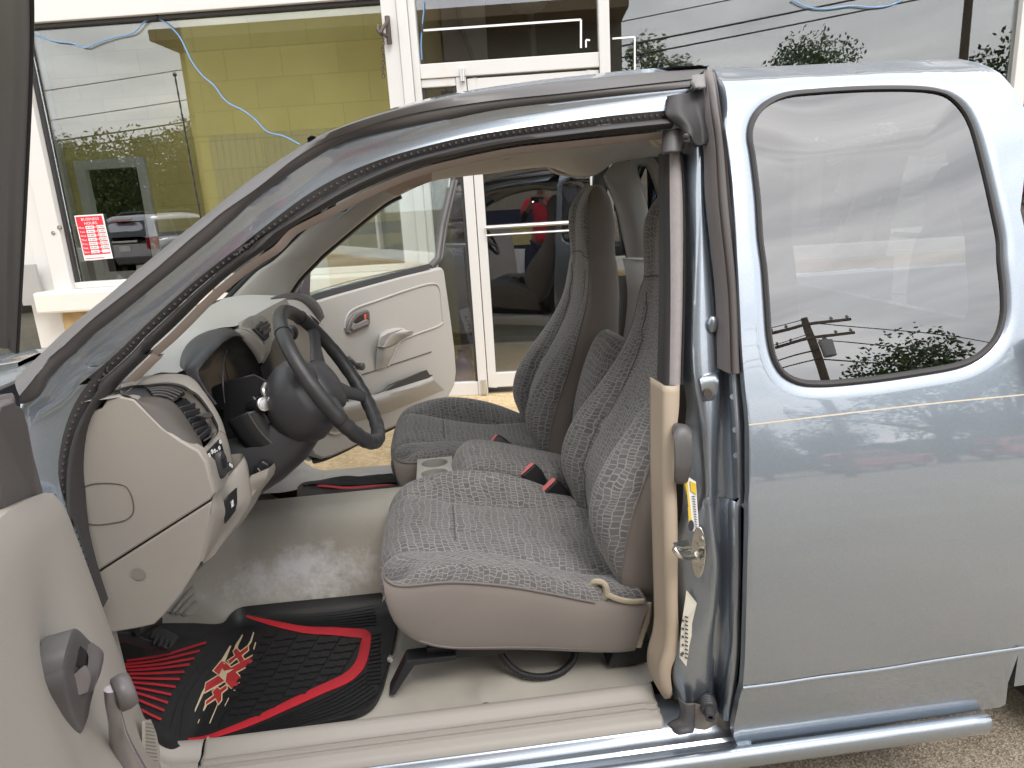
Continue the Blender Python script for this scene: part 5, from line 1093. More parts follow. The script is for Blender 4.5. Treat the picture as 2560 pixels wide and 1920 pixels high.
# left air vent pod
def fv(r, x, y, Y, X=0): return at(r, x, y, Y=Y)
vo = [fv('m', x, y, Y) for x, y, Y in ((0, 195, .178), (150, 160, .205), (330, 148, .235), (560, 118, .262), (720, 120, .278), (860, 150, .288), (960, 210, .292), (1060, 270, .297), (1160, 390, .30), (1260, 540, .303), (1330, 680, .305), (1350, 750, .303), (1330, 820, .295), (1240, 910, .27), (1130, 1005, .235), (1100, 1035, .22))]
vi = [fv('m', x, y, Y) for x, y, Y in ((40, 255, .17), (210, 322, .171), (330, 440, .170), (480, 600, .170), (620, 740, .170), (760, 860, .170), (920, 960, .172), (1040, 1020, .180), (1085, 1036, .20))]
ctr = crs(vo, 50); c2_ = crs(vi, 50)
m = MB(); m.loft([[p+Vector((-.012, .0, -.008)) for p in vo], [p+Vector((.004, -.001, .004)) for p in vo], [a.lerp(b, .10)+Vector((.007, 0, .006)) for a, b in zip(ctr, c2_)]], n=50, sub=2); m.build('vent_bezel', DARKP, dash)
brow = [fv('m', x, y, Y) for x, y, Y in ((0, 250, .172), (120, 290, .178), (230, 320, .184), (420, 305, .198), (560, 318, .208), (660, 345, .216), (760, 410, .222), (880, 560, .226), (1000, 740, .228), (1090, 880, .228), (1125, 950, .226), (1130, 990, .222), (1100, 1030, .212))]
low_ = [fv('m', x, y, Y) for x, y, Y in ((60, 262, .1655), (140, 292, .166), (215, 325, .166), (330, 440, .166), (480, 600, .166), (620, 740, .166), (760, 860, .166), (880, 935, .167), (980, 990, .170), (1040, 1018, .178), (1085, 1034, .19), (1095, 1036, .20), (1100, 1036, .205))]
m = MB(); m.loft([[p+Vector((-.004, .012, -.006)) for p in brow], [p+Vector((.002, 0, .003)) for p in brow], [a.lerp(b, .04)+Vector((.004, -.004, .001)) for a, b in zip(crs(brow, 30), crs(low_, 30))], [a.lerp(b, .5)+Vector((.008, -.006, 0)) for a, b in zip(crs(brow, 30), crs(low_, 30))], low_], n=50, sub=3); pod = m.build('vent_side', M('dark_taupe_plastic', (.085, .075, .068), .55, var=.1, bump=.2, bs=420), dash, ang=60)
top_ = [fv('m', x, y, Y) for x, y, Y in ((0, 195, .178), (150, 160, .205), (330, 150, .236), (380, 200, .228), (450, 270, .222), (560, 318, .21))]
m = MB(); m.loft([[fv('m', 0, 195, .178), fv('m', 160, 160, .205), fv('m', 330, 150, .236)], [fv('m', 0, 245, .173), fv('m', 220, 320, .186), fv('m', 440, 290, .210)]], n=12, sub=4); m.build('vent_top', DARKP, dash, thick=.002)
# demister louvres on top
a0 = fv('m', 335, 152, .236); 
m = MB(); m.slab([fv('m', x, y, Y)+Vector((-.004, 0, -.006)) for x, y, Y in ((335, 152, .238), (560, 120, .262), (720, 122, .278), (860, 150, .288), (930, 200, .292), (730, 335, .226), (600, 318, .215), (450, 270, .218))], (-.004, 0, -.004)); lv = m.build('demister', BLACKP, dash)
for k, pts in enumerate((((335, 155, .236), (560, 120, .262), (720, 120, .278), (870, 160, .288), (925, 205, .291)), ((380, 180, .232), (560, 165, .25), (700, 180, .262), (860, 235, .272)), ((410, 205, .228), (560, 192, .243), (700, 215, .254), (825, 265, .262)), ((430, 235, .224), (560, 228, .236), (690, 255, .246), (785, 300, .254)), ((455, 268, .219), (560, 265, .228), (660, 288, .236), (740, 330, .240)))):
    m = MB(); m.tube([fv('m', *q)+Vector((.0, 0, .001)) for q in pts], .0022 if k else .003, n=24, seg=6, flat=.6); m.build('louvre', MOLD, lv)
# main vent box with slats
box_o = [fv('m', x, y, Y) for x, y, Y in ((990, 275, .292), (820, 395, .232), (960, 590, .232), (1100, 820, .232), (1150, 900, .240), (1320, 770, .298), (1300, 650, .299), (1180, 470, .297))]
m = MB(); m.slab([p+Vector((-.012, 0, -.004)) for p in box_o], (-.01, 0, 0)); vb = m.build('air_vent', BLACKP, dash)
for (x0, y0), (x1, y1) in (((840, 430), (1050, 370)), ((900, 500), (1110, 445)), ((960, 580), (1140, 545)), ((1015, 660), (1190, 590)), ((1060, 745), (1230, 660)), ((1105, 830), (1275, 695))):
    m = MB(); a = fv('m', x0, y0, .234); b = fv('m', x1, y1, .296); u = Vector((.004, 0, .014)); m.slab([a, b, b-u*.9, a-u], (-.004, .0, .001)); m.build('vent_slat', DARKP, vb, bevel=.0015)
m = MB(); a = fv('m', 1060, 545, .25); b = fv('m', 1220, 535, .29)
m.slab([fv('m', 1040, 545, .245)+Vector((.008, 0, 0)), fv('m', 1130, 500, .27)+Vector((.010, 0, 0)), fv('m', 1225, 520, .292)+Vector((.012, 0, 0)), fv('m', 1180, 590, .28)+Vector((.012, 0, 0)), fv('m', 1120, 590, .262)+Vector((.010, 0, 0))], (-.012, .002, -.002)); m.build('vent_tab', MOLD, vb, bevel=.002)
m = MB(); m.tube([p+Vector((.002, 0, 0)) for p in [fv('m', 1010, 265, .295), fv('m', 1150, 410, .30), fv('m', 1260, 580, .302), fv('m', 1330, 730, .303), fv('m', 1300, 790, .296), fv('m', 1150, 895, .245)]], .0022, n=30, seg=6); m.build('vent_trim', MOLD, vb)
# headlight switch panel
hp = [fv('m', x, y, Y) for x, y, Y in ((1182, 1075, .19), (1375, 875, .275), (1425, 1080, .285), (1500, 1320, .296), (1300, 1520, .20), (1250, 1300, .194))]
HN = Vector((1, -.25, .15)).normalized()
m = MB(); m.slab([p+HN*.003 for p in hp], -HN*.006); hs_ = m.build('headlight_switch', BLACKP, dash, bevel=.001)
kc = fv('m', 1310, 1240, .235)+HN*.004
kx = (fv('m', 1290, 1095, .235)-fv('m', 1330, 1390, .235)).normalized()
m = MB()
for h, k in ((0, 1), (.012, .98), (.016, .9)): pass
secs = [[kc+HN*h+kx*(.031*k*cos(t))+kx.cross(HN)*(.0165*k*sin(t)) for t in [2*pi*i/28 for i in range(28)]] for h, k in ((0, 1), (.014, .97), (.0175, .86), (.018, .01))]
m.grid(secs, cyc=True); kn = m.build('knob', DARKP, hs_)
m = MB()
for i in range(6):
    c = kc+HN*.0185+kx*(-.008+i*.0042); s = kx.cross(HN)*.008; m.slab([c-s, c+s, c+s+kx*.0012, c-s+kx*.0012], HN*.0012)
m.build('knob_rib', BLACKP, kn, smooth=False)
m = MB(); p = fv('m', 1455, 1260, .285)+HN*.003; m.lathe(p, HN, [(0, .011), (.008, .010), (.009, .001)], 16); m.build('dimmer', DARKP, hs_)
m = MB()
for x, y, Y, r in ((1205, 1105, .196, .004), (1245, 1050, .215, .0038), (1282, 1040, .225, .0035), (1318, 1058, .235, .0035), (1345, 1000, .25, .0035), (1358, 915, .265, .0038), (1315, 1430, .215, .003), (1450, 1235, .285, .003), (1475, 1255, .289, .003)):
    p = fv('m', x, y, Y)+HN*(.0048 if x < 1440 else .0125); t = kx*r*1.2; s = kx.cross(HN)*r
    m.tube([p+t*cos(q)+s*sin(q) for q in [2*pi*i/8 for i in range(8)]], .0005, n=12, seg=4, closed=True); m.slab([p-s*.3-t*.8, p+s*.3-t*.8, p+s*.3+t*.8, p-s*.3+t*.8], HN*.0004)
m.build('switch_icon', INKW, hs_, smooth=False)
# knee panel below the switch with passenger bag label
ka = [fv('4', x, y, yS) for x, y in ((1185, 1402), (1168, 1450), (1165, 1500), (1155, 1540))]+[at('7', 1110, 520, Y=yS)]
kb = [fv('m', 1420, 1480, .27), fv('m', 1420, 1560, .26), fv('7', 1290, 230, .262), fv('7', 1240, 330, .25), fv('7', 1110, 540, .20)]
kc_ = [fv('m', 1715, 1085, .345), fv('m', 1760, 1200, .345), fv('m', 1800, 1480, .345), fv('7', 1390, 180, .34), fv('7', 1200, 460, .25)]
m = MB(); m.loft([[p+Vector((0, .003, 0)) for p in ka], [a.lerp(b, .08)+Vector((.004, 0, .002)) for a, b in zip(crs(ka, 20), crs(kb, 20))], [a.lerp(b, .5)+Vector((.004, 0, 0)) for a, b in zip(crs(ka, 20), crs(kb, 20))], kb, kc_, [p+Vector((-.04, .01, -.0)) for p in kc_]], n=30, sub=4); kp = m.build('knee_panel', TRIM, dash, ang=60)
m = MB(); L4 = [fv('7', 1234, 180, .222), fv('7', 1255, 150, .232), fv('7', 1298, 110, .262), fv('7', 1300, 190, .262), fv('7', 1290, 240, .252), fv('7', 1235, 310, .222)]
m.slab([p+HN*.006 for p in L4], -HN*.004); lb = m.build('info_label', BLACKP, dash, bevel=.001)
m = MB(); c = fv('7', 1268, 200, .24)+HN*.0072; t = Vector((0, 0, 1)); s = HN.cross(t).normalized()
for dx, dy, w, h in ((0, 0, .002, .013), (-.004, 0, .0012, .013), (.004, 0, .0012, .013), (0, .006, .006, .0012), (0, -.006, .006, .0012)): m.slab([c+s*(dx-w/2)+t*(dy-h/2), c+s*(dx+w/2)+t*(dy-h/2), c+s*(dx+w/2)+t*(dy+h/2), c+s*(dx-w/2)+t*(dy+h/2)], HN*.0004)
m.tube([c+s*-.005+t*.007, c+s*.005+t*-.007], .0006, n=2, seg=4, smooth=False); m.build('airbag_icon', INKW, lb, smooth=False)
lo_ = [at('m', 2100, 1245, Y=.36), at('m', 2090, 1360, Y=.36), at('m', 1880, 1659, Y=.36), at('7', 1330, 300, Y=.32), at('7', 1110, 560, Y=.22)]
lo2 = [at('m', 1990, 1300, Y=.34), at('m', 1920, 1450, Y=.34), at('m', 1810, 1590, Y=.34), at('7', 1270, 330, Y=.30), at('7', 1100, 560, Y=.20)]
m = MB(); m.loft([[p+Vector((-.03, 0, -.01)) for p in lo2], lo2, lo_, [p+Vector((-.01, .35, -.01)) for p in lo_]], n=20, sub=3); m.build('lower_lip', TRIM, dash, ang=60)
# instrument hood
hb = [at('k', x, y, Y=Y) for x, y, Y in ((165, 1050, .335), (95, 920, .35), (85, 800, .365), (130, 640, .39), (220, 500, .42), (360, 385, .46), (560, 295, .50), (760, 260, .53), (900, 245, .56), (1020, 247, .59), (1060, 262, .60))]
hr = [at('k', x, y, Y=Y) for x, y, Y in ((180, 1060, .335), (170, 1010, .338), (210, 940, .343), (330, 800, .36), (450, 670, .38), (560, 550, .40), (680, 420, .43), (800, 310, .46), (900, 255, .50), (1000, 252, .56), (1060, 265, .60))]
ho_ = [at('k', x, y, Y=Y) for x, y, Y in ((600, 1480, .335), (520, 1300, .335), (410, 1080, .337), (415, 1000, .34), (500, 880, .355), (640, 720, .38), (800, 560, .41), (960, 425, .45), (1080, 365, .50), (1160, 365, .54), (1240, 410, .57), (1370, 560, .62), (1480, 720, .65), (1560, 840, .665), (1590, 950, .67))]
ho2 = [at('k', x, y, Y=Y) for x, y, Y in ((690, 1620, .33), (560, 1450, .33), (400, 1290, .33), (260, 1150, .333), (200, 1090, .334), (185, 1065, .335), (340, 860, .36), (700, 460, .43), (900, 270, .50), (1040, 255, .57), (1130, 300, .60), (1300, 420, .64), (1420, 560, .66), (1540, 740, .675), (1590, 850, .68))]
m = MB(); m.loft([[p+Vector((-.004, .002, -.012)) for p in hb], hb, [a.lerp(b, .5)+Vector((0, 0, .004)) for a, b in zip(crs(hb, 30), crs(hr, 30))], hr], n=50, sub=4); hood_ = m.build('instrument_hood', DARKP, dash, ang=60)
hA = [at('k', x, y, Y=Y) for x, y, Y in ((720, 1640, .333), (600, 1480, .333), (430, 1330, .333), (270, 1160, .333), (180, 1060, .335), (210, 940, .343), (330, 800, .36), (450, 670, .38), (560, 550, .40), (680, 420, .43), (800, 310, .46), (900, 255, .50), (1000, 252, .56), (1060, 265, .60), (1150, 345, .61), (1240, 420, .615))]
hB = [at('k', x, y, Y=Y) for x, y, Y in ((760, 1620, .335), (640, 1500, .335), (560, 1360, .335), (470, 1190, .336), (412, 1080, .337), (415, 1000, .34), (500, 880, .355), (570, 800, .367), (640, 720, .38), (800, 560, .41), (900, 470, .435), (960, 425, .45), (1060, 372, .49), (1120, 368, .52), (1180, 378, .55), (1240, 415, .575))]
m = MB(); m.loft([hA, [a.lerp(b, .5)+Vector((.003, 0, .002)) for a, b in zip(crs(hA, 40), crs(hB, 40))], hB, [p+Vector((-.012, .004, -.004)) for p in hB]], n=70, sub=3); m.build('hood_lip', DARKP, hood_, ang=60)
gA = [at('k', x, y, Y=Y) for x, y, Y in ((1060, 258, .60), (1150, 250, .62), (1250, 258, .64), (1400, 315, .66), (1530, 410, .68), (1610, 500, .69), (1645, 580, .695))]
gB = [at('k', x, y, Y=Y) for x, y, Y in ((1080, 275, .60), (1160, 345, .605), (1230, 405, .615), (1340, 530, .635), (1450, 680, .655), (1540, 790, .67), (1588, 850, .675))]
m = MB(); m.loft([[p+Vector((-.03, 0, -.004)) for p in gA], gA, [a.lerp(b, .5)+Vector((.002, 0, .002)) for a, b in zip(crs(gA, 20), crs(gB, 20))], gB, [p+Vector((-.03, 0, -.004)) for p in gB]], n=40, sub=3); m.build('center_bezel', TRIM, dash, ang=60)
# the lens: dark recessed gauge panel
gp = [at('k', x, y, Y=Y)+Vector((-.035, 0, -.01)) for x, y, Y in ((640, 1500, .335), (412, 1080, .337), (415, 1000, .34), (640, 720, .38), (800, 560, .41), (960, 425, .45), (1080, 365, .50), (1160, 365, .54), (1240, 410, .57), (1370, 560, .62), (1480, 720, .65), (1590, 950, .67), (1640, 1250, .68), (1350, 1500, .60), (900, 1720, .42))]
cg = sum(gp, Vector())/len(gp)
m = MB(); gr = crs(gp, 50, True); m.grid([[p+Vector((.03, 0, .01)) for p in gr], gr, [cg.lerp(p, .6)+Vector((-.012, 0, 0)) for p in gr], [cg+Vector((-.015, 0, 0)) for p in gr]], cyc=True); ga = m.build('gauge_panel', M('smoked_lens', (.022, .019, .019), .35, var=.3), dash, ang=80)
m = MB(); m.tube([at('k', x, y, Y=Y) for x, y, Y in ((940, 640, .44), (890, 760, .43), (868, 1000, .41), (870, 1300, .39), (900, 1600, .38))], .0018, n=30, seg=5); m.tube([at('k', x, y, Y=Y)+Vector((-.012, 0, 0)) for x, y, Y in ((1000, 820, .50), (1020, 1000, .49), (1060, 1180, .48), (1120, 1320, .48))], .0014, n=20, seg=5); m.build('gauge_rib', BLACKP, ga)
# black centre mass below the hood (column shroud surround and radio stack)
m = MB(); dk = [at('m', x, y, Y=Y) for x, y, Y in ((1400, 580, .335), (1440, 680, .335), (1470, 760, .335), (1520, 960, .335), (1555, 1200, .337), (1570, 1270, .34))]
dk2 = [p+Vector((-.06, .18, -.02)) for p in dk]; dk3 = [p+Vector((-.09, .40, -.03)) for p in dk]
m.loft([[p+Vector((-.02, .004, 0)) for p in dk], [p+Vector((-.015, .02, 0)) for p in dk], dk2, dk3], n=30, sub=2); m.build('lower_shroud', BLACKP, dash, ang=60)
m = MB(); m.loft([[Vector((-.52, .66, z)) for z in (.78, .88, .95, 1.02)], [Vector((-.47, .70, z)) for z in (.78, .90, 1.0, 1.06)], [Vector((-.46, .75, z)) for z in (.78, .90, 1.0, 1.10)], [Vector((-.47, .95, z)) for z in (.78, .90, 1.0, 1.10)], [Vector((-.50, .99, z)) for z in (.78, .90, 1.0, 1.10)]], n=10, sub=3); m.build('center_stack', BLACKP, dash, ang=60)
m = MB(); m.wb((-.75, .20, .74), (-.54, 1.0, .78)); m.build('under_dash', BLACKP, dash, smooth=False)
# centre vent
cv = [at('k', x, y, Y=Y) for x, y, Y in ((1175, 235, .70), (1190, 170, .715), (1240, 90, .73), (1330, 20, .75), (1400, -5, .77), (1560, -10, .80), (1680, 60, .82), (1680, 330, .80), (1640, 460, .76), (1620, 520, .72), (1500, 390, .71), (1380, 300, .705), (1270, 250, .70))]
cgv = sum(cv, Vector())/len(cv)
m = MB(); gr = crs(cv, 50, True); m.grid([[p+Vector((-.02, 0, -.01)) for p in gr], gr, [cgv.lerp(p, .93)+Vector((.001, 0, .001)) for p in gr], [cgv.lerp(p, .5)+Vector((-.001, 0, 0)) for p in gr], [cgv for p in gr]], cyc=True); cvo = m.build('center_vent', M('vent_taupe', (.20, .19, .17), .55, var=.06, bump=.15), dash, ang=50)
m = MB(); q = lambda x, y, Y: at('k', x, y, Y=Y)+Vector((.006, 0, .004)); m.slab([q(1410, 255, .72), q(1525, 120, .745), q(1680, 160, .76), q(1690, 420, .74), q(1630, 480, .72)], (-.01, 0, -.002)); vv = m.build('vent_opening', BLACKP, cvo, bevel=.002)
for x0, y0, x1, y1 in ((1440, 270, 1640, 200), (1500, 330, 1680, 240), (1570, 390, 1690, 330)): m = MB(); a = q(x0, y0, .725); b = q(x1, y1, .755); m.slab([a, b, b+Vector((.002, 0, .012)), a+Vector((.002, 0, .012))], (.004, 0, .001)); m.build('vent_slat', MOLD, vv, bevel=.001)
# passenger end vent arc
pv = [at('l', x, y, Y=Y) for x, y, Y in ((420, 140, 1.22), (560, 110, 1.28), (720, 100, 1.33), (860, 130, 1.37), (950, 190, 1.39), (1030, 280, 1.40), (1090, 380, 1.41), (1115, 470, 1.41))]
pw = [at('l', x, y, Y=Y) for x, y, Y in ((430, 155, 1.2), (560, 175, 1.26), (720, 160, 1.32), (840, 190, 1.36), (920, 250, 1.38), (1000, 340, 1.40), (1070, 430, 1.41), (1112, 480, 1.41))]
px_ = [at('l', x, y, Y=Y) for x, y, Y in ((430, 135, 1.26), (600, 80, 1.34), (770, 68, 1.42), (900, 85, 1.46), (980, 120, 1.48), (1060, 190, 1.50), (1130, 300, 1.505), (1168, 400, 1.50))]
m = MB(); m.loft([[p+Vector((-.01, 0, -.01)) for p in pw], pw, pv, px_, [p+Vector((-.02, .01, -.01)) for p in px_]], n=40, sub=2); pvb = m.build('passenger_vent', MOLD, dash, ang=50)
for i in range(6):
    t = .50+i*.083; a, b = crs(pv, 60)[int(t*59)], crs(px_, 60)[int(t*59)]; c_, d_ = crs(pv, 60)[int((t+.06)*59)], crs(px_, 60)[int((t+.06)*59)]
    m = MB(); o_ = Vector((.003, -.002, .002)); m.slab([a.lerp(b, .15)+o_, a.lerp(b, .9)+o_, c_.lerp(d_, .9)+o_, c_.lerp(d_, .15)+o_], (-.003, 0, 0)); m.build('vent_cell', BLACKP, pvb, smooth=False)
m = MB(); m.loft([pw, [p+Vector((.03, -.01, -.05)) for p in pw]], n=20, sub=2); m.build('dash_corner', TRIM_LIT, dash)
# ================================================================== STEERING
WC = Vector((-.268, .455, 1.051)); TL = .52; WR = .186
WU = Vector((-sin(TL), 0, cos(TL))); WY = Vector((0, 1, 0)); WN = Vector((cos(TL), 0, sin(TL)))
def wp(a, r=WR, h=0): return WC+WU*(r*cos(a))+WY*(r*sin(a))+WN*h
m = MB(); n = 120; m.tube([wp(2*pi*i/n) for i in range(n)], lambda t: .0165+.0012*(1 if cos(2*pi*t*1.0) < .2 else 0)+.0008*sin(t*2*pi*30)*(1 if cos(2*pi*t) < -.1 else 0), n=n, seg=14, closed=True, smooth=False)
LEA = M('leather_grain', (.032, .032, .034), .42, var=.2, vs=30, bump=.35, bs=420)
wheel = m.build('steering_wheel', LEA, T, ang=80)
for a in (.62, -.62, 1.95, -1.95):
    m = MB(); t = (wp(a+.01)-wp(a-.01)).normalized(); m.tube([wp(a)-t*.0015, wp(a)+t*.0015], .0183, n=2, seg=16, smooth=False); m.build('grip_seam', BLACKP, wheel)
m = MB(); secs = []
for h, k in ((.0, .9), (.012, 1.0), (.026, .96), (.036, .80), (.041, .5), (.043, .01)):
    secs.append([WC+WU*(-.004+.066*k*(1+.12*cos(3*t+pi))*cos(t))+WY*(.080*k*sin(t)*(1-.12*cos(t)))+WN*(h-.040) for t in [2*pi*i/40 for i in range(40)]])
m.grid(secs, cyc=True); m.build('hub', DARKP, wheel, ang=80)
m = MB(); m.loft([[WC+WU*(.026*k*cos(t)-.0)+WY*(.03*k*sin(t))+WN*(.0005+h) for t in [2*pi*i/24 for i in range(24)]] for k, h in ((1, 0), (.93, .0018), (.86, 0))], n=24, cyc=True); m.build('emblem_ring', DARKP, wheel)
for a in (.95, -.95, 2.2, -2.2):
    m = MB(); p0 = wp(a, .05, -.022); p1 = wp(a, .12, -.012); p2 = wp(a*1.0, WR, 0)
    d = (p2-p0).normalized(); s = WN.cross(d)
    secs = []
    for p, w, h in ((p0, .034, .012), (p1, .022, .010), (p1.lerp(p2, .6), .020, .011), (p2, .026, .014)):
        secs.append([p+s*(w*cos(t))+WN*(h*sin(t)) for t in [2*pi*i/14 for i in range(14)]])
    m.grid(secs, cyc=True); m.build('spoke', DARKP, wheel, ang=80)
# cover behind wheel and column
m = MB(); secs = []
for h, k, du in ((-.045, .55, 0), (-.048, 1.0, 0), (-.07, 1.18, -.005), (-.10, 1.22, -.01), (-.135, 1.10, -.015), (-.16, .85, -.02), (-.165, .1, -.02)):
    secs.append([WC+WU*(du+.083*k*cos(t))+WY*(.086*k*sin(t))+WN*h for t in [2*pi*i/36 for i in range(36)]])
m.grid(secs, cyc=True); m.build('wheel_cover', DARKP, wheel, ang=60)
c1_ = WC+WN*-.12+WU*-.02
m = MB()
def colsec(p, w, hgt): return [p+WY*(w*cos(t)*(1 if abs(cos(t)) < .9 else .97))+WU*(hgt*sin(t)) for t in [2*pi*i/24 for i in range(24)]]
m.grid([colsec(c1_+WU*-.03, .075, .06), colsec(c1_+WN*-.05+WU*-.035, .082, .075), colsec(c1_+WN*-.12+WU*-.04, .080, .08), colsec(c1_+WN*-.22+WU*-.04, .075, .08)], cyc=True); colm = m.build('column_cover', DARKP, T, ang=60)
# lower shroud slab seen below the wheel
m = MB(); q = lambda x, y, Y: at('n', x, y, Y=Y)
sA = [q(100, 500, .37), q(260, 750, .375), q(400, 900, .38), q(560, 1035, .385)]; sB = [q(420, 420, .42), q(550, 560, .43), q(700, 760, .44), q(900, 870, .46)]
sC = [q(820, 690, .52), q(1000, 680, .54), q(1010, 720, .55), q(960, 830, .55)]
m.loft([[p+Vector((-.05, .01, -.02)) for p in sA], sA, [a.lerp(b, .5)+Vector((.004, -.004, 0)) for a, b in zip(crs(sA, 10), crs(sB, 10))], sB, [b.lerp(c, .5)+Vector((-.0, 0, -.004)) for b, c in zip(crs(sB, 10), crs(sC, 10))], sC], n=24, sub=3)
sh = m.build('column_shroud', BLACKP, T, ang=60, thick=.004)
m = MB(); m.slab([at('n', x, y, Y=.42) for x, y in ((-180, 60), (200, -40), (480, 100), (640, 300), (900, 700), (990, 700), (950, 830), (880, 880), (560, 1035), (480, 1180), (400, 1280), (200, 1480), (150, 1540), (110, 1330), (40, 1090), (-40, 1000), (-80, 700))], (-.05, .03, -.02)); m.build('shroud_lower', BLACKP, sh, bevel=.006)
m = MB(); m.tube([p+Vector((.001, -.002, .001)) for p in sA], .0022, n=20, seg=6); m.build('shroud_edge', MOLD, sh)
# ignition barrel
p = at('n', 325, 390, Y=.385); ax = Vector((.62, -.72, .25)).normalized()
m = MB(); m.lathe(p-ax*.05, ax, [(0, .020), (.02, .021), (.046, .0205), (.05, .019)], 28); ig = m.build('ignition_barrel', BLACKP, colm)
m = MB(); m.lathe(p-ax*.0, ax, [(-.002, .017), (.006, .0165), (.007, .0145), (.004, .0143), (.004, .012), (.0055, .0118), (.0065, .006), (.0065, .0005)], 28); m.slab([at('n', 165, 290, Y=.385), at('n', 185, 285, Y=.385), at('n', 230, 345, Y=.385), at('n', 200, 345, Y=.385)], ax*.004); m.build('ignition_lock', ALU, ig)
m = MB(); m.ell(at('n', 408, 330, Y=.385), (.005, .005, .007)); m.build('lock_button', ALU, ig)
m = MB(); m.slab([at('n', x, y, Y=.388) for x, y in ((200, 600), (330, 500), (425, 650), (300, 760), (255, 735))], (0, .01, 0)); m.build('key_slot_cover', BLACKP, sh, bevel=.003)
# stalks
m = MB(); m.tube([at('l', 350, 1330, Y=.42), at('l', 320, 1420, Y=.40), at('l', 345, 1500, Y=.40)], .006, n=10); m.build('tilt_lever', ALU, colm)
m = MB(); m.tube([at('l', 640, 700, Y=.56), at('l', 700, 620, Y=.62)], .011, n=4, seg=12); m.ell(at('l', 705, 620, Y=.63), (.019, .022, .021)); m.build('wiper_stalk', DARKP, colm)
m = MB(); P = [at('n', x, y, Y=.36) for x, y in ((180, 1290), (300, 1170), (390, 1220), (410, 1270), (330, 1360), (215, 1440))]; m.slab(P, (0, .03, 0)); dp_ = m.build('diagnostic_port', BLACKP, T, bevel=.004)
m = MB(); m.tube([at('n', 245, 1275, Y=.357), at('n', 300, 1345, Y=.357)], .0016, n=2, smooth=False); m.build('port_edge', ALU, dp_)
# ================================================================== CABIN TRIM
# passenger A pillar trim and windshield
pa = [at('c', x, y, Y=Y) for x, y, Y in ((610, 1659, 1.46), (900, 1380, 1.455), (1160, 1150, 1.45), (1420, 960, 1.44), (1660, 855, 1.42))]
pa0 = [at('4', 1260, 345, Y=1.46), at('4', 1330, 270, Y=1.46), at('4', 1430, 170, Y=1.46)]
pb0 = [at('4', 1590, 300, Y=1.53), at('4', 1640, 225, Y=1.53), at('4', 1740, 120, Y=1.53)]
pbb = [at('c', x, y, Y=Y) for x, y, Y in ((1080, 1640, 1.53), (1300, 1450, 1.525), (1600, 1200, 1.52), (1850, 1010, 1.50), (1990, 940, 1.49))]
PA = pa0+pa; PB = pb0+pbb
m = MB(); m.loft([[p+Vector((-.02, .02, .0)) for p in PA], PA, [a.lerp(b, .35)+Vector((.012, -.012, .004)) for a, b in zip(crs(PA, 20), crs(PB, 20))], [a.lerp(b, .75)+Vector((.008, -.006, 0)) for a, b in zip(crs(PA, 20), crs(PB, 20))], PB, [p+Vector((.0, .05, 0)) for p in PB]], n=40, sub=3); m.build('pillar_trim', TRIM_LIT, T, ang=60)
m = MB(); m.tube([p+Vector((-.012, .01, .004)) for p in PA], .011, n=40, seg=8); m.tube([p+Vector((0, .05, 0)) for p in PB], .014, n=40, seg=8); m.build('windshield_seal', BLACKP, T)
pf = mirror(frame); pm_ = mirror(mould)
# windshield
wA = crs(c0, 16); wB = [Vector((p.x, 1.72-p.y, p.z)) for p in wA]
m = MB(); m.loft([wA, [a.lerp(b, .25)+Vector((-.055, 0, .012)) for a, b in zip(wA, wB)], [a.lerp(b, .5)+Vector((-.075, 0, .016)) for a, b in zip(wA, wB)], [a.lerp(b, .75)+Vector((-.055, 0, .012)) for a, b in zip(wA, wB)], wB], n=20, sub=4); m.build('windshield', GL_CAR, T)
# headliner
edge = [at('2', x, y, Y=Y) for x, y, Y in ((210, 1085, 1.42), (400, 1003, 1.44), (700, 962, 1.45), (1040, 926, 1.45), (1100, 945, 1.45), (1180, 972, 1.45), (1290, 965, 1.45), (1350, 935, 1.46), (1385, 908, 1.46), (1500, 885, 1.46), (1700, 872, 1.46))]
nearE = [p+Vector((.0, .05, -.004)) for p in crs(c5, 60) if p.z > 1.44]
nearE = nearE+[Vector((.55, .36, 1.50)), Vector((.95, .36, 1.49))]
midE = [Vector((-.22, .86, 1.50)), Vector((-.05, .86, 1.545)), Vector((.15, .86, 1.575)), Vector((.4, .86, 1.585)), Vector((.7, .86, 1.58)), Vector((.95, .86, 1.55))]
farE = edge+[Vector((.95, 1.44, 1.49))]
m = MB(); m.loft([nearE, [a.lerp(b, .5)+Vector((0, 0, .03)) for a, b in zip(crs(nearE, 24), crs(midE, 24))], midE, [a.lerp(b, .55)+Vector((0, 0, .03)) for a, b in zip(crs(midE, 24), crs(farE, 24))], farE, [p+Vector((0, .03, .02)) for p in farE]], n=60, sub=4); hl = m.build('headliner', HEAD, T, ang=70)
gh = [at('2', x, y, Y=1.44) for x, y in ((1040, 926), (1080, 955), (1180, 976), (1290, 968), (1345, 938))]
m = MB(); m.loft([[p+Vector((0, .0, .012)) for p in gh], [p+Vector((0, -.006, .004)) for p in gh], [p+Vector((0, .004, -.003)) for p in gh], [p+Vector((0, .03, .004)) for p in gh]], n=24, sub=3); m.build('roof_rail_trim', HEAD, hl)
for x, y in ((795, 865), (500, 905)):
    m = MB(); P = [at('2', x+dx, y+dy, Y=1.28) for dx, dy in ((-38, -22), (0, -28), (38, -24), (40, 18), (0, 24), (-36, 22))]; m.slab(P, (0, .01, .01)); m.build('clip_cover', HEAD, hl, bevel=.004)
m = MB(); P = [at('d', x, y, Y=.62) for x, y in ((985, 910), (1150, 885), (1150, 1060), (1080, 1030), (1020, 960))]; m.slab(P, (0, .04, 0)); m.build('dome_lamp', M('lamp_cream', (.62, .52, .36), .5), hl, bevel=.006)
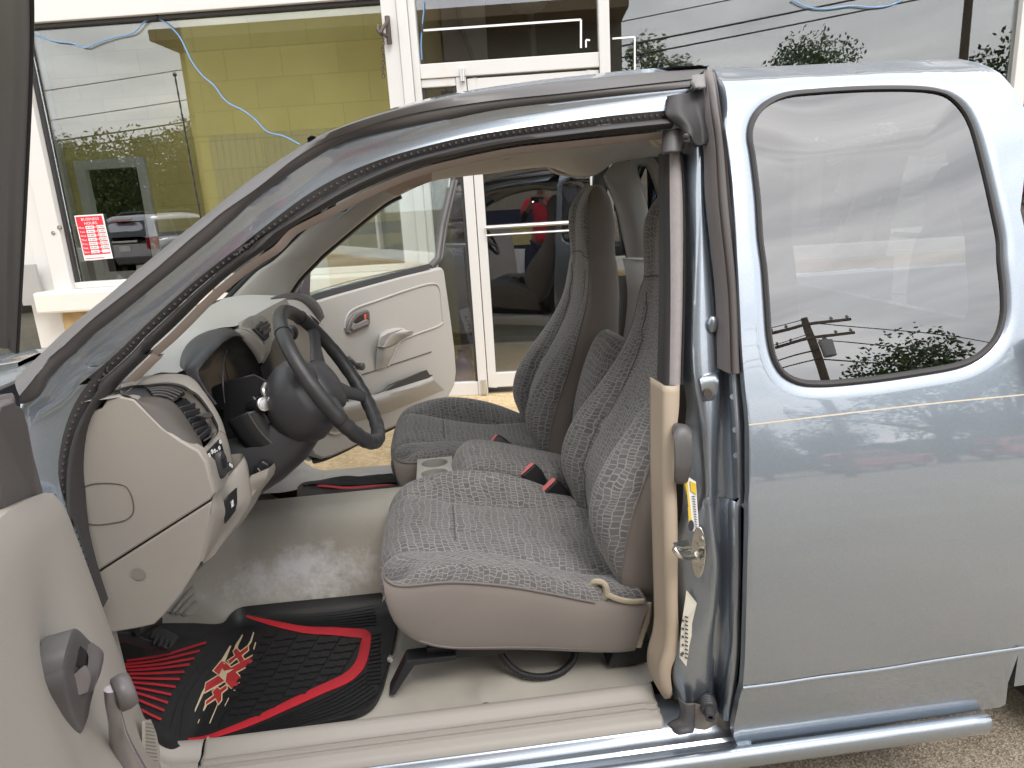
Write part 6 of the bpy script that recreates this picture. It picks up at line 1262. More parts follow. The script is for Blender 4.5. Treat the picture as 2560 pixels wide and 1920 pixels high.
# sun visor
P = [at('2', x, y, Y=Y) for x, y, Y in ((60, 1030, .95), (130, 985, .95), (260, 935, .98), (400, 930, 1.1), (402, 1000, 1.2), (330, 1030, 1.2), (270, 1045, 1.2), (212, 1084, 1.25), (180, 1080, 1.2))]
m = MB(); m.slab(P, Vector((-.012, .02, .014))); vz = m.build('sun_visor', M('visor_cloth', (.42, .33, .27), .9, var=.04), T, bevel=.006)
m = MB(); q = lambda x, y, Y=.99: at('2', x, y, Y=Y)+Vector((.001, -.012, -.003)); m.slab([q(140, 1000), q(215, 955), q(235, 985), q(180, 1020)], (0, -.0008, 0)); vl = m.build('visor_label', M('label_beige', (.55, .47, .4), .6), vz, smooth=False)
m = MB()
for k in range(4): x = 152+k*20; m.slab([q(x, 1000-k*11), q(x+11, 993-k*11), q(x+17, 1004-k*10), q(x+6, 1011-k*10)], (0, -.002, 0))
m.build('dark_print', M('label_print', (.25, .22, .2), .7), vl, smooth=False)
m = MB(); m.tube([at('2', x, y, Y=.94) for x, y in ((225, 965), (290, 958), (360, 930))], .004, n=10); m.build('visor_hook', M('tan_plastic', (.5, .34, .18), .5), vz)
# rear view mirror
P = [at('c', x, y, Y=.80) for x, y in ((1180, 1125), (1190, 1060), (1300, 980), (1420, 950), (1424, 1070), (1400, 1122), (1300, 1132), (1180, 1138))]
m = MB(); m.slab(P, (-.02, .03, 0)); mr = m.build('mirror_housing', BLACKP, T, bevel=.003)
cm = sum(P, Vector())/len(P)
m = MB(); m.slab([cm.lerp(p, .90)+Vector((.001, -.0015, 0)) for p in P], (0, .001, 0)); mirm, nt, out = newmat('mirror_silver'); g_ = nt.nodes.new('ShaderNodeBsdfGlossy'); g_.inputs[0].default_value = (.85, .86, .87, 1); g_.inputs['Roughness'].default_value = .01; nt.links.new(g_.outputs[0], out.inputs[0]); m.build('mirror_glass', mirm, mr, smooth=False)
# passenger rear pillar, small window, panels
q = lambda x, y, Y: at('p', x, y, Y=Y)
L1 = [q(515, 120, 1.46), q(560, 240, 1.46), q(640, 380, 1.47), q(800, 760, 1.48), q(880, 1100, 1.5), q(940, 1400, 1.51), q(985, 1650, 1.52)]
L2 = [at('2', 1400, 905, Y=1.45)]+[q(760, 60, 1.45), q(860, 300, 1.455), q(960, 700, 1.46), q(1060, 1100, 1.475), q(1130, 1450, 1.49), q(1150, 1650, 1.50)]
L3 = [at('2', 1475, 890, Y=1.45)]+[q(1000, 0, 1.45), q(1080, 300, 1.455), q(1170, 700, 1.46), q(1260, 1100, 1.475), q(1320, 1450, 1.49), q(1340, 1650, 1.50)]
L4 = [at('2', 1535, 905, Y=1.46)]+[q(1130, 0, 1.46), q(1220, 350, 1.465), q(1310, 700, 1.47), q(1390, 1100, 1.485), q(1430, 1360, 1.50), q(1440, 1650, 1.51)]
m = MB(); m.loft([[p+Vector((0, .05, 0)) for p in L1], L1, L2, L3, L4, [p+Vector((.006, .03, 0)) for p in L4]], n=40, sub=4); pr_ = m.build('rear_pillar_trim', TRIM_LIT, T, ang=60)
m = MB(); m.tube([at('2', x, y, Y=1.47) for x, y in ((1490, 885), (1560, 882), (1600, 895), (1650, 1000), (1690, 1130)) ], .022, n=20); m.build('window_surround', TRIM_LIT, pr_)
W4 = [at('2', 1545, 912, Y=1.475), at('2', 1585, 910, Y=1.475), q(1400, 110, 1.48), q(1520, 480, 1.48), q(1620, 760, 1.48), q(1500, 1150, 1.49), q(1440, 1360, 1.50), q(1330, 850, 1.485), q(1200, 330, 1.48), q(1130, 20, 1.475)]
m = MB(); m.slab(W4, (0, .004, 0)); m.build('side_glass', glass('dark_glass', .1, (.10, .115, .115), .4), pr_, smooth=False)
m = MB(); m.tube([q(820, 850, 1.56), q(880, 1150, 1.56), q(970, 1640, 1.56)], .012, n=10); m.build('door_seal', BLACKP, pr_)
# lower rear trim
m = MB(); m.loft([[at('2', 1450, 1428, Y=1.52), at('2', 1540, 1436, Y=1.52), at('2', 1640, 1440, Y=1.52), Vector((1.2, 1.52, 1.1))], [at('2', 1455, 1440, Y=1.505), at('2', 1540, 1450, Y=1.50), at('2', 1640, 1455, Y=1.50), Vector((1.2, 1.50, 1.09))], [at('2', 1480, 1660, Y=1.50), at('2', 1540, 1660, Y=1.49), Vector((.85, 1.5, .95)), Vector((1.2, 1.50, .95))], [Vector((.62, 1.52, .40)), Vector((.75, 1.51, .40)), Vector((.9, 1.5, .4)), Vector((1.2, 1.5, .4))]], n=20, sub=4); m.build('rear_side_trim', TRIM_LIT, T, ang=60)
m = MB(); m.wb((.60, 1.53, .30), (1.2, 1.56, 1.12)); m.wb((1.20, .2, .28), (1.22, 1.52, 1.02)); m.build('cab_inner_panel', TRIM_LIT, T, smooth=False)
m = MB(); m.loft([[Vector((1.235, y, z)) for z in (1.10, 1.3, 1.55)] for y in (.3, .6, 1.1, 1.4)], n=6, sub=2); m.build('rear_window', GL_CAR, T)
m = MB(); m.wb((1.22, .03, .3), (1.25, 1.69, 1.10)); m.build('cab_back', PAINT, T, smooth=False)
# rear part of the near side: inner trim behind the quarter window stays open to the glass
m = MB(); m.wb((.62, .14, .28), (1.2, .16, .98)); m.build('quarter_inner_trim', TRIM_LIT, T, smooth=False)
# passenger sill and kick panel
q = lambda x, y, Y: at('n', x, y, Y=Y)
m = MB(); m.loft([[q(1170, 1425, 1.50), q(1600, 1390, 1.50), q(2050, 1350, 1.50), Vector((.5, 1.5, .33))], [q(1165, 1395, 1.51), q(1600, 1350, 1.51), q(2040, 1310, 1.51), Vector((.5, 1.51, .36))], [q(1160, 1385, 1.54), q(1600, 1340, 1.54), q(2040, 1300, 1.54), Vector((.5, 1.54, .36))], [q(1170, 1312, 1.63), q(1600, 1275, 1.63), q(2040, 1240, 1.63), Vector((.5, 1.63, .345))], [q(1170, 1312, 1.63)-ZA*.06, q(1600, 1275, 1.63)-ZA*.06, q(2040, 1240, 1.63)-ZA*.06, Vector((.5, 1.63, .28))]], n=30, sub=2); m.build('sill_plate', TRIM_LIT, T, ang=50)
m = MB(); m.loft([[q(100, 1640, 1.30), q(700, 1590, 1.38), q(1160, 1425, 1.50)], [q(330, 1300, 1.44), q(700, 1400, 1.47), q(1160, 1400, 1.51)], [q(430, 1150, 1.46), q(700, 1240, 1.50), q(1000, 1360, 1.53), q(1160, 1390, 1.54)], [q(620, 1040, 1.50), q(720, 1200, 1.56), q(900, 1290, 1.60), q(1170, 1320, 1.62)], [q(760, 990, 1.58), q(820, 1120, 1.62), q(1000, 1260, 1.64), q(1170, 1308, 1.64)]], n=24, sub=4); m.build('kick_panel', TRIM_LIT, T, ang=60)
m = MB(); m.wb((-.98, .2, .28), (-.96, 1.55, 1.1)); m.wb((-.96, 1.53, .28), (-.62, 1.55, 1.06)); m.build('firewall', BLACKP, T, smooth=False)
# passenger mat and driver mat are separate things
# ================================================================== PASSENGER DOOR (open, inner side towards us)
def pd(r, pts, off=0): return [Pd(r, x, y, off) for x, y in pts]
def pS(s, z, off=0): return PH+PDD*s+ZA*z+PN*off
po = pd('o', [(130, 600), (400, 520), (800, 410), (1300, 275), (1840, 152), (1880, 200), (1930, 550), (1980, 900), (2030, 1300), (2050, 1600)])+pd('5', [(730, 740), (722, 800), (690, 860), (640, 905)])+pd('n', [(2100, 690), (1830, 800), (1480, 985), (1200, 1110), (1080, 1140), (950, 1090), (880, 960), (840, 800)])+[pS(.10, .75), pS(.12, .95), pS(.16, 1.07)]
m = MB(); m.slab([p+PN*.03 for p in po], -PN*.06); pdoor = m.build('passenger_door', TRIM_LIT, T, bevel=.012, ang=50)
shell = [p-PN*.03+(p-pS(.6, .75)).normalized()*.022 for p in po]
m = MB(); m.slab(shell, -PN*.055); m.build('door_shell', PAINT, pdoor, bevel=.012, ang=50)
so_ = [p-PN*.028+(p-pS(.6, .75)).normalized()*.016 for p in po]
m = MB(); m.tube([p+PN*.012 for p in so_[8:19]], .012, n=50, seg=8); m.build('door_seal', RUB, pdoor)
m = MB(); B0 = pd('o', [(100, 590), (180, 560), (700, 420), (1300, 255), (1740, 140)], .02); m.loft([[p+ZA*.012-PN*.01 for p in B0], [p+ZA*.012 for p in B0], [p-ZA*.012+PN*.006 for p in B0], [p-ZA*.014-PN*.01 for p in B0]], n=30); m.build('belt_seal', RUB, pdoor)
m = MB(); fr_ = [Pd('o', 1745, 150, 0), Pd('2', 430, 1430, 0), Pd('2', 455, 1240, 0), Pd('2', 512, 1000, 0)]; top_ = fr_[-1]
m.tube(fr_, .016, smooth=False, seg=8); m.tube([p+PDD*.035 for p in fr_], .010, smooth=False, seg=8)
tp_ = [pS(1.38, 1.60), pS(1.1, 1.60), pS(.8, 1.56), pS(.5, 1.42), pS(.28, 1.22), pS(.17, 1.09)]
m.tube([fr_[-1]]+tp_, .016, n=30, seg=8); m.build('window_frame', MOLD, pdoor, ang=60)
m = MB(); gp_ = [pS(.19, 1.07), pS(.30, 1.22), pS(.52, 1.41), pS(.82, 1.54), pS(1.1, 1.58), pS(1.36, 1.57), pS(1.18, 1.10)]; m.slab([p-PN*.004 for p in gp_], PN*.004); m.build('pane', GL_CAR, pdoor, smooth=False)
# moulded recess panel, handle, pull, pocket, speaker, crank
def ridge(name, pts, r, off=.03, mat=None, cl=False, par=None): m = MB(); m.tube([Pd(a, x, y, off) for a, x, y in pts], r, n=60, seg=8, closed=cl); return m.build(name, mat or TRIM_LIT, par or pdoor, ang=80)
ridge('panel_step', [('o', 560, 1000), ('o', 570, 900), ('o', 620, 790), ('o', 720, 720), ('o', 1000, 620), ('o', 1400, 480), ('o', 1750, 385), ('o', 1840, 400), ('o', 1875, 470), ('o', 1900, 700), ('o', 1920, 900)], .006)
ridge('panel_step', [('o', 1920, 920), ('o', 1870, 960), ('o', 1500, 1100), ('o', 1330, 1190), ('o', 1250, 1350), ('o', 1160, 1530)], .006)
ins = pd('o', [(600, 1000), (620, 860), (720, 745), (1000, 645), (1400, 505), (1750, 412), (1830, 430), (1885, 850), (1905, 925), (1500, 1060), (1300, 1040), (1040, 1090), (1000, 1300), (980, 1560), (640, 1300)], .032)
hB_ = pd('o', [(600, 1060), (605, 1000), (640, 900), (710, 800), (830, 745), (890, 740), (915, 790), (918, 930), (895, 980), (640, 1080)], .045)
m = MB(); m.slab(hB_, -PN*.014); hd = m.build('door_handle', M('handle_grey', (.16, .145, .145), .4, var=.05), pdoor, bevel=.004)
m = MB(); m.slab(pd('o', [(672, 1000), (690, 900), (760, 830), (850, 785), (890, 780), (900, 920), (880, 960)], .0462), -PN*.003); m.build('handle_well', BLACKP, hd)
m = MB(); m.slab(pd('o', [(665, 1010), (690, 925), (740, 940), (870, 870), (900, 890), (895, 945), (680, 1030)], .056), -PN*.01); m.build('handle_lever', M('lever_grey', (.22, .205, .2), .35), hd, bevel=.003)
m = MB(); m.slab(pd('o', [(832, 815), (862, 800), (866, 860), (836, 872)], .05), -PN*.004); m.build('lock_mark', M('lock_orange', (.75, .12, .06), .5), hd, smooth=False)
m = MB(); m.slab(pd('o', [(870, 800), (900, 790), (905, 850), (880, 880)], .052), -PN*.006); m.build('lock_tab', MOLD, hd, bevel=.002)
ar = [[Pd('o', x, y, o) for x, y, o in row_] for row_ in ([(1020, 1230, .03), (1040, 1090, .03), (1120, 1030, .03), (1300, 990, .03), (1390, 1000, .03)], [(1015, 1250, .055), (1050, 1110, .06), (1140, 1060, .06), (1290, 1030, .055), (1400, 1015, .045)], [(1090, 1262, .085), (1130, 1180, .085), (1180, 1110, .085), (1340, 1050, .07), (1500, 1040, .05)], [(1180, 1250, .07), (1230, 1180, .07), (1300, 1120, .065), (1420, 1080, .055), (1510, 1050, .03)], [(1250, 1250, .03), (1290, 1190, .03), (1350, 1150, .03), (1450, 1100, .03), (1520, 1060, .03)])]
m = MB(); m.loft(ar, n=24, sub=4); am = m.build('armrest', TRIM_LIT, pdoor, ang=70)
lo3 = [[Pd('o', x, y, o) for x, y, o in row_] for row_ in ([(1012, 1265, .052), (1000, 1400, .045), (990, 1575, .034)], [(1100, 1270, .08), (1080, 1400, .065), (1060, 1560, .04)], [(1190, 1258, .07), (1180, 1400, .055), (1120, 1545, .036)], [(1320, 1190, .03), (1250, 1350, .03), (1165, 1530, .03)])]
m = MB(); m.loft(lo3, n=16, sub=4); m.build('armrest_base', TRIM_LIT, am, ang=70)
m = MB(); m.slab(pd('o', [(1060, 1190), (1075, 1120), (1160, 1070), (1320, 1020), (1375, 1005), (1330, 1030), (1190, 1090), (1130, 1160), (1110, 1215), (1070, 1215)], .0885), -PN*.002); m.build('pull_pocket', M('pocket_grey', (.30, .285, .265), .6), am)
ridge('panel_step', [('o', 800, 1640), ('o', 1000, 1580), ('o', 1200, 1510), ('o', 1760, 1325)], .003, .031, MOLD)
ridge('map_pocket', [('n', 1850, 260), ('n', 2000, 190), ('n', 2040, 140), ('n', 2212, 60), ('5', 380, 805), ('5', 560, 730), ('5', 590, 720)], .003, .05, MOLD)
pk = [[Pd('5', x, y, o) for x, y, o in row_] for row_ in ([(60, 920, .045), (330, 845, .05), (620, 755, .05)], [(60, 940, .085), (330, 870, .09), (625, 770, .07)], [(60, 970, .08), (330, 900, .085), (640, 785, .06)], [(60, 1040, .03), (330, 970, .03), (690, 830, .03)])]
m = MB(); m.loft(pk, n=24, sub=3); mp_ = m.build('map_pocket', TRIM_LIT, pdoor, ang=70)
m = MB(); m.slab(pd('5', [(350, 845), (420, 790), (560, 728), (590, 720), (605, 745), (625, 745), (590, 770), (400, 830)], .052), PN*.002); m.build('pocket_opening', M('pocket_dark', (.05, .045, .04), .8), mp_)
c = Pd('n', 1330, 520, .032); rx = PDD
m = MB(); m.disc(c, PN, .085, .004, 40); sp = m.build('speaker_grille', M('speaker_cloth', (.30, .29, .25), .6), pdoor)
m = MB()
for j in range(-20, 21):
    for i in range(-12, 13):
        x, z = j*.004+(.002 if i % 2 else 0), i*.0065
        if x*x+z*z < .078**2: p = c+PDD*x+ZA*z+PN*.0004; m.add([p-PDD*.0014, p-ZA*.0022, p+PDD*.0014, p+ZA*.0022], [[0, 1, 2, 3]])
m.build('perforation', BLACKP, sp, smooth=False)
m = MB(); m.tube([c+PDD*.09*cos(a)+ZA*.09*sin(a)+PN*.004 for a in [2*pi*i/30 for i in range(30)]], .006, n=40, closed=True); m.build('speaker_ring', TRIM_LIT, sp)
m = MB(); m.tube([Pd('l', 1500, 960, .04), Pd('l', 1530, 990, .055), Pd('l', 1620, 1080, .06)], .009, n=8); wc_ = m.build('window_crank', MOLD, pdoor); m = MB(); p = Pd('l', 1625, 1080, .05); m.lathe(p, PN, [(0, .016), (.03, .018), (.036, .012), (.037, .001)], 16); m.build('crank_knob', MOLD, wc_)
m = MB(); m.slab([Pd('o', -10, 330, .02), Pd('o', 80, 150, .02), Pd('o', 100, 165, .02), Pd('o', 85, 560, .02), Pd('o', -60, 520, .02)], -PN*.03); m.build('mirror_sail', M('sail_purple_grey', (.075, .068, .078), .5), pdoor, bevel=.004)
# ================================================================== DRIVER DOOR (open towards the camera, far left)
def DS(r, x, y, s, off=0):
    d = ray(*PX(r, x, y)); k = ((DH-CAM).dot(DD)+s)/d.dot(DD); return CAM+d*k+DN*off
def de(z): return .048+.10*max(-.08, min(.62, 1.02-z))
def dP(s, z, o=0): return DH+DD*s+ZA*z+DN*(de(z)+o)
def zt(s):
    T_ = [(.08, 1.012), (.2, 1.05), (.35, 1.09), (.5, 1.12), (.7, 1.14), (1.13, 1.15)]
    for (a, b), (c, d) in zip(T_, T_[1:]):
        if s <= c: return b+(d-b)*(s-a)/(c-a)
    return T_[-1][1]
e0 = crs([DS('7', x, y, .08) for x, y in ((320, 150), (370, 240), (470, 480), (610, 870), (690, 1090), (760, 1270), (845, 1440), (880, 1650), (890, 1760))], 26)
cols = [[p-DN*.05+DD*-.004 for p in e0], [p-DD*.004-DN*.012 for p in e0], e0]
for s_ in (.13, .20, .28, .36, .44, .52, .62, .75, .9, 1.05, 1.12):
    z1 = zt(s_); c_ = []
    for k in range(26):
        z = z1+(.40-z1)*k/25; o = .012*exp(-((s_-.75)/.3)**2-((z-.72)/.13)**2)-.024*exp(-((s_-.45)/.10)**4-((z-.84)/.15)**4)
        if k == 0: o -= .012
        c_.append(dP(s_, z, o))
    cols.append(c_)
cols.append([p-DN*.06 for p in cols[-1]])
cap_ = [[c_[0]-DN*.05-ZA*.005 for c_ in cols[2:-1]], [c_[0] for c_ in cols[2:-1]]]
m = MB(); m.loft(cols, n=26, sub=2, lin=True); m.loft(cap_, n=30, lin=True); ddoor = m.build('driver_door', TRIM, T, ang=60)
oc = [DH+DD*s_+ZA*z-DN*.035 for s_, z in ((.03, 1.0), (.03, .38), (.25, .30), (1.0, .30), (1.15, .42), (1.17, 1.12), (.5, 1.09))]
m = MB(); m.slab(oc, -DN*.05); m.build('door_shell', PAINT, ddoor, bevel=.012, ang=50)
def su(x): return .50-.12*(x-800)/510
def U_(x, y, off=0, ds=0): return DS('u', x, y, su(x)+ds, off)
hB_ = [U_(x, y, .004) for x, y in ((920, 1659), (860, 1420), (795, 1180), (800, 1020), (850, 720), (900, 560), (950, 425), (1030, 425), (1150, 540), (1260, 650), (1310, 740), (1310, 870), (1270, 1180), (1190, 1480), (1160, 1659), (1080, 1850), (1010, 1840))]
hc_ = sum(hB_, Vector())/len(hB_); hr_ = crs(hB_, 60, True)
m = MB(); m.grid([[p-DN*.03 for p in hr_], hr_, [hc_.lerp(p, .93)+DN*.002 for p in hr_], [hc_.lerp(p, .5)-DN*.001 for p in hr_], [hc_-DN*.001 for p in hr_]], cyc=True); hd = m.build('door_handle', MOLD, ddoor, ang=60)
m = MB(); m.slab([U_(x, y, .0045) for x, y in ((985, 925), (1030, 720), (1090, 530), (1160, 600), (1230, 660), (1190, 800), (1120, 1060), (1090, 1040), (1050, 950))], -DN*.002); m.build('handle_well', BLACKP, hd)
m = MB(); m.loft([[U_(x, y, o) for x, y, o in row_] for row_ in ([(1130, 660, .002), (1150, 800, .006), (1120, 1060, .006), (1180, 1290, .004)], [(1160, 620, .008), (1210, 780, .014), (1170, 1050, .014), (1190, 1290, .008)], [(1230, 670, .008), (1270, 780, .014), (1240, 1020, .014), (1200, 1280, .008)], [(1280, 720, .002), (1300, 860, .006), (1270, 1080, .006), (1210, 1280, .004)])], n=18, sub=3); m.build('handle_lever', M('lever_dark', (.12, .11, .115), .3), hd)
m = MB(); m.loft([[U_(x, y, o) for x, y, o in row_] for row_ in ([(975, 1060, .002), (1010, 1200, .002), (1040, 1330, .002)], [(1000, 960, .012), (1050, 1100, .014), (1070, 1320, .008)], [(1050, 970, .012), (1100, 1130, .013), (1120, 1300, .008)], [(1090, 1060, .002), (1140, 1180, .002), (1140, 1300, .002)])], n=12, sub=3); m.build('lock_tab', M('tab_grey', (.20, .185, .185), .4), hd)
def K_(x, y, s, off=0): return DS('u', x, y, s, off)
a = K_(1590, 1330, .42); b = K_(1850, 1200, .415); ax_ = (b-a)
m = MB(); rws = []
up1 = (UP-ax_.normalized()*UP.dot(ax_.normalized())).normalized(); sd1 = ax_.normalized().cross(up1)
for t, k in ((.0, .2), (.01, .85), (.08, 1), (.5, 1.06), (.9, .96), (.98, .8), (1.0, .05)):
    rws.append([a.lerp(b, t)+up1*(.0235*k*cos(q))+sd1*(.0235*k*sin(q)) for q in [2*pi*i/24 for i in range(24)]])
m.grid(rws, cyc=True); kb = m.build('crank_knob', M('knob_grey', (.11, .10, .098), .4, bump=.15), ddoor, ang=60)
P = [K_(1530, 1230, .425), K_(1545, 1400, .42), K_(1600, 1659, .41), DS('7', 660, 1500, .38), DS('7', 690, 1720, .36, .01)]
m = MB(); m.tube(P, lambda t: .0085+.013*t*t, n=30, seg=14, flat=.8); wk = m.build('window_crank', M('crank_metal', (.30, .28, .28), .25, metal=.6), ddoor)
kb.parent = wk
m = MB(); m.lathe(dP(.36, .60, -.004), DN, [(0, .035), (.03, .032), (.04, .02)], 20); m.build('crank_base', MOLD, wk)
def V_(x, y, off=0): return DS('7', x, y, .10+.10*(885-x)/100, off)
sg_ = [V_(x, y, .004) for x, y in ((785, 1400), (820, 1395), (850, 1470), (870, 1560), (878, 1659), (872, 1760), (800, 1760), (785, 1500))]
m = MB(); m.slab(sg_, -DN*.004); spk = m.build('speaker_grille', M('grille_beige', (.36, .335, .29), .6), ddoor)
m = MB()
for i in range(16): y = 1415+i*20; m.slab([V_(790, y, .0046), V_(832+i*2.4, y+8, .0046), V_(832+i*2.4, y+14, .0046), V_(790, y+6, .0046)], DN*.0006)
m.build('grille_shade_strip', M('grille_shadow', (.2, .18, .16), .7), spk, smooth=False)  # dark strips put the shade of the grille slots into colour
def Q_(x, y, off=0): return DS('4', x, y, max(.08, .35-.25*(x-20)/225*min(1, max(.25, (y-830)/570))), off)
sa = [Q_(x, y) for x, y in ((85, 835), (95, 910), (135, 930), (150, 1010), (190, 1190), (245, 1400), (210, 1480), (60, 1508), (20, 1505), (0, 1300), (-20, 1000), (0, 915), (70, 890))]
m = MB(); m.slab(sa, -DN*.02); m.build('mirror_sail', M('sail_dark_grey', (.10, .092, .09), .55, var=.08, bump=.3, bs=380), ddoor, bevel=.004)
def W_(x, y, off=0): return DS('1', x, y, .31+.27*(1900-y)/1900+.0006*(60-x), off)
fA = [W_(-40, y) for y in (-200, 500, 1200, 1900)]; fB = [W_(x, y) for x, y in ((50, -200), (45, 500), (28, 1300), (22, 1930))]
fC = [W_(x, y) for x, y in ((100, -200), (100, 400), (72, 1100), (52, 1940))]; fD = [W_(x, y) for x, y in ((160, -200), (166, 200), (136, 1000), (88, 1950))]
m = MB(); m.loft([fA, fB, [a.lerp(b, .5)-DD*.012 for a, b in zip(crs(fB, 20), crs(fC, 20))], fC, fD, [p-DD*.03 for p in fD]], n=40, sub=3); wfr = m.build('window_frame', MOLD, ddoor, ang=60)
m = MB(); m.tube([p-DD*.004 for p in fD], .0035, n=30, seg=8); m.build('glass_run', BLACKP, wfr)
# ================================================================== HOOD, FENDERS, BED, WHEELS
def sec(x, hw, zt, zb): return [Vector((x, .86+s*hw*k, zt-(zt-zb)*q)) for s, k, q in ((-1, .99, 1), (-1, 1.0, .6), (-1, 1.0, .25), (-1, .96, .06), (-1, .85, .0), (-1, .4, -.03), (1, .0, -.035), (1, .4, -.03), (1, .85, .0), (1, .96, .06), (1, 1.0, .25), (1, 1.0, .6), (1, .99, 1))]
m = MB(); m.loft([sec(-.80, .80, 1.035, .42), sec(-1.2, .82, 1.02, .45), sec(-1.7, .83, .985, .48), sec(-2.05, .80, .93, .48), sec(-2.12, .76, .75, .45)], n=50, sub=3); m.build('hood', PAINT, T, ang=60)
m = MB(); m.loft([[Vector((-2.16, .86+s*.80, z)) for s in (-1, -.5, 0, .5, 1)] for z in (.35, .50, .62)], n=20, sub=2); m.build('bumper', PAINT, T, thick=.06)
m = MB(); m.wb((-.96, .2, 1.0), (-.78, 1.55, 1.03)); m.build('cowl', BLACKP, T, smooth=False, bevel=.01)
m = MB(); p = [at('a', x, y, Y=.5) for x, y in ((195, 470), (330, 410), (440, 360), (480, 385), (330, 440), (200, 500))]; m.slab(p, (0, 0, -.004)); m.build('hood_highlight', M('pale_blue_highlight', (.42, .48, .56), .5), T)  # pale strip puts the highlight on the hood into colour
m = MB()
for s in (0, 1):
    y0, y1 = (.02, .06) if not s else (1.66, 1.70)
    m.wb((1.28, y0, .52), (3.05, y1, 1.06))
m.wb((1.28, .06, .56), (3.05, 1.66, .60)); m.wb((1.28, .06, .60), (1.31, 1.66, 1.02)); m.wb((3.0, .06, .60), (3.05, 1.66, 1.04)); m.build('cargo_bed', PAINT, T, smooth=False, bevel=.02)
TYRE = M('tyre_rubber', (.02, .02, .021), .8, bump=.3); RIM = M('alloy_rim', (.45, .45, .46), .35, metal=.8)
def wheelmesh(par, c, s, R_=.335, W_=.215):
    m = MB(); m.lathe((c[0], c[1]-s*W_/2, c[2]), (0, s, 0), [(0, R_*.62), (.01, R_*.66), (.02, R_*.93), (.045, R_), (W_-.045, R_), (W_-.02, R_*.93), (W_-.01, R_*.66), (W_, R_*.62)], 36); w = m.build('wheel', TYRE, par)
    m = MB(); m.lathe((c[0], c[1]-s*W_/2, c[2]), (0, s, 0), [(.004, R_*.63), (.012, R_*.60), (.05, R_*.56), (.055, R_*.2), (.03, R_*.16), (.03, .001)], 30)
    for k in range(5):
        a = 2*pi*k/5; d = Vector((cos(a), 0, sin(a))); e = Vector((-sin(a), 0, cos(a))); o = Vector((c[0], c[1]-s*(W_/2-.012), c[2]))
        m.slab([o+d*R_*.12-e*.03, o+d*R_*.6-e*.035, o+d*R_*.6+e*.035, o+d*R_*.12+e*.03], (0, s*.03, 0))
    m.build('rim', RIM, w); return w
for x in (-1.42, 1.80):
    wheelmesh(T, (x, .14, .335), 1); wheelmesh(T, (x, 1.58, .335), -1)
m = MB(); m.wb((1.34, .05, .18), (1.37, .30, .62)); m.build('mud_flap', RUB, T, smooth=False, bevel=.008)
m = MB(); m.loft([[Vector((1.80+.44*cos(a), y, .40+.42*sin(a))) for a in [pi*i/12 for i in range(13)]] for y in (.015, .04, .3)], n=20); m.build('wheel_arch', BLACKP, T)
ab = at('1', 1112, 1215, Y=1.56); at_ = at('1', 966, 412, Y=1.56)
m = MB(); lo = ab+(ab-at_).normalized()*.42; n_ = 90; m.tube([lo.lerp(at_, i/(n_-1)) for i in range(n_)], lambda t: .0030+.0007*sin(t*150), n=n_, seg=6, smooth=False); m.ell(at_, (.007, .007, .008)); m.lathe(lo, at_-lo, [(0, .02), (.02, .016), (.05, .006)], 12); m.build('antenna', BLACKP, T)
# ================================================================== FLOOR MATS
MATS = 'black and red rubber floor mats'
far = [(600, 930), (720, 887), (850, 872), (1060, 868), (1235, 866), (1275, 820), (1320, 785), (1450, 765), (1800, 730), (2050, 705), (2200, 690)]
nea = [(600, 1010), (660, 1060), (700, 1110), (760, 1290), (830, 1450), (880, 1512), (970, 1546), (1200, 1536), (1700, 1440), (2040, 1335), (2100, 1255), (2135, 1150), (2195, 880)]
fa = crs([Vector((x, y, 0)) for x, y in far], 70); ne = crs([Vector((x, y, 0)) for x, y in nea], 70)
def mp2(u, v, off): return Fl('7', u, v, off)
gridp = [[a.lerp(b, t) for a, b in zip(fa, ne)] for t in [i/22 for i in range(23)]]
m = MB(); top = [[mp2(p.x, p.y, .012) for p in r] for r in gridp]
for i, r in enumerate(top):                     # raised rim
    for j, p in enumerate(r):
        if i in (0, 22): p.z += .006
edge_ = [p-Vector((0, 0, .012)) for p in top[0]]; edge2 = [p-Vector((0, 0, .014)) for p in top[-1]]
m.grid([edge_]+top+[edge2]); mat_ = tag(m.build('floor_mat', MATB, ang=50), 'black rubber floor mat with red outline and red tribal logo below the steering wheel', 'floor mat', MATS)
def ribbon(mb, pts, w, hgt, off=.012, n=40, rg='t'):
    P = crs([Vector((x, y, 0)) for x, y in pts], n); Wd = w if isinstance(w, list) else None
    L1, L2 = [], []
    for i, p in enumerate(P):
        t = (P[min(i+1, n-1)]-P[max(i-1, 0)]).normalized(); q = Vector((-t.y, t.x, 0))
        k = i/(n-1)
        ww = (Wd[int(k*(len(Wd)-1))]+(Wd[min(len(Wd)-1, int(k*(len(Wd)-1))+1)]-Wd[int(k*(len(Wd)-1))])*(k*(len(Wd)-1) % 1)) if Wd else w
        L1.append(p+q*ww/2); L2.append(p-q*ww/2)
    f = lambda p, o: Fl(rg, p.x, p.y, o)
    mb.grid([[f(p, off-.001) for p in L1], [f(p.lerp(q, .08), off+hgt) for p, q in zip(L1, L2)], [f(p.lerp(q, .92), off+hgt) for p, q in zip(L1, L2)], [f(p, off-.001) for p in L2]])
m = MB(); ribbon(m, [(850, 158), (1000, 200), (1200, 248), (1450, 295), (1700, 308), (1900, 325), (1985, 332), (2035, 345), (2035, 400), (2020, 500), (1995, 590), (1960, 660), (1850, 765), (1600, 880), (1300, 1020), (1000, 1160), (700, 1280), (450, 1358), (275, 1375)], [22, 50, 72, 78, 84, 92, 98, 108, 112, 108, 100, 96, 92, 84, 80, 74, 62, 44, 24], .003, n=110); m.build('red_outline', MATR, mat_, ang=60)
m = MB()
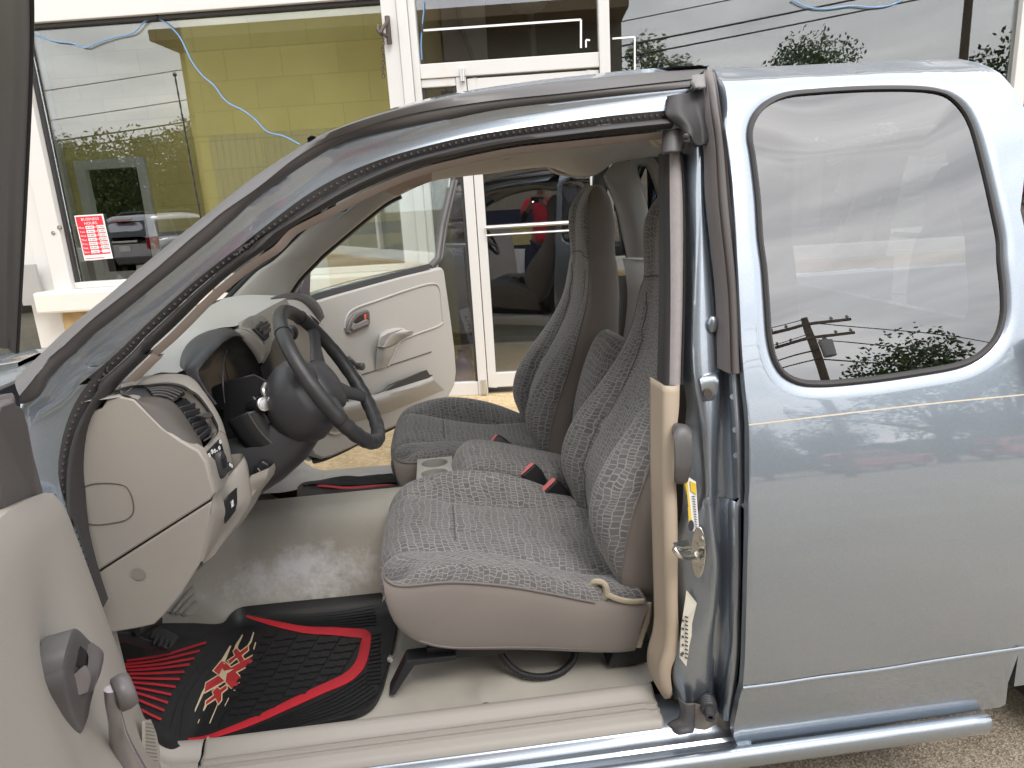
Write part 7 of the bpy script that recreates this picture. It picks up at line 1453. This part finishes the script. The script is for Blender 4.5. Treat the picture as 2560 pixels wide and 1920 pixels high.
RBS = [((700, 1066), (900, 1035), (1140, 964)), ((690, 1086), (880, 1062), (1105, 1010)), ((680, 1102), (880, 1085), (1075, 1051)), ((680, 1120), (860, 1108), (1048, 1086)), ((690, 1138), (850, 1135), (1020, 1126)), ((690, 1160), (840, 1164), (996, 1167)), ((700, 1182), (850, 1195), (971, 1210)), ((710, 1205), (850, 1232), (948, 1253)), ((720, 1232), (850, 1272), (929, 1298)), ((730, 1268), (850, 1317), (909, 1341)), ((735, 1310), (830, 1362), (892, 1391))]
for r_ in RBS: ribbon(m, r_, 15, .004, n=16, rg='7')
m.build('red_rib', MATR, mat_, ang=60)
m = MB()
cA = crs([Vector(p+(0,)) for p in ((900, 120), (1300, 140), (1700, 120), (2212, 30))], 30); cB = crs([Vector(p+(0,)) for p in ((1100, 195), (1400, 250), (1700, 262), (2212, 235))], 30)
for k in range(7): t = k/6; ribbon(m, [tuple(a.lerp(b, t))[:2] for a, b in zip(cA, cB)][::3], 9, .003, n=24)
for k in range(13): y = 345+k*40; ribbon(m, [(2085-k*5, y+6), (2180, y-14)], 9, .0025, n=6)
cA = crs([Vector(p+(0,)) for p in ((2060, 700), (1700, 930), (1200, 1150), (800, 1300))], 30); cB = crs([Vector(p+(0,)) for p in ((2150, 960), (1900, 1120), (1300, 1290), (700, 1410))], 30)
for k in range(8): t = k/7; ribbon(m, [tuple(a.lerp(b, t))[:2] for a, b in zip(cA, cB)][::3], 8, .0025, n=24)
for k in range(3): ribbon(m, [(60+k*150, 470-k*30), (215+k*150-30*k, 332+k*-2)], 6, .0025, n=8)
for pts in ([(730, 275), (1010, 270), (990, 420), (560, 1270)], [(200, 1330), (250, 1000), (420, 720), (720, 290)], [(110, 1240), (180, 1000), (380, 650), (600, 330)]): ribbon(m, pts, 6, .0025, n=24)
# shingle tiles in the middle
for i in range(9):
    for j in range(11):
        u = i/9; v = j/11
        x = 1060+105*i-45*j+(0); y = 300+74*j+(22 if i % 2 else 0)+8*i
        if x > 1940-max(0, (j-4))*40 or y > 1230-(x-650)*.50 or x < 700 or y < 260+.08*(x-1000): continue
        P = [(x+4, y+4), (x+100, y), (x+62, y+66), (x-36, y+72)]
        a = [Fl('t', px__, py__, .0135) for px__, py__ in P]; a[2].z += .0025; a[3].z += .0025
        m.slab(a, (0, 0, -.004))
m.build('moulded_rib', MATB, mat_, ang=40)
def poly(mb, pts, h): mb.slab([Fl('t', x, y, h) for x, y in pts], (0, 0, -.003))
LG = [[(530, 695), (605, 605), (640, 610), (700, 668), (905, 555), (905, 610), (880, 640), (745, 710), (803, 770), (735, 885), (700, 862), (635, 795), (440, 905), (455, 820), (590, 738)],
      [(725, 505), (755, 475), (790, 515), (868, 455), (870, 490), (805, 545), (830, 590), (790, 615), (760, 565), (690, 625), (672, 600), (745, 550)],
      [(520, 905), (565, 860), (590, 885), (655, 840), (660, 870), (605, 915), (605, 985), (575, 1020), (550, 965), (450, 1035), (455, 1000), (535, 940)]]
def grow(pts, k):
    P = [Vector((x, y, 0)) for x, y in pts]; n = len(P); A2 = sum(P[i].x*P[(i+1) % n].y-P[(i+1) % n].x*P[i].y for i in range(n)); s = 1 if A2 > 0 else -1; out = []
    for i in range(n):
        a = (P[i]-P[i-1]).normalized(); b = (P[(i+1) % n]-P[i]).normalized(); na = Vector((a.y, -a.x, 0))*s; nb = Vector((b.y, -b.x, 0))*s; q = na+nb
        q = q/max(.5, q.length_squared)*2 if q.length > .1 else na
        if q.length > 2: q = q.normalized()*2
        out.append(tuple((P[i]+q*k)[:2]))
    return out
m = MB()
for p in LG: poly(m, grow(p, 10), .0135)
for p in ([(540, 690), (600, 600), (690, 450), (704, 452), (650, 590), (625, 625)], [(720, 510), (745, 440), (812, 338), (820, 345), (775, 440), (765, 480)], [(850, 470), (890, 400), (920, 315), (930, 322), (905, 410), (865, 465)], [(440, 900), (345, 1105), (342, 1085), (410, 920), (455, 830)], [(450, 1020), (370, 1215), (378, 1216), (440, 1080), (470, 1030)], [(572, 1010), (485, 1216), (494, 1217), (560, 1060)], [(930, 490), (950, 420), (940, 415), (920, 480)], [(640, 1050), (700, 930), (694, 928), (640, 1035)]): poly(m, p, .0132)
m.build('logo_border', CREAM, mat_, smooth=False)
m = MB()
for p in LG: poly(m, p, .0146)
m.build('logo', M('logo_red', (.42, .03, .035), .6, var=.25, vs=40), mat_, smooth=False)
# passenger mat
q = lambda x, y, Y: at('n', x, y, Y=Y)
mA = [q(x, y, Y) for x, y, Y in ((800, 1560, 1.30), (880, 1490, 1.40), (1100, 1455, 1.47), (1450, 1385, 1.50), (1750, 1400, 1.50), (2050, 1355, 1.50), (2150, 1340, 1.50))]
mB = [q(x, y, Y) for x, y, Y in ((790, 1590, 1.2), (960, 1510, 1.36), (1150, 1515, 1.40), (1480, 1530, 1.40), (1750, 1520, 1.40), (2060, 1490, 1.40), (2200, 1500, 1.40))]
mC = [Vector((p.x, 1.05, .30)) for p in mB]
m = MB(); m.loft([[p-ZA*.01 for p in mA], mA, mB, mC], n=40, sub=2); pm2 = tag(m.build('floor_mat', MATB, ang=50), 'black ribbed floor mat with one red stripe on the far passenger floor', 'floor mat', MATS)
m = MB(); A_, B_ = crs(mA, 40), crs(mB, 40)
for k in range(7):
    t = .12+.13*k; m.tube([a.lerp(b, t)+Vector((0, -.002, .004)) for a, b in zip(A_, B_)][3+k:], .0035, n=40, seg=6)
m.build('moulded_rib', MATB, pm2)
m = MB(); s1 = [q(x, y, 1.395) for x, y in ((970, 1512), (1150, 1508), (1480, 1533), (1750, 1512), (2060, 1495), (2150, 1505))]; s2 = [q(x, y, 1.385) for x, y in ((975, 1530), (1150, 1535), (1480, 1572), (1750, 1575), (2060, 1570), (2155, 1582))]
m.loft([s1, s2], n=30, sub=2); m.build('red_outline', MATR, pm2, thick=.004)
# ================================================================== PHOTOGRAPHER (seen only mirrored in the glass)
def skin(name, verts, edges, mat, parent=None, root=0, sub=2):
    off = ROOTLOC.get(parent.name, Vector()) if parent else Vector()
    me = bpy.data.meshes.new(name); me.from_pydata([tuple(Vector(v[:3])-off) for v in verts], edges, []); me.materials.append(mat)
    o = bpy.data.objects.new(name, me); COL.objects.link(o)
    sk = o.modifiers.new('skin', 'SKIN'); sk.use_smooth_shade = True
    for i, v in enumerate(verts): me.skin_vertices[0].data[i].radius = (v[3], v[4] if len(v) > 4 else v[3]); me.skin_vertices[0].data[i].use_root = (i == root)
    s = o.modifiers.new('sub', 'SUBSURF'); s.levels = sub; s.render_levels = sub
    if parent: o.parent = parent; ROOTLOC[o.name] = off
    return o
SKIN = M('skin_brown', (.22, .12, .08), .5, var=.1)
bx, by = .06, -1.62
V = [(bx, by, .95, .13, .10), (bx, by-.01, 1.12, .125, .095), (bx, by-.01, 1.30, .135, .10), (bx, by, 1.42, .12, .08), (bx, by+.02, 1.50, .052, .052), (bx, by+.04, 1.57, .058, .062), (bx, by+.045, 1.64, .076, .090), (bx, by+.035, 1.70, .074, .088), (bx, by+.03, 1.75, .05, .06),
     (bx-.18, by, 1.40, .055), (bx-.26, by+.05, 1.17, .045), (bx-.17, by+.24, 1.30, .034), (bx-.115, by+.315, 1.375, .024), (bx+.18, by, 1.40, .055), (bx+.26, by+.05, 1.17, .045), (bx+.15, by+.24, 1.30, .034), (bx+.085, by+.315, 1.375, .024),
     (bx-.095, by, .88, .095), (bx-.10, by+.02, .50, .062), (bx-.10, by-.01, .10, .045), (bx-.10, by+.10, .04, .04, .03), (bx+.095, by, .88, .095), (bx+.11, by+.03, .50, .062), (bx+.11, by, .10, .045), (bx+.12, by+.11, .04, .04, .03),
     (bx-.10, by+.345, 1.40, .022, .03), (bx+.07, by+.345, 1.40, .022, .03)]
Ed = [(0, 1), (1, 2), (2, 3), (3, 4), (4, 5), (5, 6), (6, 7), (7, 8), (3, 9), (9, 10), (10, 11), (11, 12), (12, 25), (3, 13), (13, 14), (14, 15), (15, 16), (16, 26), (0, 17), (17, 18), (18, 19), (19, 20), (0, 21), (21, 22), (22, 23), (23, 24)]
# five fingers on each hand, rooted in the palm and bent round the phone
for s, root in ((-1, 25), (1, 26)):
    px0, py0, pz0 = V[root][:3]
    for k, (dz, ln) in enumerate(((.030, .030), (.012, .034), (-.006, .032), (-.022, .026))):
        i = len(V); V += [(px0-s*.020, py0+.018, pz0+dz, .0095), (px0-s*.036, py0+.026, pz0+dz+.003, .0085), (px0-s*(.040+ln*.6), py0+.020, pz0+dz+.004, .007)]; Ed += [(root, i), (i, i+1), (i+1, i+2)]
    i = len(V); V += [(px0-s*.016, py0-.006, pz0+.032, .0105), (px0-s*.036, py0-.012, pz0+.040, .0085)]; Ed += [(root, i), (i, i+1)]
person = skin('person', V, Ed, SKIN); tag(person, 'person in black cap and red shirt holding up a phone, mirrored in the entrance glass', 'person')
SHIRT = M('red_shirt', (.62, .035, .06), .85, var=.15, vs=12, bump=.4, bs=30); SLV = M('black_sleeve', (.015, .015, .02), .8); NVY = M('navy_trousers', (.018, .022, .06), .85, var=.2)
skin('shirt', [(bx, by, .84, .165, .125), (bx, by, .96, .155, .12), (bx, by-.01, 1.12, .145, .115), (bx, by-.01, 1.30, .155, .12), (bx, by, 1.42, .13, .092), (bx, by+.01, 1.475, .068, .066), (bx-.185, by, 1.405, .072), (bx-.245, by+.035, 1.24, .068), (bx+.185, by, 1.405, .072), (bx+.245, by+.035, 1.24, .068)], [(0, 1), (1, 2), (2, 3), (3, 4), (4, 5), (4, 6), (6, 7), (4, 8), (8, 9)], SHIRT, person)
for s in (-1, 1): skin('sleeve', [(bx+s*.23, by+.03, 1.27, .056), (bx+s*.262, by+.05, 1.165, .053), (bx+s*.20, by+.18, 1.25, .044), (bx+s*(.15 if s > 0 else .165), by+.25, 1.31, .037)], [(0, 1), (1, 2), (2, 3)], SLV, person)
skin('trousers', [(bx, by, .93, .15, .115), (bx-.095, by, .82, .105), (bx-.10, by+.02, .50, .082), (bx-.10, by-.005, .12, .068), (bx+.095, by, .82, .105), (bx+.11, by+.03, .50, .082), (bx+.11, by+.005, .12, .068)], [(0, 1), (1, 2), (2, 3), (0, 4), (4, 5), (5, 6)], NVY, person)
for s, fx in ((-1, bx-.10), (1, bx+.115)): skin('shoe', [(fx, by-.03, .06, .052, .05), (fx, by+.06, .045, .05, .042), (fx+s*.005, by+.15, .035, .045, .032)], [(0, 1), (1, 2)], BLACKP, person, sub=1)
hc = Vector((bx, by+.038, 1.685))
m = MB(); m.ell(hc+ZA*.045, (.092, .108, .075), 20, 10); m.slab([hc+Vector((-.075, .08, .035)), hc+Vector((-.06, .15, .022)), hc+Vector((0, .175, .018)), hc+Vector((.06, .15, .022)), hc+Vector((.075, .08, .035))], (0, 0, .008)); cap_ = m.build('cap', SLV, person)
m = MB(); a = hc+Vector((0, .108, .07)); m.slab([a+Vector((-.022, 0, -.01)), a+Vector((.022, 0, -.01)), a+Vector((0, -.012, .02))], (0, .003, 0)); m.build('cap_mark', INKW, cap_, smooth=False)
m = MB(); m.ell(hc+Vector((0, .088, -.05)), (.013, .020, .020)); m.build('nose', SKIN, person)
m = MB()
for s in (-1, 1): m.ell(hc+Vector((s*.032, .078, -.022)), (.012, .008, .008))
m.build('eye', INKW, person)
m = MB(); m.ell(hc+Vector((0, .082, -.088)), (.026, .008, .007)); m.build('mouth', M('lips', (.2, .07, .06), .5), person)
for s in (-1, 1): m = MB(); m.ell(hc+Vector((s*.080, 0, -.03)), (.012, .022, .034)); m.build('ear', SKIN, person)
# phone, held just behind the viewpoint
pc = CAM-FW*.012+RT*.055
m = MB(); m.box(pc, RT, UP, -FW, (-.080, -.038, 0), (.080, .038, .008)); ph = tag(m.build('phone', BLACKP, bevel=.004), 'black phone with its flash lit held sideways by the person in red', 'phone')
m = MB(); m.disc(CAM-FW*.0105-UP*.022+RT*.0, FW, .007, .001, 16); m.build('flash', emit('flash_light', (1, .93, .78), 120), ph)
m = MB()
for k in range(3): m.disc(CAM-FW*.0105+RT*(.0+.022*k), FW, .0075, .0015, 16)
m.build('lens', M('lens_black', (.005, .005, .006), .1), ph)
# ================================================================== CARS ACROSS THE LOT (seen mirrored)
SILV = paint_mat('silver_paint', (.50, .50, .54)); BLK = paint_mat('black_car_paint', (.03, .03, .034)); REDP = paint_mat('red_car_paint', (.45, .03, .04))
LAMP = M('tail_lamp', (.35, .01, .015), .2); SMOKE = M('dark_auto_glass', (.04, .045, .05), .08, spec=.8)
def make_suv(paint, label, loc, rot, group):
    r = thing('parked_car', label, 'car', (0, 0, 0), group); L_ = 4.45
    st = [(-2.22, .78, .45, .80, .80), (-2.16, .86, .32, .98, .98), (-1.2, .90, .30, 1.04, 1.04), (-.95, .90, .30, 1.06, 1.06), (.5, .91, .30, 1.07, 1.07), (1.9, .90, .32, 1.06, 1.06), (2.18, .88, .42, 1.02, 1.02), (2.24, .84, .50, .95, .95)]
    m = MB(); m.loft([[Vector((y*k, x, z)) for y, k, z in ((-1, hw*.9, zb), (-1, hw, zb+.14), (-1, hw, (zb+zt)/2), (-1, hw*.97, zt-.05), (-1, hw*.90, zt), (0, 1, zt+.015), (1, hw*.90, zt), (1, hw*.97, zt-.05), (1, hw, (zb+zt)/2), (1, hw, zb+.14), (1, hw*.9, zb))] for x, hw, zb, zt, _ in st], n=44, sub=2)
    for rr_ in (0, -1):
        pass
    m.add([Vector((k, 2.24, z)) for k, z in ((-.78, .50), (.78, .50), (.80, .94), (-.80, .94))], [[0, 1, 2, 3]]); m.add([Vector((k, -2.22, z)) for k, z in ((-.7, .45), (.7, .45), (.7, .8), (-.7, .8))], [[0, 1, 2, 3]])
    body = m.build('body', paint, r, ang=50)
    gh = [(-.95, .80, 1.05, 1.08), (-.30, .70, 1.05, 1.58), (.4, .70, 1.05, 1.67), (1.5, .69, 1.05, 1.65), (2.05, .66, 1.04, 1.58), (2.22, .70, 1.02, 1.10)]
    m = MB(); m.loft([[Vector((s*k, x, z)) for s, k, z in ((-1, .86, zb), (-1, hw+.04, zt-.25*(zt-zb)), (-1, hw, zt-.05), (-1, hw*.88, zt), (0, 1, zt+.02), (1, hw*.88, zt), (1, hw, zt-.05), (1, hw+.04, zt-.25*(zt-zb)), (1, .86, zb))] for x, hw, zb, zt in gh], n=36, sub=3); m.build('cabin', paint, r, ang=50)
    m = MB(); m.slab([(-.66, 2.222, 1.12), (.66, 2.222, 1.12), (.58, 2.085, 1.52), (-.58, 2.085, 1.52)], (0, .012, .004)); m.build('tailgate_glass', SMOKE, r, smooth=False, bevel=.01)
    m = MB(); m.slab([(-.62, -.90, 1.10), (.62, -.90, 1.10), (.58, -.35, 1.53), (-.58, -.35, 1.53)], (0, -.02, .02)); m.build('windshield', SMOKE, r, smooth=False)
    for s in (-1, 1):
        for (a, b, c, d) in ((-.55, .35, .35, -.10), (.42, 1.22, 1.22, .42), (1.30, 1.98, 1.86, 1.30)):
            m = MB(); m.slab([(s*.862, a, 1.10), (s*.862, b, 1.10), (s*.755, c, 1.52), (s*.755, d, 1.52)], (s*.012, 0, .002)); m.build('window', SMOKE, r, smooth=False, bevel=.008)
        m = MB(); m.slab([(s*.90, 2.10, .78), (s*.80, 2.25, .78), (s*.66, 2.255, .80), (s*.66, 2.25, 1.08), (s*.84, 2.20, 1.10), (s*.89, 2.05, 1.10)], (0, .012, 0)); m.build('tail_lamp', LAMP, r, bevel=.01)
        m = MB(); m.tube([(s*.60, -.1, 1.66), (s*.60, 0, 1.72), (s*.60, 1.4, 1.73), (s*.60, 1.6, 1.67)], .022, n=20); m.build('roof_rail', BLACKP, r)
        m = MB(); m.slab([(s*.88, -.72, 1.05), (s*1.06, -.70, 1.06), (s*1.07, -.68, 1.2), (s*.90, -.70, 1.2)], (0, .09, 0)); m.build('wing_mirror', paint, r, bevel=.02)
        m = MB(); m.slab([(s*.7, -2.2, .70), (s*.86, -2.1, .70), (s*.86, -2.05, .86), (s*.62, -2.19, .84)], (0, -.02, 0)); m.build('headlight', GL_CAR, r)
        for y in (-1.36, 1.33):
            c = (s*.80, y, .34); m = MB(); m.lathe((s*.90, y, .34), (-s, 0, 0), [(0, .21), (.01, .22), (.02, .31), (.05, .34), (.17, .34), (.2, .3)], 28); w = m.build('wheel', TYRE, r)
            m = MB(); m.lathe((s*.905, y, .34), (-s, 0, 0), [(0, .215), (.03, .19), (.035, .06), (0, .05), (0, .001)], 24)
            for k in range(5): a = 2*pi*k/5; d = Vector((0, cos(a), sin(a))); e = Vector((0, -sin(a), cos(a))); o = Vector((s*.908, y, .34)); m.slab([o+d*.04-e*.025, o+d*.20-e*.03, o+d*.20+e*.03, o+d*.04+e*.025], (-s*.03, 0, 0))
            m.build('rim', RIM, w)
    m = MB(); m.slab([(-.30, 2.252, 1.60-.075), (.30, 2.252, 1.525), (.28, 2.13, 1.565), (-.28, 2.13, 1.565)], (0, .01, .01)); m.build('brake_lamp', LAMP, r)
    m = MB(); m.wb((-.86, 2.18, .42), (.86, 2.33, .62)); m.build('bumper', MOLD, r, bevel=.04); m = MB(); m.wb((-.4, 2.245, .98), (.4, 2.27, 1.03)); m.build('tailgate_trim', CHROME, r, bevel=.006)
    m = MB(); m.wb((-.16, 2.252, .76), (.16, 2.262, .90)); m.build('number_plate', PAPERW, r, bevel=.004)
    r.location = loc; r.rotation_euler.z = rot; return r
def copy_car(src, paint, label, loc, rot):
    c = src.copy(); COL.objects.link(c); c['label'] = label; c.location = loc; c.rotation_euler.z = rot
    for ch in list(src.children):
        k = ch.copy(); COL.objects.link(k); k.parent = c
        if paint and ch.name.split('.')[0] in ('body', 'cabin', 'wing_mirror'):
            k.data = ch.data.copy(); k.data.materials[0] = paint
        for g_ in ch.children: q = g_.copy(); COL.objects.link(q); q.parent = k
CARS = 'cars parked across the lot'
sv = make_suv(SILV, 'silver estate car mirrored in the left shop window, tail towards the shop', (-11.85, -10.95, 0), 0, CARS)
copy_car(sv, BLK, 'black car mirrored in the far left glass door, parked side on', (-11.0, -3.7, 0), radians(90))
copy_car(sv, REDP, 'red car parked in front of the trees, mirrored on the truck side panel', (17.5, -27.0, 0), radians(80))
copy_car(sv, REDP, 'second red car further right in front of the trees, mirrored on the truck side panel', (23.5, -26.0, 0), radians(80))
